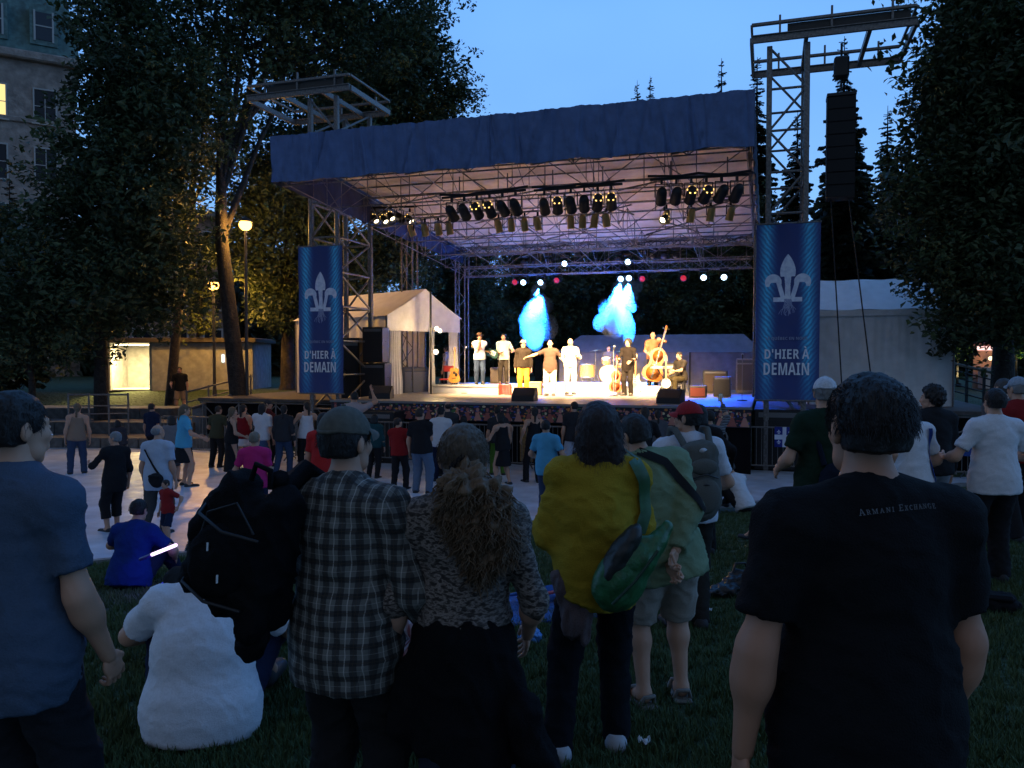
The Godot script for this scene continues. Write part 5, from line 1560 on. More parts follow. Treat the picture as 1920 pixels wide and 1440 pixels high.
func streaky(sd: int, cols: Array, scale: Vector3, freq := 0.05) -> StandardMaterial3D:
	var f := FastNoiseLite.new(); f.seed = sd; f.frequency = freq; f.fractal_octaves = 3
	var g := Gradient.new()
	g.set_color(0, cols[0].linear_to_srgb()); g.set_color(1, cols[cols.size() - 1].linear_to_srgb())
	for k in range(1, cols.size() - 1): g.add_point(float(k) / (cols.size() - 1), cols[k].linear_to_srgb())
	var t := NoiseTexture2D.new(); t.width = 512; t.height = 512; t.seamless = true; t.noise = f; t.color_ramp = g
	var m := StandardMaterial3D.new()
	m.albedo_texture = t; m.uv1_triplanar = true; m.uv1_scale = scale; m.uv1_triplanar_sharpness = 4.0; m.roughness = 0.85
	return m

func stripes(a: Color, b: Color, per: float, upright := true) -> StandardMaterial3D:
	var im := Image.create(32, 32, false, Image.FORMAT_RGB8)
	for j in 32:
		for i in 32: im.set_pixel(i, j, (a if ((i if upright else j) / 8) % 2 == 0 else b).linear_to_srgb())
	var m := StandardMaterial3D.new()
	m.albedo_texture = ImageTexture.create_from_image(im); m.uv1_triplanar = true; m.uv1_scale = Vector3.ONE * per; m.roughness = 0.9
	return m

func people() -> void:
	near_people()
	var crowd := "people standing on the plaza"
	var list := [
		{"label": "woman in tan top and jeans at far left of the plaza", "px": 142, "d": 19.0, "top": 755, "turn": 0.5, "top_wear": ["tank", Color(0.3, 0.2, 0.14)], "low": ["pants", JEANS], "hair": ["tail", FAIR]},
		{"label": "grey-haired person in loose black clothes with a lifted hand", "px": 212, "d": 12.7, "top": 808, "turn": 1.0, "cell": 0.02, "top_wear": ["rolled", BLACK], "low": ["capri", BLACK], "hair": ["short", GREY], "lh": Vector3(-0.05, -0.12, -0.2), "hem": -0.12},
		{"label": "grey-haired man in pale blue shirt with camera bag strap", "px": 294, "d": 12.5, "top": 795, "turn": -0.1, "cell": 0.02, "top_wear": ["tee", Color(0.45, 0.52, 0.62)], "low": ["pants", Color(0.07, 0.07, 0.07)], "hair": ["thin", GREY], "hem": -0.12, "w": 1.1},
		{"label": "small boy in red shirt and dark shorts looking back", "px": 312, "d": 11.9, "h": 0.98, "turn": 2.6, "cell": 0.016, "top_wear": ["tee", Color(0.3, 0.025, 0.025)], "low": ["shorts", NAVY], "hair": ["short", BROWN], "lf": Vector3(-0.09, 0.047, -0.05), "rf": Vector3(0.09, 0.047, 0.06), "locks": 60},
		{"label": "woman in bright cyan top and dark skirt holding out an arm", "px": 343, "d": 17.2, "top": 757, "turn": -0.9, "top_wear": ["tee", Color(0.1, 0.42, 0.62)], "low": ["skirt", BLACK, 0.3], "hair": ["tail", FAIR], "rh": Vector3(0.1, -0.2, -0.16), "lh": Vector3(0.02, -0.2, -0.2)},
		{"label": "woman in grey patterned dress behind the cyan top", "px": 320, "d": 17.8, "top": 778, "turn": 0.2, "top_wear": ["tee", Color(0.2, 0.19, 0.2)], "low": ["skirt", Color(0.06, 0.06, 0.065), 0.25], "hair": ["bob", BROWN]},
		{"label": "man in navy top half hidden behind the grey dress", "px": 285, "d": 20.5, "top": 755, "turn": -0.4, "top_wear": ["tee", NAVY], "low": ["pants", BLACK], "hair": ["short", BROWN]},
		{"label": "short dark-haired child beside the terrace steps", "px": 222, "d": 20.0, "h": 1.25, "turn": 0.3, "top_wear": ["long", Color(0.05, 0.05, 0.06)], "low": ["pants", BLACK], "hair": ["bob", dark_hair]},
		{"label": "woman in long black dress left of the red top", "px": 433, "d": 18.7, "top": 762, "turn": -1.0, "top_wear": ["dress", BLACK], "low": ["dress", BLACK, 0.08], "hair": ["long", FAIR]},
		{"label": "woman in dark red top clasping her hands", "px": 455, "d": 19.6, "top": 757, "turn": -0.3, "top_wear": ["tank", Color(0.25, 0.015, 0.02)], "low": ["skirt", WHITE, 0.38], "hair": ["tail", BROWN], "lh": Vector3(0.08, -0.08, -0.16), "rh": Vector3(-0.08, -0.08, -0.16)},
		{"label": "woman with long black hair in white top and plaid skirt", "px": 490, "d": 19.2, "top": 755, "turn": -0.2, "top_wear": ["tee", WHITE], "low": ["skirt", Color(0.08, 0.12, 0.22), 0.2], "hair": ["long", dark_hair]},
		{"label": "man in dark red cap top reaching sideways behind the white top", "px": 503, "d": 20.4, "top": 748, "turn": -1.2, "top_wear": ["tee", Color(0.12, 0.02, 0.02)], "low": ["pants", BLACK], "hair": ["short", dark_hair], "hat": ["cap", Color(0.05, 0.05, 0.05)], "lh": Vector3(0.0, -0.08, -0.29), "rh": Vector3(0.0, -0.1, -0.28)},
		{"label": "fair-haired woman in bright pink shirt", "px": 476, "d": 12.2, "top": 808, "turn": 0.1, "cell": 0.02, "top_wear": ["tee", Color(0.55, 0.03, 0.17)], "low": ["pants", NAVY], "hair": ["short", Color(0.3, 0.24, 0.17)]},
		{"label": "woman in white sleeveless top near the left barrier", "px": 573, "d": 19.4, "top": 752, "turn": 0.4, "top_wear": ["tank", WHITE], "low": ["pants", BLACK], "hair": ["tail", BROWN], "lh": Vector3(-0.14, -0.22, -0.1)},
		{"label": "person in bright red shirt beside the capped man", "px": 606, "d": 12.5, "top": 772, "turn": -0.3, "cell": 0.02, "top_wear": ["tee", Color(0.5, 0.03, 0.03)], "low": ["pants", NAVY], "hair": ["short", dark_hair]},
		{"label": "short man in red shirt and dark trousers on the plaza", "px": 748, "d": 16.8, "top": 782, "turn": -0.2, "top_wear": ["long", Color(0.3, 0.02, 0.02)], "low": ["pants", BLACK], "hair": ["short", BROWN]},
		{"label": "tall man in black shirt and pale jeans on the plaza", "px": 790, "d": 16.3, "top": 764, "turn": -0.3, "top_wear": ["tee", BLACK], "low": ["pants", Color(0.13, 0.18, 0.26)], "hair": ["short", BROWN], "w": 1.1, "lf": Vector3(-0.075, 0.047, 0.0), "rf": Vector3(0.09, 0.047, 0.0)},
		{"label": "man in white shirt and black cap behind the tall man", "px": 826, "d": 17.8, "top": 762, "turn": -0.2, "top_wear": ["tee", WHITE], "low": ["pants", NAVY], "hair": ["short", dark_hair], "hat": ["cap", BLACK]},
		{"label": "bald man bending at the barrier near the white shirt", "px": 838, "d": 18.6, "top": 752, "turn": 0.2, "top_wear": ["tee", Color(0.05, 0.05, 0.055)], "low": ["pants", BLACK], "hair": ["thin", BROWN]},
		{"label": "woman in black dress with bare arms before the stage", "px": 943, "d": 17.4, "top": 772, "turn": 0.7, "top_wear": ["dress", BLACK], "low": ["skirt", BLACK, 0.27], "hair": ["bob", dark_hair], "lh": Vector3(-0.06, -0.2, -0.18)},
		{"label": "dark-haired man behind the black dress, at the hatch", "px": 935, "d": 18.8, "top": 762, "turn": 0.1, "top_wear": ["tee", Color(0.04, 0.04, 0.045)], "low": ["pants", Color(0.09, 0.2, 0.03)], "hair": ["short", dark_hair]},
		{"label": "slim woman all in black standing before the wooden hatch", "px": 1000, "d": 17.7, "top": 762, "turn": 0.3, "top_wear": ["tank", BLACK], "low": ["pants", BLACK], "hair": ["tail", dark_hair], "w": 0.88},
		{"label": "man in bright sky blue shirt and jeans", "px": 1026, "d": 14.0, "top": 786, "turn": -0.5, "cell": 0.02, "top_wear": ["tee", Color(0.1, 0.38, 0.58)], "low": ["pants", JEANS], "hair": ["short", dark_hair], "hem": -0.1, "w": 1.08, "rh": Vector3(0.06, -0.2, -0.14), "collar": true},
		{"label": "man in dark shirt and white shorts at the barrier", "px": 1076, "d": 18.6, "top": 752, "turn": 0.0, "top_wear": ["tee", Color(0.035, 0.035, 0.04)], "low": ["shorts", Color(0.45, 0.47, 0.55)], "hair": ["short", dark_hair]},
		{"label": "small child in blue beside the sky blue shirt", "px": 1062, "d": 13.8, "h": 0.95, "turn": 0.9, "cell": 0.018, "top_wear": ["tee", Color(0.03, 0.06, 0.2)], "low": ["shorts", NAVY], "hair": ["bob", FAIR], "locks": 50},
		{"label": "dark person holding a phone up in striped sleeves", "px": 1330, "d": 13.5, "top": 768, "turn": 0.1, "cell": 0.02, "top_wear": ["long", stripes(Color(0.04, 0.04, 0.045), Color(0.16, 0.16, 0.17), 12.0, false)], "low": ["pants", BLACK], "hair": ["short", dark_hair], "rh": Vector3(0.06, 0.26, -0.12), "rp": Vector3(1, -0.4, -0.2)},
		{"label": "man in white cap and dark green shirt beside the large dark head", "px": 1548, "d": 6.6, "top": 706, "turn": 0.15, "cell": 0.016, "top_wear": ["tee", Color(0.012, 0.03, 0.018)], "low": ["pants", BLACK], "hair": ["short", GREY], "hat": ["cap", WHITE], "w": 1.15},
		{"label": "woman in white top with blue strap, half hidden at right", "px": 1712, "d": 7.2, "top": 738, "turn": 0.2, "cell": 0.016, "top_wear": ["tee", WHITE], "low": ["pants", BLACK], "hair": ["bob", BROWN]},
		{"label": "dark-jacketed man with his face turned left near the right tent", "px": 1752, "d": 8.6, "top": 722, "turn": 0.2, "look": 0.9, "cell": 0.018, "top_wear": ["jacket", BLACK], "low": ["pants", Color(0.3, 0.3, 0.32)], "hair": ["curly", dark_hair]},
		{"label": "woman in white T-shirt and black trousers at the right edge", "px": 1868, "d": 7.1, "top": 726, "turn": 0.1, "cell": 0.015, "top_wear": ["tee", WHITE], "low": ["wide", BLACK], "hair": ["short", dark_hair], "w": 1.08, "lh": Vector3(-0.06, -0.16, -0.16), "rh": Vector3(0.06, -0.16, -0.16), "hem": -0.06},
		{"label": "grey-haired person behind the white T-shirt at right", "px": 1880, "d": 10.5, "top": 702, "turn": 0.2, "cell": 0.02, "top_wear": ["tee", Color(0.12, 0.11, 0.11)], "low": ["pants", BLACK], "hair": ["short", Color(0.08, 0.075, 0.07)]},
		{"label": "person in red shirt and pale cap at the right border", "px": 1916, "d": 9.5, "top": 706, "turn": 0.2, "cell": 0.02, "top_wear": ["tee", Color(0.25, 0.02, 0.02)], "low": ["pants", BLACK], "hair": ["short", GREY], "hat": ["cap", Color(0.35, 0.4, 0.45)]},
		{"label": "man in black T-shirt standing on the bank by the ramp", "px": 338, "d": 29.5, "h": 1.75, "turn": 3.4, "top_wear": ["tee", BLACK], "low": ["shorts", Color(0.3, 0.22, 0.15)], "hair": ["short", BROWN], "cell": 0.03},
		{"label": "man at the left barrier lifting both arms", "px": 662, "d": 19.2, "top": 718, "turn": 0.1, "top_wear": ["tee", Color(0.45, 0.35, 0.33)], "low": ["pants", BLACK], "hair": ["short", dark_hair], "rh": Vector3(0.1, 0.2, -0.1), "rp": Vector3(1, -0.3, 0)}]
	var more := [["dark-haired man glimpsed behind the yellow wrap", 1205, 15.5, 762, BLACK, BLACK], ["man in grey shirt at the barrier before the cello", 1232, 18.3, 768, Color(0.1, 0.1, 0.11), BLACK], ["woman in dark teal top behind the plaid shoulder", 700, 18.4, 776, Color(0.02, 0.07, 0.08), BLACK], ["man in charcoal shirt at the left barrier", 530, 19.0, 758, Color(0.04, 0.04, 0.045), JEANS], ["woman in faded purple top before the left subwoofer", 868, 18.6, 778, Color(0.12, 0.06, 0.12), BLACK], ["man in olive shirt near the pink shirt", 405, 20.2, 760, Color(0.07, 0.07, 0.04), BLACK], ["dark person before the wedge near the banjo", 1150, 18.5, 770, BLACK, BLACK], ["tall dark man behind the red cap", 1312, 9.0, 756, Color(0.015, 0.013, 0.013), BLACK]]
	for q in more: list.append({"label": q[0], "px": q[1], "d": q[2], "top": q[3], "turn": 0.1 * (int(q[1]) % 5 - 2), "top_wear": ["tee" if int(q[1]) % 2 else "long", q[4]], "low": ["pants", q[5]], "hair": [["short", "bob", "tail"][int(q[1]) % 3], [dark_hair, BROWN][int(q[1]) % 2]], "lh": Vector3(-0.05, -0.2, -0.16) if int(q[1]) % 3 == 0 else Vector3(-0.045, -0.31, -0.03)})
	for s in list:
		s["group"] = s.get("group", crowd)
		rng.seed = int(s.px)
		if not s.has("tilt"): s["tilt"] = rng.randf_range(-0.06, 0.06)
		if not s.has("lean"): s["lean"] = rng.randf_range(-0.03, 0.08)
		if not s.has("look"): s["look"] = rng.randf_range(-0.5, 0.5)
		if not s.has("lf"):
			s["lf"] = Vector3(rng.randf_range(-0.1, -0.05), 0.047, rng.randf_range(-0.06, 0.08)); s["rf"] = Vector3(rng.randf_range(0.05, 0.1), 0.047, rng.randf_range(-0.08, 0.06))
		if not s.has("rh") and rng.randf() < 0.45: s["rh"] = [Vector3(-0.06, -0.12, -0.17), Vector3(0.05, -0.21, -0.14), Vector3(0.08, -0.22, 0.05)][rng.randi() % 3]
		if not s.has("lh") and rng.randf() < 0.35: s["lh"] = [Vector3(0.06, -0.13, -0.17), Vector3(-0.05, -0.22, -0.13), Vector3(-0.09, -0.21, 0.05)][rng.randi() % 3]
		var o := person(s)
		extras(s, o)
	# people sitting on the lawn
	var sitters := [
		{"label": "person in royal blue T-shirt sitting at the lawn edge", "px": 237, "d": 7.8, "h": 1.62, "turn": -0.1, "cell": 0.014, "top_wear": ["tee", Color(0.01, 0.032, 0.17)], "low": ["pants", NAVY], "hair": ["short", dark_hair], "w": 1.15, "hem": -0.06, "rh": Vector3(0.06, -0.2, -0.17)},
		{"label": "large person in white T-shirt sitting on the near lawn", "px": 372, "d": 3.95, "h": 1.86, "turn": 0.12, "lean": 0.2, "cell": 0.012, "top_wear": ["tee", Color(0.75, 0.76, 0.8)], "low": ["shorts", NAVY], "hair": ["short", dark_hair], "w": 1.25, "sw": 1.15, "hem": -0.085, "folds": 0.012, "crease": 0.0045, "top_extra": [cut(ell(Vector3(0, 0.16, 0.02), Vector3(0.29, 0.24, 0.21)), Vector3(0, 0.035, 0), Vector3.DOWN), ell(Vector3(0, 0.4, -0.02), Vector3(0.25, 0.26, 0.19))]},
		{"label": "dark-clothed person sitting just ahead of the white T-shirt", "px": 330, "d": 5.0, "h": 1.55, "turn": -0.5, "cell": 0.014, "top_wear": ["long", BLACK], "low": ["pants", BLACK], "hair": ["short", dark_hair], "hat": ["cap", Color(0.03, 0.05, 0.1)]},
		{"label": "person in striped clothes sitting between plaid man and ponytail woman", "px": 690, "d": 4.4, "h": 1.5, "turn": -1.0, "cell": 0.014, "top_wear": ["long", stripes(Color(0.2, 0.06, 0.07), Color(0.4, 0.38, 0.42), 14.0)], "low": ["pants", stripes(Color(0.2, 0.06, 0.07), Color(0.4, 0.38, 0.42), 14.0)], "hair": ["short", dark_hair]},
		{"label": "person in white T-shirt sitting hunched by the right barrier", "px": 1398, "d": 13.6, "h": 1.7, "turn": 0.6, "cell": 0.018, "top_wear": ["tee", WHITE], "low": ["pants", BLACK], "hair": ["short", BROWN], "lean": 0.5},
		{"label": "fair child in cyan shirt sitting right of the white T-shirt", "px": 1468, "d": 9.6, "h": 1.2, "turn": 0.5, "cell": 0.016, "top_wear": ["tee", Color(0.03, 0.4, 0.5)], "low": ["shorts", NAVY], "hair": ["bob", FAIR], "locks": 60},
		{"label": "dark person crouching with pale bag left of the right-edge woman", "px": 1782, "d": 8.0, "h": 1.66, "turn": 1.2, "cell": 0.016, "top_wear": ["tee", BLACK], "low": ["shorts", BLACK], "hair": ["bob", dark_hair]}]
	for s in sitters:
		s["group"] = "people sitting on the lawn"
		var o := person(sat(s))
		extras(s, o)
	musicians()

func extras(s: Dictionary, o: Node3D) -> void:
	var t := o.transform
	if s.label.contains("camera bag strap"):
		strap(o, [Vector2(-0.17, 1.36), Vector2(0.1, 1.0), Vector2(0.16, 0.9)], 0.03, cloth(BLACK))
		var b := thing("camera_bag", "small black camera bag at the pale blue shirt's back", "bag", t * Transform3D(Basis.IDENTITY, Vector3(0.1, 0.92, 0.24)))
		part(b, "pouch", arr_mesh(nets([ell(Vector3.ZERO, Vector3(0.12, 0.1, 0.07)), ell(Vector3(0.02, -0.06, 0.01), Vector3(0.09, 0.07, 0.06))], 0.015, 0.03)), cloth(BLACK))
		part(b, "flap", mb().bevel(Vector3(0, 0.05, 0.04), Vector3(0.18, 0.05, 0.08), 0.015), cloth(BLACK))
	elif s.label.contains("blue strap"):
		strap(o, [Vector2(0.13, 1.42), Vector2(0.13, 1.1), Vector2(0.16, 0.95)], 0.04, cloth(Color(0.02, 0.05, 0.2)))
	elif s.label.contains("holding a phone"):
		var hand: Vector3 = rig_of[o].arms[1][1]
		var p := thing("phone", "small dark phone held up before the stage", "phone", t * Transform3D(Basis.IDENTITY, hand + Vector3(-0.01, 0.1, -0.05)))
		part(p, "case", mb().bevel(Vector3.ZERO, Vector3(0.075, 0.14, 0.012), 0.005), black)
		part(p, "screen", mb().box(Vector3(0, 0, 0.0075), Vector3(0.066, 0.12, 0.002)), glow(0.3, 0.45, 0.6, 0.25))
	elif s.label.contains("royal blue"):
		# glow stick and the small balloon it lights
		var q := spot(308, 1031, 7.3)
		var a := spot(285, 1040, 7.4); var e := spot(330, 1022, 7.2)
		var gs := thing("glow_stick", "white and violet glow stick held by the blue T-shirt", "glow stick", Transform3D.IDENTITY)
		part(gs, "tube_glow", mb().tube([a, e], 0.016, 8), glow(0.85, 0.62, 1.0, 2.2))
		part(gs, "handle", mb().tube([a + (a - e) * 0.5, a], 0.018, 8), plain(0.05, 0.04, 0.2, 0.4))
		for k in 2:
			var l := OmniLight3D.new(); l.name = "lamp_light"; l.light_color = Color(0.42, 0.25, 1.0); l.light_energy = 0.06; l.light_size = 0.03; l.omni_range = 6; l.omni_attenuation = 2.0; l.shadow_enabled = true
			l.position = a.lerp(e, 0.3 + 0.5 * k) + Vector3(0, -0.05, 0.03)
			gs.add_child(l)
		var bp := spot(316, 1040, 7.05)
		var ball := thing("play_ball", "small blue ball lit violet by the glow stick", "ball", Transform3D(Basis.IDENTITY, Vector3(bp.x, bp.y, bp.z)))
		part(ball, "skin", mb().ball(Vector3.ZERO, Vector3.ONE * 0.1, 16, 10), plain(0.03, 0.03, 0.5, 0.35))
		part(ball, "valve", mb().ball(Vector3(0, 0.1, 0), Vector3(0.012, 0.008, 0.012), 8, 5), plain(0.05, 0.05, 0.3, 0.4))
		ball.position.y = ground_y(bp.x, bp.z) + 0.1

func near_people() -> void:
	var crowd := "people standing on the near lawn"
	# big man in black
	var big := person({"label": "big man in black T-shirt with lettering, nearest at right", "group": crowd, "px": 1632, "d": 1.9, "h": 1.75, "turn": 0.14, "look": -0.1, "cell": 0.011, "w": 1.12, "sw": 1.1, "head": 1.07, "top_wear": ["tee", Color(0.009, 0.009, 0.01)], "low": ["pants", Color(0.02, 0.025, 0.035)], "hair": ["short", dark_hair], "skin": Color(0.42, 0.2, 0.12), "hem": -0.1, "folds": 0.016, "locks": 1500, "lh": Vector3(-0.055, -0.312, -0.02), "rh": Vector3(0.03, -0.312, -0.04), "lp": Vector3(-1, 0, 0.6), "rp": Vector3(0.6, 0, 1.0)})
	var font := SystemFont.new(); font.font_names = ["Droid Serif"]
	var xx := -0.092
	var letters := mb()
	for k in 15:
		var ch := "ARMANI EXCHANGE"[k]
		var size := 0.014 if k == 0 or k == 7 else 0.0106
		if ch == " ":
			xx += 0.008; continue
		var tm := TextMesh.new(); tm.text = ch; tm.font = font; tm.font_size = 48; tm.pixel_size = 0.01; tm.depth = 0.02
		var box := tm.get_aabb()
		var sc: float = size / 0.36
		var ar := tm.surface_get_arrays(0)
		var vs: PackedVector3Array = ar[Mesh.ARRAY_VERTEX]
		for i in vs.size():
			var p := vs[i]
			var lx := xx + (p.x - box.position.x) * sc
			var ly := 1.432 + (p.y - box.position.y) * sc + 0.012 * sin((lx + 0.092) * 11.0)
			vs[i] = Vector3(lx, ly, back_z(big, lx, ly) + 0.0125 + p.z * 0.05)
		letters.join([vs, ar[Mesh.ARRAY_NORMAL], ar[Mesh.ARRAY_INDEX] if ar[Mesh.ARRAY_INDEX] != null else PackedInt32Array(range(vs.size()))], Transform3D.IDENTITY)
		xx += box.size.x * sc + 0.004
	part(big, "lettering", letters, plain(0.16, 0.16, 0.17, 0.8))
	# man with polo shirt at the left border
	var polo := person({"label": "man in dark blue polo shirt cut by the left border", "group": crowd, "px": 22, "d": 2.5, "h": 1.72, "turn": -0.3, "look": -0.25, "cell": 0.012, "w": 1.02, "sw": 0.95, "top_wear": ["tee", Color(0.07, 0.1, 0.15)], "low": ["pants", Color(0.02, 0.021, 0.025)], "hair": ["short", dark_hair], "collar": true, "hem": -0.1, "locks": 700, "rh": Vector3(0.035, -0.3, -0.08), "rp": Vector3(0.6, -0.2, 1.0), "grip": true})
	# plaid shirt
	var pl := person({"label": "man in plaid shirt and olive cap with a black backpack", "group": crowd, "px": 645, "d": 2.72, "h": 1.655, "turn": -0.38, "look": -0.15, "cell": 0.011, "sw": 0.98, "w": 1.04, "top_wear": ["long", plaid()], "low": ["pants", Color(0.02, 0.019, 0.019)], "hair": ["short", dark_hair], "hat": ["cap", Color(0.11, 0.1, 0.075)], "collar": true, "hem": -0.1, "folds": 0.022, "locks": 300, "lh": Vector3(-0.05, -0.2, -0.18), "rh": Vector3(0.05, -0.28, -0.1)})
	var bt := pl.transform
	var bag := thing("backpack", "large black backpack slung from the plaid man's shoulder", "backpack", bt)
	var bb := Basis(Vector3.BACK, -0.32)
	var bc := Vector3(-0.25, 1.2, 0.19)
	var bm := cloth(Color(0.007, 0.007, 0.008), 0.8)
	var bk := []
	for sx in [-1.0, 1.0]:
		for sz in [-1.0, 1.0]: bk.append(cap(bc + bb * Vector3(sx * 0.085, 0.17, sz * 0.03), bc + bb * Vector3(sx * 0.125, -0.19 - 0.03 * sx, sz * 0.05), 0.055, 0.06))
	bk.append(ell(bc + bb * Vector3(0, -0.04, 0.02), Vector3(0.16, 0.22, 0.105), bb))
	part(bag, "main_compartment", arr_mesh(ruffle(nets(bk, 0.011, 0.04), 0.018, Vector3(6, 6, 6), 4, 0.012)), bm)
	for y in [0.1, -0.14]: part(bag, "compression_strap", mb().tube([bc + bb * Vector3(-0.19, y, 0.0), bc + bb * Vector3(-0.12, y - 0.01, 0.13), bc + bb * Vector3(0.0, y - 0.02, 0.155), bc + bb * Vector3(0.12, y - 0.01, 0.125)], 0.006, 5), plain(0.012, 0.012, 0.013, 0.6))
	part(bag, "top_handle", mb().tube([bc + bb * Vector3(-0.04, 0.22, 0.02), bc + bb * Vector3(-0.03, 0.28, 0.03), bc + bb * Vector3(0.03, 0.28, 0.03), bc + bb * Vector3(0.04, 0.22, 0.02)], 0.01, 6), bm)
	part(bag, "zip", mb().tube([bc + bb * Vector3(-0.11, -0.1, 0.12), bc + bb * Vector3(-0.1, 0.1, 0.115), bc + bb * Vector3(0.0, 0.17, 0.115), bc + bb * Vector3(0.09, 0.1, 0.115)], 0.004, 5), plain(0.014, 0.014, 0.015, 0.6))
	part(bag, "front_pocket", arr_mesh(ruffle(nets([ell(bc + bb * Vector3(-0.03, -0.05, 0.1), Vector3(0.11, 0.13, 0.05), bb)], 0.012, 0.03), 0.02, Vector3(8, 8, 8), 6)), bm)
	part(bag, "side_pocket", arr_mesh(ruffle(nets([ell(bc + bb * Vector3(-0.15, 0.02, 0.02), Vector3(0.05, 0.12, 0.08), bb)], 0.012, 0.03), 0.02, Vector3(8, 8, 8), 7)), bm)
	part(bag, "hanging_flap", arr_mesh(ruffle(nets([ell(bc + bb * Vector3(0.12, -0.27, 0.02), Vector3(0.06, 0.09, 0.045), bb)], 0.012, 0.03), 0.02, Vector3(9, 9, 9), 8)), bm)
	part(bag, "shoulder_strap", mb().tube([bc + bb * Vector3(0.05, 0.26, 0.0), Vector3(-0.16, 1.37, 0.13), Vector3(-0.145, 1.435, 0.02), Vector3(-0.15, 1.38, -0.1), Vector3(-0.2, 1.15, -0.14)], [0.03, 0.035, 0.035, 0.03, 0.025], 8), bm)
	for z in [Vector3(-0.05, 0.02, 0.142), Vector3(0.02, -0.06, 0.147)]:
		part(bag, "zip_pull", mb().tube([bc + bb * z, bc + bb * (z + Vector3(0.01, -0.024, 0.004))], 0.004, 6), plain(0.55, 0.55, 0.55, 0.35, 0.6))
	# woman with the ponytail
	var prt := streaky(14, [Color(0.01, 0.009, 0.009), Color(0.018, 0.014, 0.012), Color(0.05, 0.04, 0.033), Color(0.24, 0.2, 0.17), Color(0.1, 0.08, 0.07), Color(0.015, 0.012, 0.011)], Vector3(2.6, 5.5, 2.6), 0.022)
	var pony := person({"label": "woman with big curly ponytail and patterned blouse", "group": crowd, "px": 868, "d": 2.66, "h": 1.6, "turn": -0.08, "cell": 0.011, "w": 0.93, "sw": 0.94, "top_wear": ["rolled", prt], "low": ["pants", Color(0.03, 0.038, 0.06)], "hair": ["short", Color(0.15, 0.095, 0.05)], "head": 1.05, "hem": 0.06, "folds": 0.02, "locks": 900, "lh": Vector3(-0.06, -0.308, -0.03), "rh": Vector3(0.03, -0.27, -0.1), "lp": Vector3(-0.4, 0, 1), "rp": Vector3(0.5, 0, 1), "look": 0.12,
		"skin": Color(0.48, 0.27, 0.18)})
	var rg: Dictionary = rig_of[pony]
	var HT: Transform3D = rg.HT
	var tail := ruffle(nets([cap(Vector3(0.0, -0.02, 0.1), Vector3(0.01, -0.07, 0.15), 0.035, 0.06), ell(Vector3(0.06, -0.15, 0.145), Vector3(0.105, 0.11, 0.065)), ell(Vector3(0.075, -0.23, 0.14), Vector3(0.095, 0.1, 0.06)), ell(Vector3(0.07, -0.3, 0.13), Vector3(0.055, 0.07, 0.04)), ell(Vector3(0.0, -0.12, 0.135), Vector3(0.07, 0.08, 0.05))], 0.009, 0.05), 0.05, Vector3(22, 16, 22), 3)
	var tmb := mb(HT)
	rng.seed = 91
	for k in 3600:
		var i: int = rng.randi_range(0, tail[0].size() - 1)
		var a: Vector3 = tail[0][i] - tail[1][i] * 0.02
		var nn: Vector3 = tail[1][i]
		var pts := [a]
		var dir := (nn * 0.7 + Vector3(rng.randf_range(-0.4, 0.4), -1.0, rng.randf_range(-0.3, 0.3))).normalized()
		var ph := rng.randf() * TAU
		for j in 4:
			a += dir * rng.randf_range(0.012, 0.022)
			pts.append(a + Vector3(cos(ph + j * 2.0), 0, sin(ph + j * 2.0)) * 0.007)
		tmb.tube(pts, [0.0028, 0.0026, 0.0022, 0.0016, 0.0006], 3)
	tmb.xf = Transform3D.IDENTITY
	tmb.join(tail, HT)
	part(pony, "ponytail", tmb, hair_mat(Color(0.23, 0.135, 0.065)))
	part(pony, "hair_band", mb(HT).tube([Vector3(-0.035, -0.01, 0.105), Vector3(0, 0.02, 0.115), Vector3(0.035, -0.01, 0.105), Vector3(0.03, -0.05, 0.11), Vector3(-0.03, -0.05, 0.11), Vector3(-0.035, -0.01, 0.105)], 0.012, 6), cloth(BLACK))
	var jk := part(pony, "tied_jacket", arr_mesh(ruffle(nets([ell(Vector3(0, 0.88, 0), Vector3(0.175, 0.14, 0.14)), cut(cap(Vector3(0, 0.84, 0.02), Vector3(0.02, 0.5, 0.06), 0.15, 0.17, true), Vector3(0, 0.53, 0), Vector3(-0.12, -1, 0)), cap(Vector3(0.16, 0.76, 0.05), Vector3(0.25, 0.5, 0.1), 0.06, 0.035), cap(Vector3(-0.14, 0.76, 0.05), Vector3(-0.2, 0.6, 0.08), 0.08, 0.05)], 0.013, 0.05), 0.02, Vector3(7, 3.5, 7), 12, 0.012)), cloth(Color(0.006, 0.006, 0.007), 0.8))
	part(jk, "hanging_sleeve", arr_mesh(ruffle(nets([cap(Vector3(0.2, 0.7, 0.1), Vector3(0.29, 0.47, 0.12), 0.05, 0.055), cap(Vector3(0.2, 0.66, 0.12), Vector3(0.24, 0.55, 0.14), 0.06, 0.05)], 0.013, 0.03), 0.03, Vector3(9, 5, 9), 13)), cloth(Color(0.006, 0.006, 0.007), 0.8))
	# woman in yellow
	var yel := cloth(Color(0.36, 0.24, 0.022), 1.0)
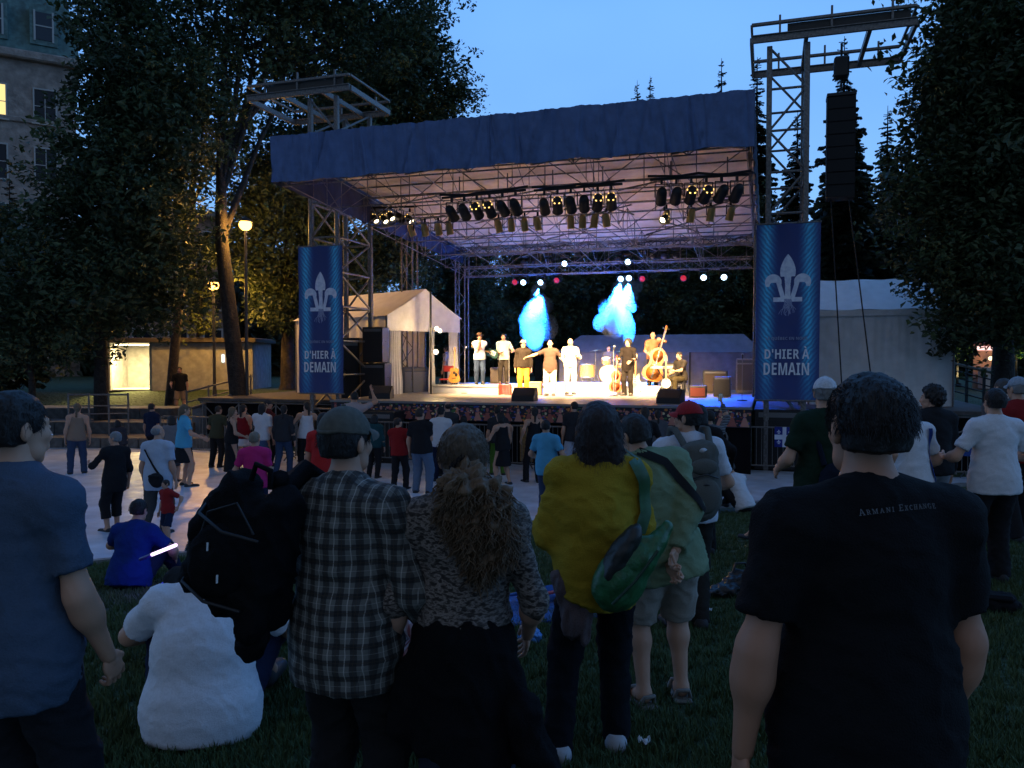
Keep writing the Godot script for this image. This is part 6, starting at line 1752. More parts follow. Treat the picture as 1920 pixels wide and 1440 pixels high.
	var yw := person({"label": "woman in mustard yellow knit wrap with a green bag", "group": crowd, "px": 1122, "d": 3.72, "h": 1.66, "turn": 0.06, "cell": 0.012, "w": 0.98, "top_wear": ["long", yel], "low": ["pants", Color(0.008, 0.009, 0.012)], "hair": ["full", Color(0.03, 0.013, 0.009)], "shoe": Color(0.42, 0.42, 0.44), "hem": -0.1, "folds": 0.02, "crease": 0.008, "locks": 700, "lh": Vector3(0.0, -0.2, -0.17), "rh": Vector3(-0.02, -0.2, -0.17), "lf": Vector3(-0.115, 0.047, 0.03), "rf": Vector3(0.06, 0.047, -0.03),
		"top_extra": [cap(Vector3(-0.14, 1.32, 0), Vector3(-0.21, 1.04, -0.02), 0.06, 0.085), cap(Vector3(0.14, 1.32, 0), Vector3(0.19, 1.06, -0.02), 0.06, 0.08), ell(Vector3(-0.03, 1.12, 0.02), Vector3(0.19, 0.25, 0.145)), cut(cap(Vector3(-0.08, 0.95, 0.03), Vector3(-0.05, 0.68, 0.05), 0.14, 0.13, true), Vector3(0, 0.72, 0), Vector3(-0.3, -1, 0))]})
	part(yw, "scarf_fringe", arr_mesh(ruffle(nets([cap(Vector3(-0.15, 0.85, 0.06), Vector3(-0.12, 0.63, 0.08), 0.07, 0.05), cap(Vector3(-0.08, 0.8, 0.1), Vector3(-0.07, 0.58, 0.1), 0.05, 0.03)], 0.013, 0.03), 0.03, Vector3(20, 4, 20), 14)), streaky(15, [Color(0.03, 0.02, 0.02), Color(0.12, 0.08, 0.08), Color(0.05, 0.04, 0.05)], Vector3(6, 3, 6)))
	var gb := thing("sling_bag", "green sling bag with dark flap on the yellow wrap", "bag", yw.transform)
	var gB := Basis(Vector3.BACK, -0.55)
	var gc := Vector3(0.085, 0.92, 0.215)
	part(gb, "pouch", arr_mesh(ruffle(nets([ell(gc, Vector3(0.1, 0.18, 0.065), gB), ell(gc + Vector3(-0.03, -0.06, 0), Vector3(0.11, 0.11, 0.07), gB), cap(gc + gB * Vector3(0.05, 0.1, 0), gc + gB * Vector3(0.07, 0.26, -0.03), 0.055, 0.03)], 0.011, 0.05), 0.012, Vector3(8, 8, 8), 21)), grain(0.035, 0.17, 0.06, 0.4, 4.0, 0.65, 0.0, 0.3))
	part(gb, "flap", arr_mesh(ruffle(nets([ell(gc + gB * Vector3(-0.06, 0.05, 0.015), Vector3(0.05, 0.17, 0.066), gB)], 0.011, 0.03), 0.016, Vector3(8, 8, 8), 22)), grain(0.02, 0.025, 0.022, 0.5, 4.0, 0.7))
	part(gb, "seam", mb().tube([gc + gB * Vector3(0.05, 0.16, 0.085), gc + gB * Vector3(0.03, 0.0, 0.1), gc + gB * Vector3(0.0, -0.14, 0.09)], 0.007, 6), grain(0.015, 0.06, 0.03, 0.5, 4.0, 0.7))
	strap(yw, [Vector2(0.155, 1.4), Vector2(0.2, 1.3), Vector2(0.215, 1.15), Vector2(0.18, 1.06)], 0.06, grain(0.05, 0.15, 0.06, 0.5, 4.0, 0.7), "shoulder_strap", gb)
	# man in the pale green jacket, hands joined behind him
	var gj := person({"label": "man in pale green jacket and shorts with hands joined behind", "group": crowd, "px": 1250, "d": 4.3, "h": 1.62, "turn": 0.18, "tilt": 0.22, "lean": 0.16, "look": 0.4, "cell": 0.012, "w": 1.08, "top_wear": ["jacket", Color(0.2, 0.27, 0.16)], "low": ["shorts", Color(0.33, 0.29, 0.24)], "hair": ["short", Color(0.03, 0.026, 0.024)], "shoe": null, "hem": -0.1, "folds": 0.016, "crease": 0.01, "lh": Vector3(0.13, -0.255, 0.14), "rh": Vector3(-0.055, -0.255, 0.155), "lp": Vector3(-1, 0.1, 0.5), "rp": Vector3(1, 0.1, 0.5), "lz": Vector3(0.3, -1, 0.2), "rz": Vector3(-0.3, -1, 0.2), "grip": true, "collar": true, "lf": Vector3(-0.07, 0.047, -0.01), "rf": Vector3(0.075, 0.047, -0.04)})
	strap(gj, [Vector2(-0.17, 1.4), Vector2(-0.02, 1.34), Vector2(0.16, 1.1)], 0.045, cloth(Color(0.02, 0.02, 0.02)))
	for k in 2:
		var an: Vector3 = rig_of[gj].legs[k][2]
		var dir: Vector3 = rig_of[gj].legs[k][3]
		var sB := Basis.looking_at(dir)
		var sd := part(gj, "sandal", mb(Transform3D(sB, Vector3(an.x, 0, an.z))).bevel(Vector3(0, 0.012, -0.06), Vector3(0.1, 0.024, 0.28), 0.01), grain(0.25, 0.23, 0.2, 0.8, 5.0, 0.7))
		part(sd, "band", mb(Transform3D(sB, Vector3(an.x, 0, an.z))).tube([Vector3(-0.05, 0.02, -0.1), Vector3(-0.035, 0.07, -0.1), Vector3(0.035, 0.07, -0.1), Vector3(0.05, 0.02, -0.1)], 0.013, 6), grain(0.25, 0.23, 0.2, 0.8, 5.0, 0.7))
		part(sd, "heel_band", mb(Transform3D(sB, Vector3(an.x, 0, an.z))).tube([Vector3(-0.045, 0.02, 0.03), Vector3(-0.03, 0.07, 0.055), Vector3(0.03, 0.07, 0.055), Vector3(0.045, 0.02, 0.03)], 0.012, 6), grain(0.25, 0.23, 0.2, 0.8, 5.0, 0.7))
	# red cap with grey backpack
	var rc := person({"label": "man in red cap and white T-shirt with a grey backpack", "group": crowd, "px": 1292, "d": 5.8, "top": 752, "turn": 0.12, "look": 0.75, "cell": 0.014, "w": 1.08, "sw": 1.08, "top_wear": ["tee", Color(0.66, 0.67, 0.72)], "low": ["pants", Color(0.03, 0.028, 0.025)], "hair": ["short", dark_hair], "hat": ["cap", Color(0.42, 0.015, 0.02)], "collar": true, "rh": Vector3(0.05, -0.2, -0.16)})
	var rb := thing("backpack", "grey backpack worn over the white T-shirt", "backpack", rc.transform)
	var gm := cloth(Color(0.12, 0.12, 0.105), 0.8)
	var q := Vector3(0.01, 1.13, 0.2)
	part(rb, "main_compartment", arr_mesh(ruffle(nets([ell(q, Vector3(0.15, 0.26, 0.1)), ell(q + Vector3(0, -0.14, 0.01), Vector3(0.155, 0.16, 0.11)), cap(q + Vector3(-0.06, 0.2, 0), q + Vector3(0.06, 0.2, 0), 0.07, 0.07)], 0.014, 0.05), 0.015, Vector3(8, 8, 8), 31)), gm)
	part(rb, "front_pocket", arr_mesh(nets([ell(q + Vector3(0, -0.1, 0.1), Vector3(0.12, 0.13, 0.05))], 0.014, 0.03)), gm)
	part(rb, "upper_pocket", arr_mesh(nets([ell(q + Vector3(0, 0.1, 0.09), Vector3(0.1, 0.06, 0.035))], 0.014, 0.03)), gm)
	part(rb, "emblem", mb().ball(q + Vector3(0, 0.21, 0.075), Vector3(0.03, 0.02, 0.008), 12, 6), plain(0.5, 0.5, 0.5, 0.5))
	for y in [-0.02, 0.05]: part(rb, "zip", mb().tube([q + Vector3(-0.1, y - 0.03, 0.095), q + Vector3(0, y + 0.005, 0.145), q + Vector3(0.1, y - 0.03, 0.095)], 0.006, 5), plain(0.02, 0.02, 0.02, 0.5))
	for sx in [-1.0, 1.0]: part(rb, "shoulder_strap", mb().tube([q + Vector3(sx * 0.09, 0.22, -0.03), Vector3(sx * 0.12, 1.47, 0.05), Vector3(sx * 0.12, 1.47, -0.05), Vector3(sx * 0.13, 1.3, -0.15)], 0.025, 6), gm)
	# navy bag on the white-capped man
	var nb := thing("backpack", "navy backpack on the green-shirted man's back", "backpack", Transform3D(Basis(Vector3.UP, 0.15), on_ground(1548, 6.6)))
	var nq := Vector3(-0.02, 0.98, 0.24)
	part(nb, "main_compartment", arr_mesh(ruffle(nets([ell(nq, Vector3(0.17, 0.22, 0.11)), ell(nq + Vector3(0, -0.1, 0.01), Vector3(0.17, 0.16, 0.12))], 0.016, 0.05), 0.02, Vector3(8, 8, 8), 33)), cloth(Color(0.008, 0.012, 0.022)))
	part(nb, "front_pocket", arr_mesh(nets([ell(nq + Vector3(0, -0.08, 0.1), Vector3(0.12, 0.11, 0.05))], 0.016, 0.03)), cloth(Color(0.008, 0.012, 0.022)))
	for sx in [-1.0, 1.0]: part(nb, "shoulder_strap", mb().tube([nq + Vector3(sx * 0.09, 0.18, -0.05), Vector3(sx * 0.13, 1.45, 0.06), Vector3(sx * 0.13, 1.45, -0.06)], 0.022, 6), cloth(Color(0.008, 0.012, 0.022)))

func musicians() -> void:
	var g := "musicians on the stage"
	var R := DECK + 0.28
	var list := [
		{"label": "musician in white shirt, dark vest and brown hat, playing", "at": st(-3.21, R, -4.5), "h": 1.72, "turn": 3.3, "top_wear": ["rolled", WHITE], "low": ["pants", JEANS], "hair": ["short", dark_hair], "hat": ["fedora", Color(0.12, 0.06, 0.03)], "lh": Vector3(0.1, -0.02, -0.15), "rh": Vector3(-0.08, -0.02, -0.16)},
		{"label": "guitarist in pale green shirt and dark trousers", "at": st(-2.6, R, -5.2), "h": 1.72, "turn": 3.2, "top_wear": ["tee", Color(0.5, 0.58, 0.5)], "low": ["pants", Color(0.03, 0.025, 0.02)], "hair": ["short", BROWN], "lh": Vector3(-0.06, -0.15, -0.2), "rh": Vector3(-0.06, -0.19, -0.14)},
		{"label": "singer in black jacket, pale hat and orange trousers", "at": st(-1.42, DECK, -3.65), "h": 1.72, "turn": 3.1, "top_wear": ["jacket", Color(0.022, 0.016, 0.012)], "low": ["wide", Color(0.62, 0.26, 0.03)], "hair": ["short", BROWN], "hat": ["fedora", Color(0.35, 0.28, 0.2)], "hem": -0.03},
		{"label": "singer in open brown shirt stretching an arm sideways", "at": st(-0.42, DECK, -3.19), "h": 1.72, "turn": 3.0, "top_wear": ["tee", Color(0.07, 0.045, 0.035)], "low": ["wide", Color(0.5, 0.46, 0.38)], "hair": ["thin", GREY], "rh": Vector3(0.3, -0.1, -0.02), "lh": Vector3(-0.16, -0.22, -0.05), "hem": -0.13, "w": 1.08},
		{"label": "pale-shirted musician standing behind the open brown shirt", "at": st(-0.05, DECK, -4.3), "h": 1.8, "turn": 3.1, "top_wear": ["rolled", Color(0.6, 0.5, 0.4)], "low": ["pants", Color(0.5, 0.46, 0.4)], "hair": ["thin", FAIR], "lh": Vector3(0.0, -0.12, -0.2), "rh": Vector3(0, -0.12, -0.2)},
		{"label": "curly-haired singer all in black at a microphone", "at": st(1.86, DECK, -3.93), "h": 1.76, "turn": 2.6, "top_wear": ["long", Color(0.012, 0.009, 0.008)], "low": ["pants", Color(0.015, 0.012, 0.01)], "hair": ["curly", Color(0.015, 0.009, 0.006)], "lh": Vector3(-0.02, -0.2, -0.2), "rh": Vector3(0.0, -0.2, -0.22), "hem": -0.12},
		{"label": "bass player standing behind the double bass", "at": st(2.4, R, -5.5), "h": 1.74, "turn": 3.0, "top_wear": ["rolled", Color(0.3, 0.12, 0.06)], "low": ["pants", BLACK], "hair": ["thin", FAIR], "lh": Vector3(-0.02, 0.05, -0.24), "rh": Vector3(0.0, -0.2, -0.2)},
		{"label": "drummer behind the drum kit", "at": st(0.3, R, -8.9), "h": 1.6, "turn": 3.1, "top_wear": ["tee", Color(0.1, 0.1, 0.11)], "low": ["pants", BLACK], "hair": ["short", dark_hair], "lh": Vector3(0.0, -0.15, -0.22), "rh": Vector3(0.0, -0.15, -0.22), "hip": Vector3(0, 0.62, 0), "lf": Vector3(-0.1, 0.047, -0.2), "rf": Vector3(0.1, 0.047, -0.2)},
		{"label": "seated man in dark shirt playing on his lap at right", "at": st(3.45, DECK, -4.3), "h": 1.74, "turn": 2.1, "hip": Vector3(0, 0.56, 0), "lean": 0.15, "lf": Vector3(-0.09, 0.047, -0.24), "rf": Vector3(0.09, 0.047, -0.2), "top_wear": ["tee", Color(0.035, 0.03, 0.025)], "low": ["pants", Color(0.05, 0.04, 0.02)], "hair": ["short", dark_hair], "lh": Vector3(0.02, -0.14, -0.24), "rh": Vector3(-0.02, -0.2, -0.18)},
		{"label": "stagehand in white shirt standing inside the tent opening", "at": Vector3(spot(838, 700, 28.2).x, 0.5, -28.2), "h": 1.7, "turn": 1.2, "top_wear": ["tee", Color(0.4, 0.38, 0.42)], "low": ["pants", BLACK], "hair": ["short", dark_hair]}]
	for s in list:
		s["group"] = g
		s["cell"] = 0.024
		var o := person(s)
		if s.label.contains("dark vest"):
			part(o, "vest", arr_mesh(nets([cut(ell(Vector3(0, 1.1, 0.01), Vector3(0.185, 0.2, 0.14)), Vector3(0, 1.22, -0.05), Vector3(0, 0.35, -1))], 0.024, 0.03)), cloth(Color(0.06, 0.02, 0.012)))

# ---------- instruments, amplifiers, barriers and small things ----------
func outline(half: Array) -> PackedVector2Array:
	# a closed symmetric outline from (y, half width) pairs
	var a := PackedVector2Array()
	var n := half.size() * 4
	var cur := Curve2D.new()
	var ys := []
	for k in n + 1:
		var t := k / float(n) * (half.size() - 1)
		var i := mini(int(t), half.size() - 2)
		var f := t - i
		f = f * f * (3.0 - 2.0 * f) * 0.5 + f * 0.5
		ys.append(half[i].lerp(half[i + 1], f))
	for q in ys: a.append(Vector2(q.y, q.x))
	ys.reverse()
	for q in ys:
		if q.y > 0.002: a.append(Vector2(-q.y, q.x))
	return a

func viol(label: String, called: String, category: String, t: Transform3D, s: float, c: Color) -> Node3D:
	var o := thing(called, label, category, t)
	var m := grain(c.r, c.g, c.b, 0.3, 4.0, 0.65)
	var dk := plain(0.015, 0.01, 0.008, 0.4)
	var body := outline([Vector2(0.0, 0.1), Vector2(0.04, 0.25), Vector2(0.18, 0.335), Vector2(0.36, 0.32), Vector2(0.5, 0.215), Vector2(0.6, 0.2), Vector2(0.68, 0.215), Vector2(0.8, 0.265), Vector2(0.93, 0.25), Vector2(1.04, 0.15), Vector2(1.1, 0.05)])
	var sc := Transform3D(Basis.from_scale(Vector3.ONE * s), Vector3(0, 0.16 * s, 0))
	part(o, "body", mb(sc).slab(body, 0.19, Transform3D.IDENTITY), m)
	part(o, "belly", mb(sc).ball(Vector3(0, 0.27, 0.085), Vector3(0.24, 0.25, 0.035), 16, 8).ball(Vector3(0, 0.82, 0.085), Vector3(0.18, 0.22, 0.03), 16, 8), m)
	part(o, "neck", mb(sc).tube([Vector3(0, 1.05, 0.06), Vector3(0, 1.72, 0.0)], [0.04, 0.026], 8), m)
	part(o, "fingerboard", mb(sc).bevel(Vector3(0, 1.24, 0.1), Vector3(0.06, 0.92, 0.025), 0.006, Basis(Vector3.RIGHT, -0.08)), dk)
	part(o, "scroll", mb(sc).tube([Vector3(0, 1.72, 0.0), Vector3(0, 1.84, -0.03), Vector3(0, 1.87, -0.09), Vector3(0, 1.82, -0.11), Vector3(0, 1.81, -0.07)], [0.035, 0.032, 0.03, 0.028, 0.022], 8), m)
	for k in 4: part(o, "tuning_peg", mb(sc).tube([Vector3(0, 1.74 + 0.025 * (k / 2), -0.01), Vector3(0.1 * (1 if k % 2 else -1), 1.75 + 0.025 * (k / 2), -0.015)], 0.009, 5), dk)
	part(o, "bridge", mb(sc).bevel(Vector3(0, 0.5, 0.15), Vector3(0.15, 0.02, 0.11), 0.005), plain(0.5, 0.4, 0.25, 0.6))
	part(o, "tailpiece", mb(sc).bevel(Vector3(0, 0.24, 0.15), Vector3(0.07, 0.32, 0.02), 0.006), dk)
	for k in [-1.0, 1.0]: part(o, "f_hole", mb(sc).tube([Vector3(k * 0.1, 0.62, 0.105), Vector3(k * 0.125, 0.5, 0.107), Vector3(k * 0.15, 0.38, 0.1)], 0.011, 5), dk)
	part(o, "end_pin", mb(sc).tube([Vector3(0, 0.02, 0), Vector3(0, -0.16, 0)], 0.012, 6), dk)
	var sm := mb(sc)
	for k in 4: sm.tube([Vector3(-0.022 + 0.015 * k, 0.3, 0.17), Vector3(-0.02 + 0.013 * k, 0.5, 0.21), Vector3(-0.014 + 0.009 * k, 1.7, 0.035)], 0.003, 3)
	part(o, "strings", sm, plain(0.5, 0.5, 0.5, 0.3, 0.8)).set_meta("kind", "stuff")
	return o

func guitar(label: String, t: Transform3D, kind: String, c: Color) -> void:
	var o := thing(kind + "_guitar" if kind != "banjo" else "banjo", label, "banjo" if kind == "banjo" else "guitar", t)
	var m := grain(c.r, c.g, c.b, 0.3, 5.0, 0.7)
	var dk := plain(0.02, 0.015, 0.012, 0.4)
	var top := 0.5
	if kind == "banjo":
		part(o, "rim", mb().lathe([Vector2(0.14, -0.04), Vector2(0.15, -0.04), Vector2(0.15, 0.04), Vector2(0.14, 0.045)], 20, Transform3D(Basis(Vector3.RIGHT, PI / 2), Vector3(0, 0.16, 0))), plain(0.4, 0.4, 0.4, 0.3, 0.8))
		part(o, "skin", mb().lathe([Vector2(0.142, 0.034), Vector2(0.001, 0.036)], 20, Transform3D(Basis(Vector3.RIGHT, PI / 2), Vector3(0, 0.16, 0))), plain(0.7, 0.66, 0.55, 0.6))
		part(o, "resonator", mb().lathe([Vector2(0.001, -0.06), Vector2(0.15, -0.05), Vector2(0.15, -0.03)], 20, Transform3D(Basis(Vector3.RIGHT, PI / 2), Vector3(0, 0.16, 0))), m)
		top = 0.3
	elif kind == "acoustic":
		part(o, "body", mb().slab(outline([Vector2(0.0, 0.08), Vector2(0.04, 0.165), Vector2(0.13, 0.2), Vector2(0.24, 0.165), Vector2(0.3, 0.135), Vector2(0.37, 0.14), Vector2(0.44, 0.15), Vector2(0.49, 0.1), Vector2(0.5, 0.04)]), 0.1, Transform3D.IDENTITY), m)
		part(o, "sound_hole", mb().lathe([Vector2(0.05, 0.0), Vector2(0.001, 0.0)], 16, Transform3D(Basis(Vector3.RIGHT, PI / 2), Vector3(0, 0.33, 0.053))), dk)
		part(o, "pick_guard", mb().ball(Vector3(0.07, 0.27, 0.051), Vector3(0.045, 0.07, 0.004), 12, 6), dk)
		part(o, "bridge", mb().bevel(Vector3(0, 0.15, 0.056), Vector3(0.14, 0.025, 0.012), 0.004), dk)
	else:
		part(o, "body", mb().slab(PackedVector2Array([Vector2(-0.1, 0), Vector2(0.02, -0.02), Vector2(0.13, 0.03), Vector2(0.16, 0.12), Vector2(0.12, 0.22), Vector2(0.13, 0.3), Vector2(0.11, 0.38), Vector2(0.06, 0.32), Vector2(0.02, 0.3), Vector2(-0.03, 0.31), Vector2(-0.07, 0.4), Vector2(-0.13, 0.42), Vector2(-0.14, 0.32), Vector2(-0.11, 0.22), Vector2(-0.16, 0.12)]), 0.045, Transform3D.IDENTITY), m)
		part(o, "pick_guard", mb().slab(PackedVector2Array([Vector2(-0.06, 0.08), Vector2(0.08, 0.06), Vector2(0.1, 0.2), Vector2(0.05, 0.28), Vector2(-0.05, 0.28)]), 0.006, Transform3D(Basis.IDENTITY, Vector3(0, 0, 0.027))), plain(0.6, 0.6, 0.58, 0.4))
		for y in [0.12, 0.18, 0.24]: part(o, "pickup", mb().bevel(Vector3(0, y, 0.034), Vector3(0.075, 0.02, 0.012), 0.004), dk)
		top = 0.3
	part(o, "neck", mb().bevel(Vector3(0, top + 0.24, 0.045 if kind != "electric" else 0.02), Vector3(0.05, 0.58, 0.025), 0.008), plain(0.35, 0.22, 0.1, 0.4))
	part(o, "headstock", mb().bevel(Vector3(0, top + 0.61, 0.035 if kind != "electric" else 0.01), Vector3(0.075, 0.17, 0.018), 0.006), plain(0.35, 0.22, 0.1, 0.4))
	for k in 6: part(o, "tuning_peg", mb().tube([Vector3(0, top + 0.56 + 0.045 * (k / 2), 0.02), Vector3(0.06 * (1 if k % 2 else -1), top + 0.56 + 0.045 * (k / 2), 0.02)], 0.006, 5), plain(0.5, 0.5, 0.5, 0.3, 0.8))
	var sd := part(o, "stand", mb().tube([Vector3(0, 0.1, -0.1), Vector3(-0.2, -0.22, 0.1)], 0.012, 6).tube([Vector3(0, 0.1, -0.1), Vector3(0.2, -0.22, 0.1)], 0.012, 6).tube([Vector3(0, 0.5, -0.08), Vector3(0, 0.0, -0.12), Vector3(0, -0.22, -0.25)], 0.012, 6).tube([Vector3(-0.1, -0.03, 0.07), Vector3(-0.1, -0.03, -0.1), Vector3(0.1, -0.03, -0.1), Vector3(0.1, -0.03, 0.07)], 0.012, 6), black)

func mic_stand(label: String, x: float, z: float, h: float, y := DECK) -> void:
	var o := stage_thing("microphone_stand", label, "microphone", x, y, z, 0, "microphone stands on the stage")
	part(o, "base", mb().lathe([Vector2(0.14, 0.0), Vector2(0.13, 0.025), Vector2(0.02, 0.035), Vector2(0.001, 0.04)], 14), black)
	part(o, "pole", mb().tube([Vector3(0, 0.02, 0), Vector3(0, h - 0.1, 0)], 0.011, 6), plain(0.25, 0.25, 0.25, 0.35, 0.6))
	part(o, "microphone", mb().tube([Vector3(0, h - 0.12, 0), Vector3(0, h, -0.1)], [0.014, 0.018], 8), black)
	part(o, "microphone_head", mb().ball(Vector3(0, h + 0.015, -0.115), Vector3.ONE * 0.032, 10, 7), plain(0.4, 0.4, 0.4, 0.4, 0.5))

func cabinet(called: String, label: String, category: String, t: Transform3D, s: Vector3, c: Color, front: Color, group := "") -> Node3D:
	var o := thing(called, label, category, t, group)
	part(o, "cabinet", mb().bevel(Vector3(0, s.y / 2, 0), s, 0.02), grain(c.r, c.g, c.b, 0.6, 5.0, 0.75))
	part(o, "grille", mb().bevel(Vector3(0, s.y * 0.46, s.z / 2 + 0.006), Vector3(s.x * 0.84, s.y * 0.74, 0.014), 0.004), grain(front.r, front.g, front.b, 0.7, 12.0, 0.6))
	part(o, "control_panel", mb().box(Vector3(0, s.y * 0.91, s.z / 2 + 0.004), Vector3(s.x * 0.84, s.y * 0.08, 0.01)), plain(0.15, 0.15, 0.15, 0.4, 0.5))
	for k in [-1.0, 1.0]: part(o, "handle", mb().tube([Vector3(k * s.x / 2, s.y * 0.6, -0.06), Vector3(k * (s.x / 2 + 0.025), s.y * 0.6, -0.04), Vector3(k * (s.x / 2 + 0.025), s.y * 0.6, 0.04), Vector3(k * s.x / 2, s.y * 0.6, 0.06)], 0.01, 5), black)
	return o

func wedge(label: String, x: float, z: float, turn: float, y := DECK) -> void:
	var o := stage_thing("stage_monitor", label, "loudspeaker", x, y, z, turn, "floor monitors along the stage edge")
	part(o, "cabinet", mb().slab(PackedVector2Array([Vector2(-0.22, 0), Vector2(0.22, 0), Vector2(0.22, 0.14), Vector2(-0.02, 0.36), Vector2(-0.16, 0.36), Vector2(-0.22, 0.22)]), 0.62, Transform3D(Basis(Vector3.UP, PI / 2), Vector3.ZERO)), black)
	part(o, "grille", mb().box(Vector3(0, 0.25, -0.105), Vector3(0.54, 0.012, 0.3), Basis(Vector3.RIGHT, -0.74)), plain(0.025, 0.025, 0.027, 0.5))
	part(o, "socket_plate", mb().box(Vector3(0, 0.12, 0.222), Vector3(0.16, 0.08, 0.006)), plain(0.06, 0.06, 0.06, 0.4))

func barrier(label: String, a: Vector3, b: Vector3) -> void:
	var o := thing("crowd_barrier", label, "barrier", Transform3D(Basis(Vector3.UP, atan2(-(b - a).z, (b - a).x)), Vector3(a.x, PLAZA + 0.03, a.z)), "crowd barriers before the stage")
	var L := a.distance_to(b) - 0.05
	var r := 0.12
	part(o, "frame", mb().tube([Vector3(0, 0.12, 0), Vector3(0, 1.1 - r, 0), Vector3(r * 0.3, 1.1 - r * 0.3, 0), Vector3(r, 1.1, 0), Vector3(L - r, 1.1, 0), Vector3(L - r * 0.3, 1.1 - r * 0.3, 0), Vector3(L, 1.1 - r, 0), Vector3(L, 0.12, 0)], 0.021, 8), steel)
	part(o, "bottom_rail", mb().tube([Vector3(0, 0.18, 0), Vector3(L, 0.18, 0)], 0.018, 8), steel)
	for k in 17: part(o, "bar", mb().tube([Vector3(L * (k + 1) / 18.0, 0.18, 0), Vector3(L * (k + 1) / 18.0, 1.09, 0)], 0.0085, 5), steel)
	for x in [0.18, L - 0.18]: part(o, "foot", mb().tube([Vector3(x, 0.02, -0.28), Vector3(x, 0.2, 0), Vector3(x, 0.02, 0.28)], 0.018, 6), steel)

func flag_mat(w: int, h: int) -> StandardMaterial3D:
	var im := Image.create(w, h, false, Image.FORMAT_RGB8)
	for j in h:
		for i in w:
			var c := Color(0.04, 0.13, 0.5)
			var u := i / float(w)
			var v := j / float(h)
			if absf(u - 0.5) < 0.1 or absf(v - 0.5) < 0.12: c = Color(0.8, 0.83, 0.9)
			elif lily(Vector2((fmod(u * 2.0, 1.0) - 0.5 + (0.08 if u < 0.5 else -0.08)) * 5.0, (0.5 - fmod(v * 2.0, 1.0)) * 5.0 + 0.1)): c = Color(0.8, 0.83, 0.9)
			im.set_pixel(i, j, c)
	var m := StandardMaterial3D.new(); m.albedo_texture = ImageTexture.create_from_image(im); m.roughness = 0.7
	return m

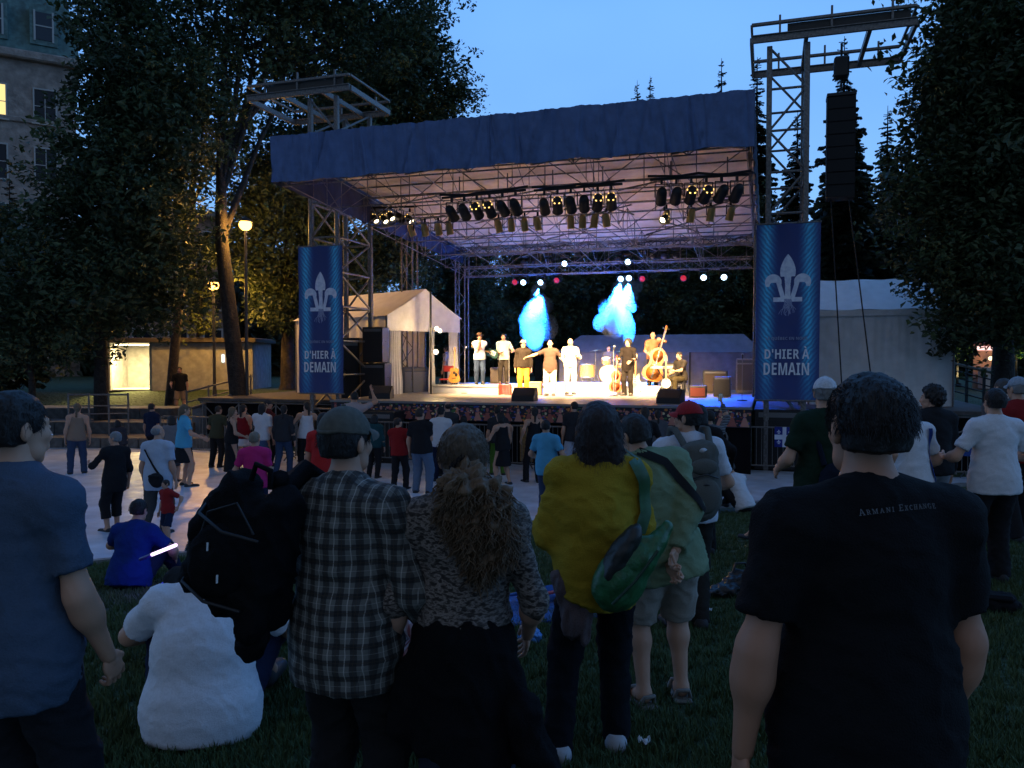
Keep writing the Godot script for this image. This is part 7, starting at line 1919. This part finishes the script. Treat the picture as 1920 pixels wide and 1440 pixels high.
func things() -> void:
	# barriers
	var names := ["far left, by the terrace", "left, under the left banner", "before the left speaker stack", "before the accordion", "before the wooden hatch", "before the drum kit", "before the banjo"]
	for k in 7:
		var x0 := -10.6 + 2.25 * k
		barrier("steel crowd barrier " + names[k], st(x0, 0, 1.9), st(x0 + 2.25, 0, 1.9))
	barrier("steel crowd barrier under the right banner", st(5.35, 0, 0.55), st(7.6, 0, 0.45))
	barrier("steel crowd barrier before the closed white tent", st(7.7, 0, 0.45), st(9.95, 0, 0.3))
	barrier("steel crowd barrier at the far right", st(10.05, 0, 0.3), st(12.3, 0, 0.1))
	var fg := stage_thing("flag_sign", "small blue flag with white cross hung on the barrier", "flag", 6.35, -0.12, 0.58)
	part(fg, "cloth", mb().grid(8, 8, func(i, j): return Vector3(-0.22 + 0.44 * i / 8.0, -0.24 + 0.48 * j / 8.0, 0.012 * sin(i * 1.1 + j * 0.5))), flag_mat(96, 96))
	for k in [-0.2, 0.2]: part(fg, "tie", mb().tube([Vector3(k, 0.24, 0), Vector3(k, 0.27, -0.04)], 0.008, 5), black)
	for k in 2:
		var bs := stage_thing("barrier_cloth", ["blue printed cloth on the barrier beside the closed tent", "blue cloth with white cross at the far right barrier"][k], "cloth", 10.6 + 1.0 * k, -0.2, 0.38)
		part(bs, "cloth", mb().grid(10, 6, func(i, j): return Vector3(-0.42 + 0.84 * i / 10.0, -0.25 + 0.5 * j / 6.0, 0.015 * sin(i * 0.9 + j * 0.3))), flag_mat(128, 80) if k else streaky(51, [Color(0.01, 0.03, 0.16), Color(0.02, 0.07, 0.3), Color(0.08, 0.14, 0.4)], Vector3(2, 2, 2)))
		for e in [-0.4, 0.4]: part(bs, "tie", mb().tube([Vector3(e, 0.25, 0), Vector3(e, 0.29, -0.04)], 0.008, 5), black)
	# on the stage
	var R := DECK + 0.28
	var T := func(x: float, y: float, z: float, e := Vector3.ZERO) -> Transform3D: return stage_frame * Transform3D(Basis.from_euler(e), Vector3(x, y, z))
	viol("large orange-brown double bass held at a slant", "double_bass", "double bass", T.call(2.35, R, -4.95, Vector3(-0.12, 0.25, -0.3)), 1.0, Color(0.5, 0.17, 0.025))
	viol("red-brown cello standing beside the curly-haired singer", "cello", "cello", T.call(1.45, DECK, -3.95, Vector3(-0.12, 0.2, -0.05)), 0.62, Color(0.42, 0.08, 0.02))
	guitar("acoustic guitar with amber body on a stand near the tent", T.call(-3.92, DECK + 0.34, -4.0, Vector3(-0.15, 0.2, 0)), "acoustic", Color(0.6, 0.26, 0.04))
	guitar("pale electric guitar on a stand beside the double bass", T.call(1.98, DECK + 0.3, -4.6, Vector3(-0.12, 0, 0)), "electric", Color(0.6, 0.55, 0.42))
	guitar("banjo standing upright at the seated man's feet", T.call(3.05, DECK + 0.24, -3.7, Vector3(-0.1, 0.3, 0)), "banjo", Color(0.4, 0.22, 0.08))
	guitar("small acoustic guitar held by the pale green shirt", T.call(-2.72, R + 0.98, -4.92, Vector3(0.0, 0.0, 1.25)), "electric", Color(0.03, 0.09, 0.07))
	var ch := stage_thing("folding_chair", "red folding chair behind the amber guitar", "chair", -4.3, DECK, -4.3)
	part(ch, "seat", mb().bevel(Vector3(0, 0.45, 0), Vector3(0.42, 0.04, 0.4), 0.01), plain(0.35, 0.02, 0.02, 0.6))
	part(ch, "backrest", mb().bevel(Vector3(0, 0.8, -0.19), Vector3(0.42, 0.2, 0.03), 0.01), plain(0.35, 0.02, 0.02, 0.6))
	for k in [[-1, -1], [1, -1], [-1, 1], [1, 1]]: part(ch, "leg", mb().tube([Vector3(k[0] * 0.19, 0, k[1] * 0.2), Vector3(k[0] * 0.19, 0.9 if k[1] < 0 else 0.45, k[1] * 0.19)], 0.013, 6), steel)
	var st2 := stage_thing("stool", "black stool under the seated man", "stool", 3.45, DECK, -4.3)
	part(st2, "seat", mb().lathe([Vector2(0.001, 0.4), Vector2(0.17, 0.4), Vector2(0.18, 0.43), Vector2(0.16, 0.46), Vector2(0.001, 0.46)], 16), black)
	for k in 4: part(st2, "leg", mb().tube([Vector3(cos(k * 1.57) * 0.2, 0, sin(k * 1.57) * 0.2), Vector3(cos(k * 1.57) * 0.1, 0.42, sin(k * 1.57) * 0.1)], 0.014, 6), steel)
	var kb := stage_thing("lap_keyboard", "narrow pale keyboard on a cross stand before the seated man", "keyboard", 2.95, DECK, -4.45, 0.5)
	part(kb, "case", mb().bevel(Vector3(0, 0.86, 0), Vector3(0.95, 0.07, 0.26), 0.01), plain(0.4, 0.36, 0.3, 0.4))
	part(kb, "keys", mb().box(Vector3(0, 0.9, 0.05), Vector3(0.86, 0.015, 0.13)), plain(0.75, 0.73, 0.68, 0.4))
	for k in [-1.0, 1.0]: part(kb, "leg", mb().tube([Vector3(-0.32 * k, 0.02, 0.02 * k), Vector3(0.28 * k, 0.83, 0.02 * k)], 0.016, 6), black)
	# accordion and case
	var ac := stage_thing("accordion", "small red accordion resting on the stage floor", "accordion", -1.95, DECK, -3.4, 0.3)
	for k in 2: part(ac, "end_box", mb().bevel(Vector3(-0.17 + 0.34 * k, 0.17, 0), Vector3(0.09, 0.34, 0.2), 0.015), plain(0.4, 0.03, 0.02, 0.35))
	for k in 6: part(ac, "bellows_fold", mb().bevel(Vector3(-0.105 + 0.042 * k, 0.17, 0), Vector3(0.036, 0.32, 0.19), 0.012), plain(0.3, 0.02, 0.015, 0.6))
	cabinet("wooden_box", "pale wooden foot box beside the accordion", "box", T.call(-0.98, DECK, -3.55), Vector3(0.38, 0.42, 0.3), Color(0.5, 0.36, 0.15), Color(0.45, 0.33, 0.15))
	# drum kit
	var d := stage_thing("drum_kit", "drum kit with pale wooden drums at the back of the stage", "drum kit", 0.25, R, -7.9)
	var wood := grain(0.5, 0.3, 0.12, 0.3, 4.0, 0.7)
	var chrome := plain(0.5, 0.5, 0.5, 0.2, 0.9)
	var skin := plain(0.65, 0.62, 0.55, 0.6)
	for q in [["bass_drum", Vector3(0.3, 0.32, 0.2), 0.31, 0.42, 0.0, 1.5708], ["floor_tom", Vector3(-0.52, 0.42, 0.1), 0.27, 0.5, 0.0, 0.0], ["rack_tom", Vector3(0.18, 0.78, 0.15), 0.16, 0.22, 0.0, 0.35], ["snare_drum", Vector3(0.75, 0.6, 0.05), 0.18, 0.14, 0.0, 0.1]]:
		var t := Transform3D(Basis(Vector3.RIGHT, q[5]), q[1])
		var r: float = q[2]
		var h: float = q[3] / 2
		var sh := part(d, q[0], mb(t).lathe([Vector2(r, -h), Vector2(r * 1.005, 0), Vector2(r, h)], 22), wood)
		part(sh, "drum_head", mb(t).lathe([Vector2(r * 0.97, h), Vector2(0.001, h + 0.004)], 22).lathe([Vector2(0.001, -h - 0.004), Vector2(r * 0.97, -h)], 22), skin)
		part(sh, "hoop", mb(t).lathe([Vector2(r, h - 0.035), Vector2(r * 1.05, h - 0.035), Vector2(r * 1.05, h), Vector2(r * 0.97, h)], 22), wood if q[0] == "bass_drum" else chrome)
		part(sh, "lower_hoop", mb(t).lathe([Vector2(r * 0.97, -h), Vector2(r * 1.05, -h), Vector2(r * 1.05, -h + 0.035), Vector2(r, -h + 0.035)], 22), wood if q[0] == "bass_drum" else chrome)
	for q in [[Vector3(-0.25, 1.15, -0.1), 0.24, 0.12], [Vector3(0.7, 1.1, -0.05), 0.22, -0.15], [Vector3(-0.85, 0.95, 0.0), 0.18, 0.05], [Vector3(0.98, 0.85, 0.1), 0.17, 0.0]]:
		part(d, "cymbal", mb(Transform3D(Basis(Vector3.BACK, q[2]), q[0])).lathe([Vector2(q[1], 0), Vector2(q[1] * 0.3, 0.018), Vector2(0.03, 0.035), Vector2(0.001, 0.036)], 20), plain(0.6, 0.42, 0.15, 0.3, 0.8))
		part(d, "cymbal_stand", mb().tube([q[0], Vector3(q[0].x, 0.3, q[0].z)], 0.012, 6).tube([Vector3(q[0].x, 0.32, q[0].z), Vector3(q[0].x - 0.2, 0, q[0].z + 0.1)], 0.01, 5).tube([Vector3(q[0].x, 0.32, q[0].z), Vector3(q[0].x + 0.2, 0, q[0].z + 0.1)], 0.01, 5), chrome)
	for k in 3: part(d, "tom_leg", mb().tube([Vector3(-0.52 + cos(k * 2.1) * 0.28, 0.0, 0.1 + sin(k * 2.1) * 0.28), Vector3(-0.52 + cos(k * 2.1) * 0.28, 0.5, 0.1 + sin(k * 2.1) * 0.28)], 0.01, 5), chrome)
	var ds := stage_thing("drum_stool", "round black drum stool behind the kit", "stool", 0.3, R, -8.9)
	part(ds, "seat", mb().lathe([Vector2(0.001, 0.44), Vector2(0.16, 0.44), Vector2(0.17, 0.48), Vector2(0.15, 0.52), Vector2(0.001, 0.52)], 16), black)
	part(ds, "post", mb().tube([Vector3(0, 0.02, 0), Vector3(0, 0.45, 0)], 0.025, 8), chrome)
	# amplifiers and cases
	cabinet("amplifier", "tan guitar amplifier behind the white-shirted musician", "amplifier", T.call(-3.0, R, -6.0), Vector3(0.62, 0.55, 0.3), Color(0.25, 0.18, 0.1), Color(0.35, 0.27, 0.16))
	cabinet("amplifier", "black amplifier stack behind the double bass", "amplifier", T.call(3.0, DECK, -6.4), Vector3(0.7, 1.0, 0.4), Color(0.02, 0.02, 0.02), Color(0.03, 0.03, 0.03))
	cabinet("equipment_rack", "white equipment rack at the right end of the stage", "rack", T.call(5.25, DECK, -7.2), Vector3(0.6, 1.15, 0.5), Color(0.4, 0.38, 0.36), Color(0.25, 0.22, 0.2))
	cabinet("amplifier", "low dark amplifier right of the seated man", "amplifier", T.call(4.3, DECK, -6.8), Vector3(0.8, 0.75, 0.4), Color(0.03, 0.03, 0.03), Color(0.08, 0.05, 0.04))
	cabinet("flight_case", "black flight case with red front near the seated man", "case", T.call(4.0, DECK, -3.6), Vector3(0.5, 0.35, 0.35), Color(0.02, 0.018, 0.02), Color(0.2, 0.03, 0.02))
	cabinet("flight_case", "dark flight case on the stage's right edge", "case", T.call(4.65, DECK, -4.4), Vector3(0.5, 0.6, 0.45), Color(0.03, 0.03, 0.035), Color(0.04, 0.04, 0.05))
	for k in 2: cabinet("loudspeaker_stack", ["lower black cabinet of the stack by the tent", "upper black cabinet of the stack by the tent"][k], "loudspeaker", Transform3D(Basis(Vector3.UP, -0.2), Vector3(-4.25, 0.5 + 1.12 * k, -25.0)), Vector3(0.8 - 0.14 * k, 1.1, 0.6), Color(0.012, 0.012, 0.013), Color(0.018, 0.018, 0.02), "speaker stack by the tent")
	cabinet("loudspeaker_stack", "second black cabinet left of the stack by the tent", "loudspeaker", Transform3D(Basis(Vector3.UP, -0.2), Vector3(-5.1, 0.5, -25.6)), Vector3(0.7, 1.9, 0.6), Color(0.012, 0.012, 0.013), Color(0.018, 0.018, 0.02), "speaker stack by the tent")
	cabinet("road_case", "blue-grey road case inside the open tent", "case", Transform3D(Basis(Vector3.UP, 0.6), Vector3(spot(772, 700, 27.6).x, 0.5, -27.6)), Vector3(1.0, 0.95, 0.6), Color(0.1, 0.12, 0.18), Color(0.3, 0.32, 0.38))
	# monitors and microphones
	var wl := ["before the amber guitar", "between the two singers", "before the banjo"]
	for k in 3: wedge("black wedge monitor on the stage, " + wl[k], [-4.6, -0.3, 3.6][k], -0.1, PI + [0.2, 0.0, -0.2][k])
	var sub := ["under the left end of the stage band", "before the stage band near the cello"]
	for k in 2: cabinet("subwoofer", "black subwoofer on the plaza " + sub[k], "loudspeaker", T.call(-3.9 + 6.3 * k, PLAZA + 0.03, 1.35), Vector3(1.1, 1.35, 0.7), Color(0.012, 0.012, 0.013), Color(0.018, 0.018, 0.02), "subwoofers before the stage")
	cabinet("subwoofer", "large black subwoofer under the right banner", "loudspeaker", T.call(6.3, PLAZA + 0.03, -0.25), Vector3(1.3, 1.5, 0.6), Color(0.012, 0.012, 0.013), Color(0.018, 0.018, 0.02), "subwoofers before the stage")
	mic_stand("microphone stand left of the orange trousers", -1.75, -3.2, 1.6)
	mic_stand("tall microphone stand right of the open brown shirt", 0.15, -3.3, 1.62)
	mic_stand("microphone stand before the curly-haired singer", 1.5, -3.45, 1.5)
	mic_stand("microphone stand before the white-shirted musician", -3.5, -3.9, 1.5)
	mic_stand("microphone stand beside the seated man", 3.0, -3.9, 1.2)
	mic_stand("microphone stand alone at the right of the stage", 5.3, -2.0, 1.25)
	mic_stand("short microphone stand at the drum kit", -0.6, -6.8, 1.0)
	# pale canopy behind the drums
	var cp := stage_thing("low_canopy", "low pale canopy standing behind the drum kit", "canopy", 1.6, 0.45, -13.5)
	part(cp, "roof_panel", mb().quad(Vector3(-4.2, 1.55, 1.2), Vector3(4.2, 1.55, 1.2), Vector3(3.4, 2.3, 0), Vector3(-3.4, 2.3, 0)), grain(0.2, 0.2, 0.22, 0.7, 0.5, 0.8))
	part(cp, "wall", mb().grid(40, 2, func(i, j): return Vector3(-4.1 + 8.2 * i / 40.0, 1.55 * j / 2.0, 1.15 + 0.03 * sin(i * 1.3))), grain(0.2, 0.2, 0.22, 0.7, 0.5, 0.8))
	for k in 4: part(cp, "post", mb().tube([Vector3(-4.1 + 2.73 * k, 0, 1.22), Vector3(-4.1 + 2.73 * k, 1.55, 1.22)], 0.03, 6), black)
	# things lying on the lawn
	var bl := thing("picnic_blanket", "crumpled blue blanket on the lawn beside the yellow wrap", "blanket", Transform3D(Basis(Vector3.UP, 0.3), on_ground(1035, 6.4)))
	var fn := FastNoiseLite.new(); fn.seed = 8; fn.frequency = 1.0
	part(bl, "cloth", mb().grid(24, 20, func(i, j): return Vector3(-0.5 + 1.0 * i / 24.0, 0.05 + 0.05 * fn.get_noise_2d(i * 0.35, j * 0.35), -0.4 + 0.8 * j / 20.0)), streaky(52, [Color(0.01, 0.03, 0.12), Color(0.03, 0.1, 0.3), Color(0.1, 0.18, 0.35)], Vector3(2, 2, 2)))
	part(bl, "hem", mb().tube([Vector3(-0.5, 0.05, 0.4), Vector3(0, 0.06, 0.4), Vector3(0.5, 0.05, 0.4)], 0.012, 5), cloth(Color(0.02, 0.05, 0.2)))
	var bk := thing("folded_chair", "folded blue and red camp chair lying on the blue blanket", "chair", Transform3D(Basis(Vector3.UP, 0.5), on_ground(1030, 6.5) + Vector3(0, 0.12, 0)))
	part(bk, "frame", mb().tube([Vector3(-0.3, 0.0, -0.12), Vector3(0.36, 0.02, -0.06)], 0.014, 6), plain(0.03, 0.1, 0.35, 0.4))
	part(bk, "frame_bar", mb().tube([Vector3(-0.3, 0.03, 0.1), Vector3(0.36, 0.02, 0.0)], 0.014, 6), plain(0.4, 0.03, 0.03, 0.4))
	part(bk, "seat_cloth", mb().grid(8, 4, func(i, j): return Vector3(-0.26 + 0.54 * i / 8.0, 0.03 + 0.01 * sin(i * 1.7), -0.1 + 0.17 * j / 4.0)), cloth(Color(0.02, 0.08, 0.25)))
	var bg := thing("plastic_bag", "small bright blue bag on the lawn right of the ponytail woman", "bag", Transform3D(Basis.IDENTITY, on_ground(995, 5.5)))
	part(bg, "pouch", arr_mesh(ruffle(nets([ell(Vector3(0, 0.05, 0), Vector3(0.08, 0.055, 0.07)), ell(Vector3(-0.03, 0.09, 0), Vector3(0.04, 0.04, 0.04))], 0.01, 0.04), 0.03, Vector3(22, 22, 22), 5)), plain(0.08, 0.25, 0.6, 0.35))
	part(bg, "handle", mb().tube([Vector3(-0.04, 0.11, 0), Vector3(-0.05, 0.16, 0.01), Vector3(-0.01, 0.12, 0.02)], 0.008, 5), plain(0.08, 0.25, 0.6, 0.35))
	var hb := thing("handbag", "black handbag with a shiny clasp lying on the right lawn", "bag", Transform3D(Basis(Vector3.UP, 0.3), on_ground(1392, 6.9)))
	part(hb, "pouch", arr_mesh(ruffle(nets([ell(Vector3(0, 0.1, 0), Vector3(0.16, 0.11, 0.1)), ell(Vector3(-0.14, 0.06, 0.05), Vector3(0.2, 0.06, 0.1))], 0.012, 0.05), 0.03, Vector3(12, 12, 12), 6)), plain(0.01, 0.01, 0.012, 0.35))
	part(hb, "clasp", mb().ball(Vector3(0.02, 0.17, 0.085), Vector3(0.018, 0.014, 0.01), 10, 6), plain(0.6, 0.6, 0.62, 0.15, 0.9))
	part(hb, "handle", mb().tube([Vector3(-0.08, 0.19, 0), Vector3(-0.05, 0.27, 0), Vector3(0.04, 0.27, 0), Vector3(0.08, 0.19, 0)], 0.011, 6), plain(0.01, 0.01, 0.012, 0.35))
	var sk := thing("satchel", "dark satchel on the lawn by the right-edge woman", "bag", Transform3D(Basis(Vector3.UP, -0.4), on_ground(1868, 6.2)))
	part(sk, "pouch", arr_mesh(ruffle(nets([ell(Vector3(0, 0.07, 0), Vector3(0.2, 0.09, 0.12))], 0.014, 0.05), 0.03, Vector3(10, 10, 10), 9)), cloth(Color(0.012, 0.012, 0.014)))
	part(sk, "flap", mb().bevel(Vector3(0, 0.13, 0.07), Vector3(0.28, 0.05, 0.1), 0.02), cloth(Color(0.012, 0.012, 0.014)))
	part(sk, "strap", mb().tube([Vector3(-0.18, 0.09, 0), Vector3(-0.3, 0.02, 0.1), Vector3(-0.1, 0.015, 0.25), Vector3(0.1, 0.02, 0.2)], 0.012, 5), cloth(Color(0.012, 0.012, 0.014)))
	for k in 3:
		var sp := thing("paper_scrap", ["white paper scrap on the grass right of the pale shoes", "crumpled paper on the grass before the striped sitter", "small paper scrap by the black handbag"][k], "litter", Transform3D(Basis(Vector3.UP, k * 1.3), on_ground([1212, 905, 1330][k], [3.75, 4.6, 6.2][k])), "litter on the lawn")
		part(sp, "sheet", mb().grid(6, 5, func(i, j): return Vector3(-0.03 + 0.06 * i / 6.0, 0.045 + 0.015 * sin(i * 1.4 + k) * cos(j * 1.1), -0.025 + 0.05 * j / 5.0)), plain(0.6, 0.6, 0.58, 0.8))
	# the far wood closes the view behind everything
	rng.seed = 300
	var places := []
	for k in 7000:
		var x := rng.randf_range(-75, 75)
		var dd := 58.0 + rng.randf() * 10.0
		var hh := 5.0 + 2.5 * sin(x * 0.21) + 1.5 * sin(x * 0.53 + 1.0)
		places.append(Transform3D(Basis.from_euler(Vector3(rng.randf(), rng.randf() * TAU, rng.randf())).scaled(Vector3.ONE * rng.randf_range(3.0, 5.0)), Vector3(x, 0.4 + hh * pow(rng.randf(), 0.8), -dd)))
	var fw := scatter("far_wood", sprays[0], places, leaf_mat, Color(0.012, 0.02, 0.01), Color(0.03, 0.045, 0.018))
	add_child(fw)
	meta(fw, "dark band of far trees behind the stage and tents", "trees", "", "stuff")

func _ready() -> void:
	var cam := Camera3D.new()
	cam.name = "camera"; cam.position = EYE; cam.rotation.x = -atan(48.0 / FOCAL)
	cam.fov = rad_to_deg(2.0 * atan(720.0 / FOCAL)); cam.near = 0.05; cam.far = 2000.0
	add_child(cam)
	cam.current = true
	var env := Environment.new()
	env.background_mode = Environment.BG_SKY
	var sm := ProceduralSkyMaterial.new()
	sm.sky_top_color = Color(0.06, 0.27, 0.78).linear_to_srgb(); sm.sky_horizon_color = Color(0.28, 0.55, 0.98).linear_to_srgb(); sm.sky_curve = 0.28
	sm.ground_bottom_color = Color(0.02, 0.025, 0.03).linear_to_srgb(); sm.ground_horizon_color = Color(0.05, 0.07, 0.1).linear_to_srgb()
	sm.sky_energy_multiplier = 1.0; sm.sun_angle_max = 1.0
	var cn := FastNoiseLite.new(); cn.seed = 4; cn.frequency = 0.9; cn.fractal_octaves = 5
	var cim := Image.create(512, 256, false, Image.FORMAT_RGBA8)
	for j in 256:
		for i in 512:
			var lat := PI * (0.5 - (j + 0.5) / 256.0)
			var lon := TAU * (i + 0.5) / 512.0
			var dir := Vector3(cos(lat) * cos(lon), sin(lat) * 2.6, cos(lat) * sin(lon))
			var v := clampf(cn.get_noise_3dv(dir * 1.6) * 0.5 + 0.35, 0.0, 1.0)
			cim.set_pixel(i, j, Color(0.34, 0.43, 0.55, v * 0.9 if lat > 0.0 else 0.0))
	sm.sky_cover = ImageTexture.create_from_image(cim); sm.sky_cover_modulate = Color(0.95, 0.97, 1.0)
	var sky := Sky.new(); sky.sky_material = sm
	env.sky = sky
	env.background_energy_multiplier = 1.0
	env.tonemap_mode = Environment.TONE_MAPPER_LINEAR; env.tonemap_exposure = 1.15
	env.volumetric_fog_enabled = true; env.volumetric_fog_density = 0.0
	env.sdfgi_enabled = true; env.ssao_enabled = true; env.ssil_enabled = true
	var we := WorldEnvironment.new(); we.name = "environment"; we.environment = env
	add_child(we)
	var sun := DirectionalLight3D.new()
	sun.name = "sun"; sun.light_energy = 0.045; sun.light_color = Color(0.85, 0.9, 1.0); sun.light_angular_distance = 60.0; sun.shadow_enabled = true
	sun.rotation = Vector3(deg_to_rad(-42), deg_to_rad(-20), 0)
	add_child(sun)

	build_ground()
	build_stage()
	lamps()
	vegetation()
	houses()
	terraces()
	head_near = make_head(0.005); head_far = make_head(0.009)
	hand_open = make_hand(0.45, 0.0042); hand_grip = make_hand(1.25, 0.0042)
	people()
	things()
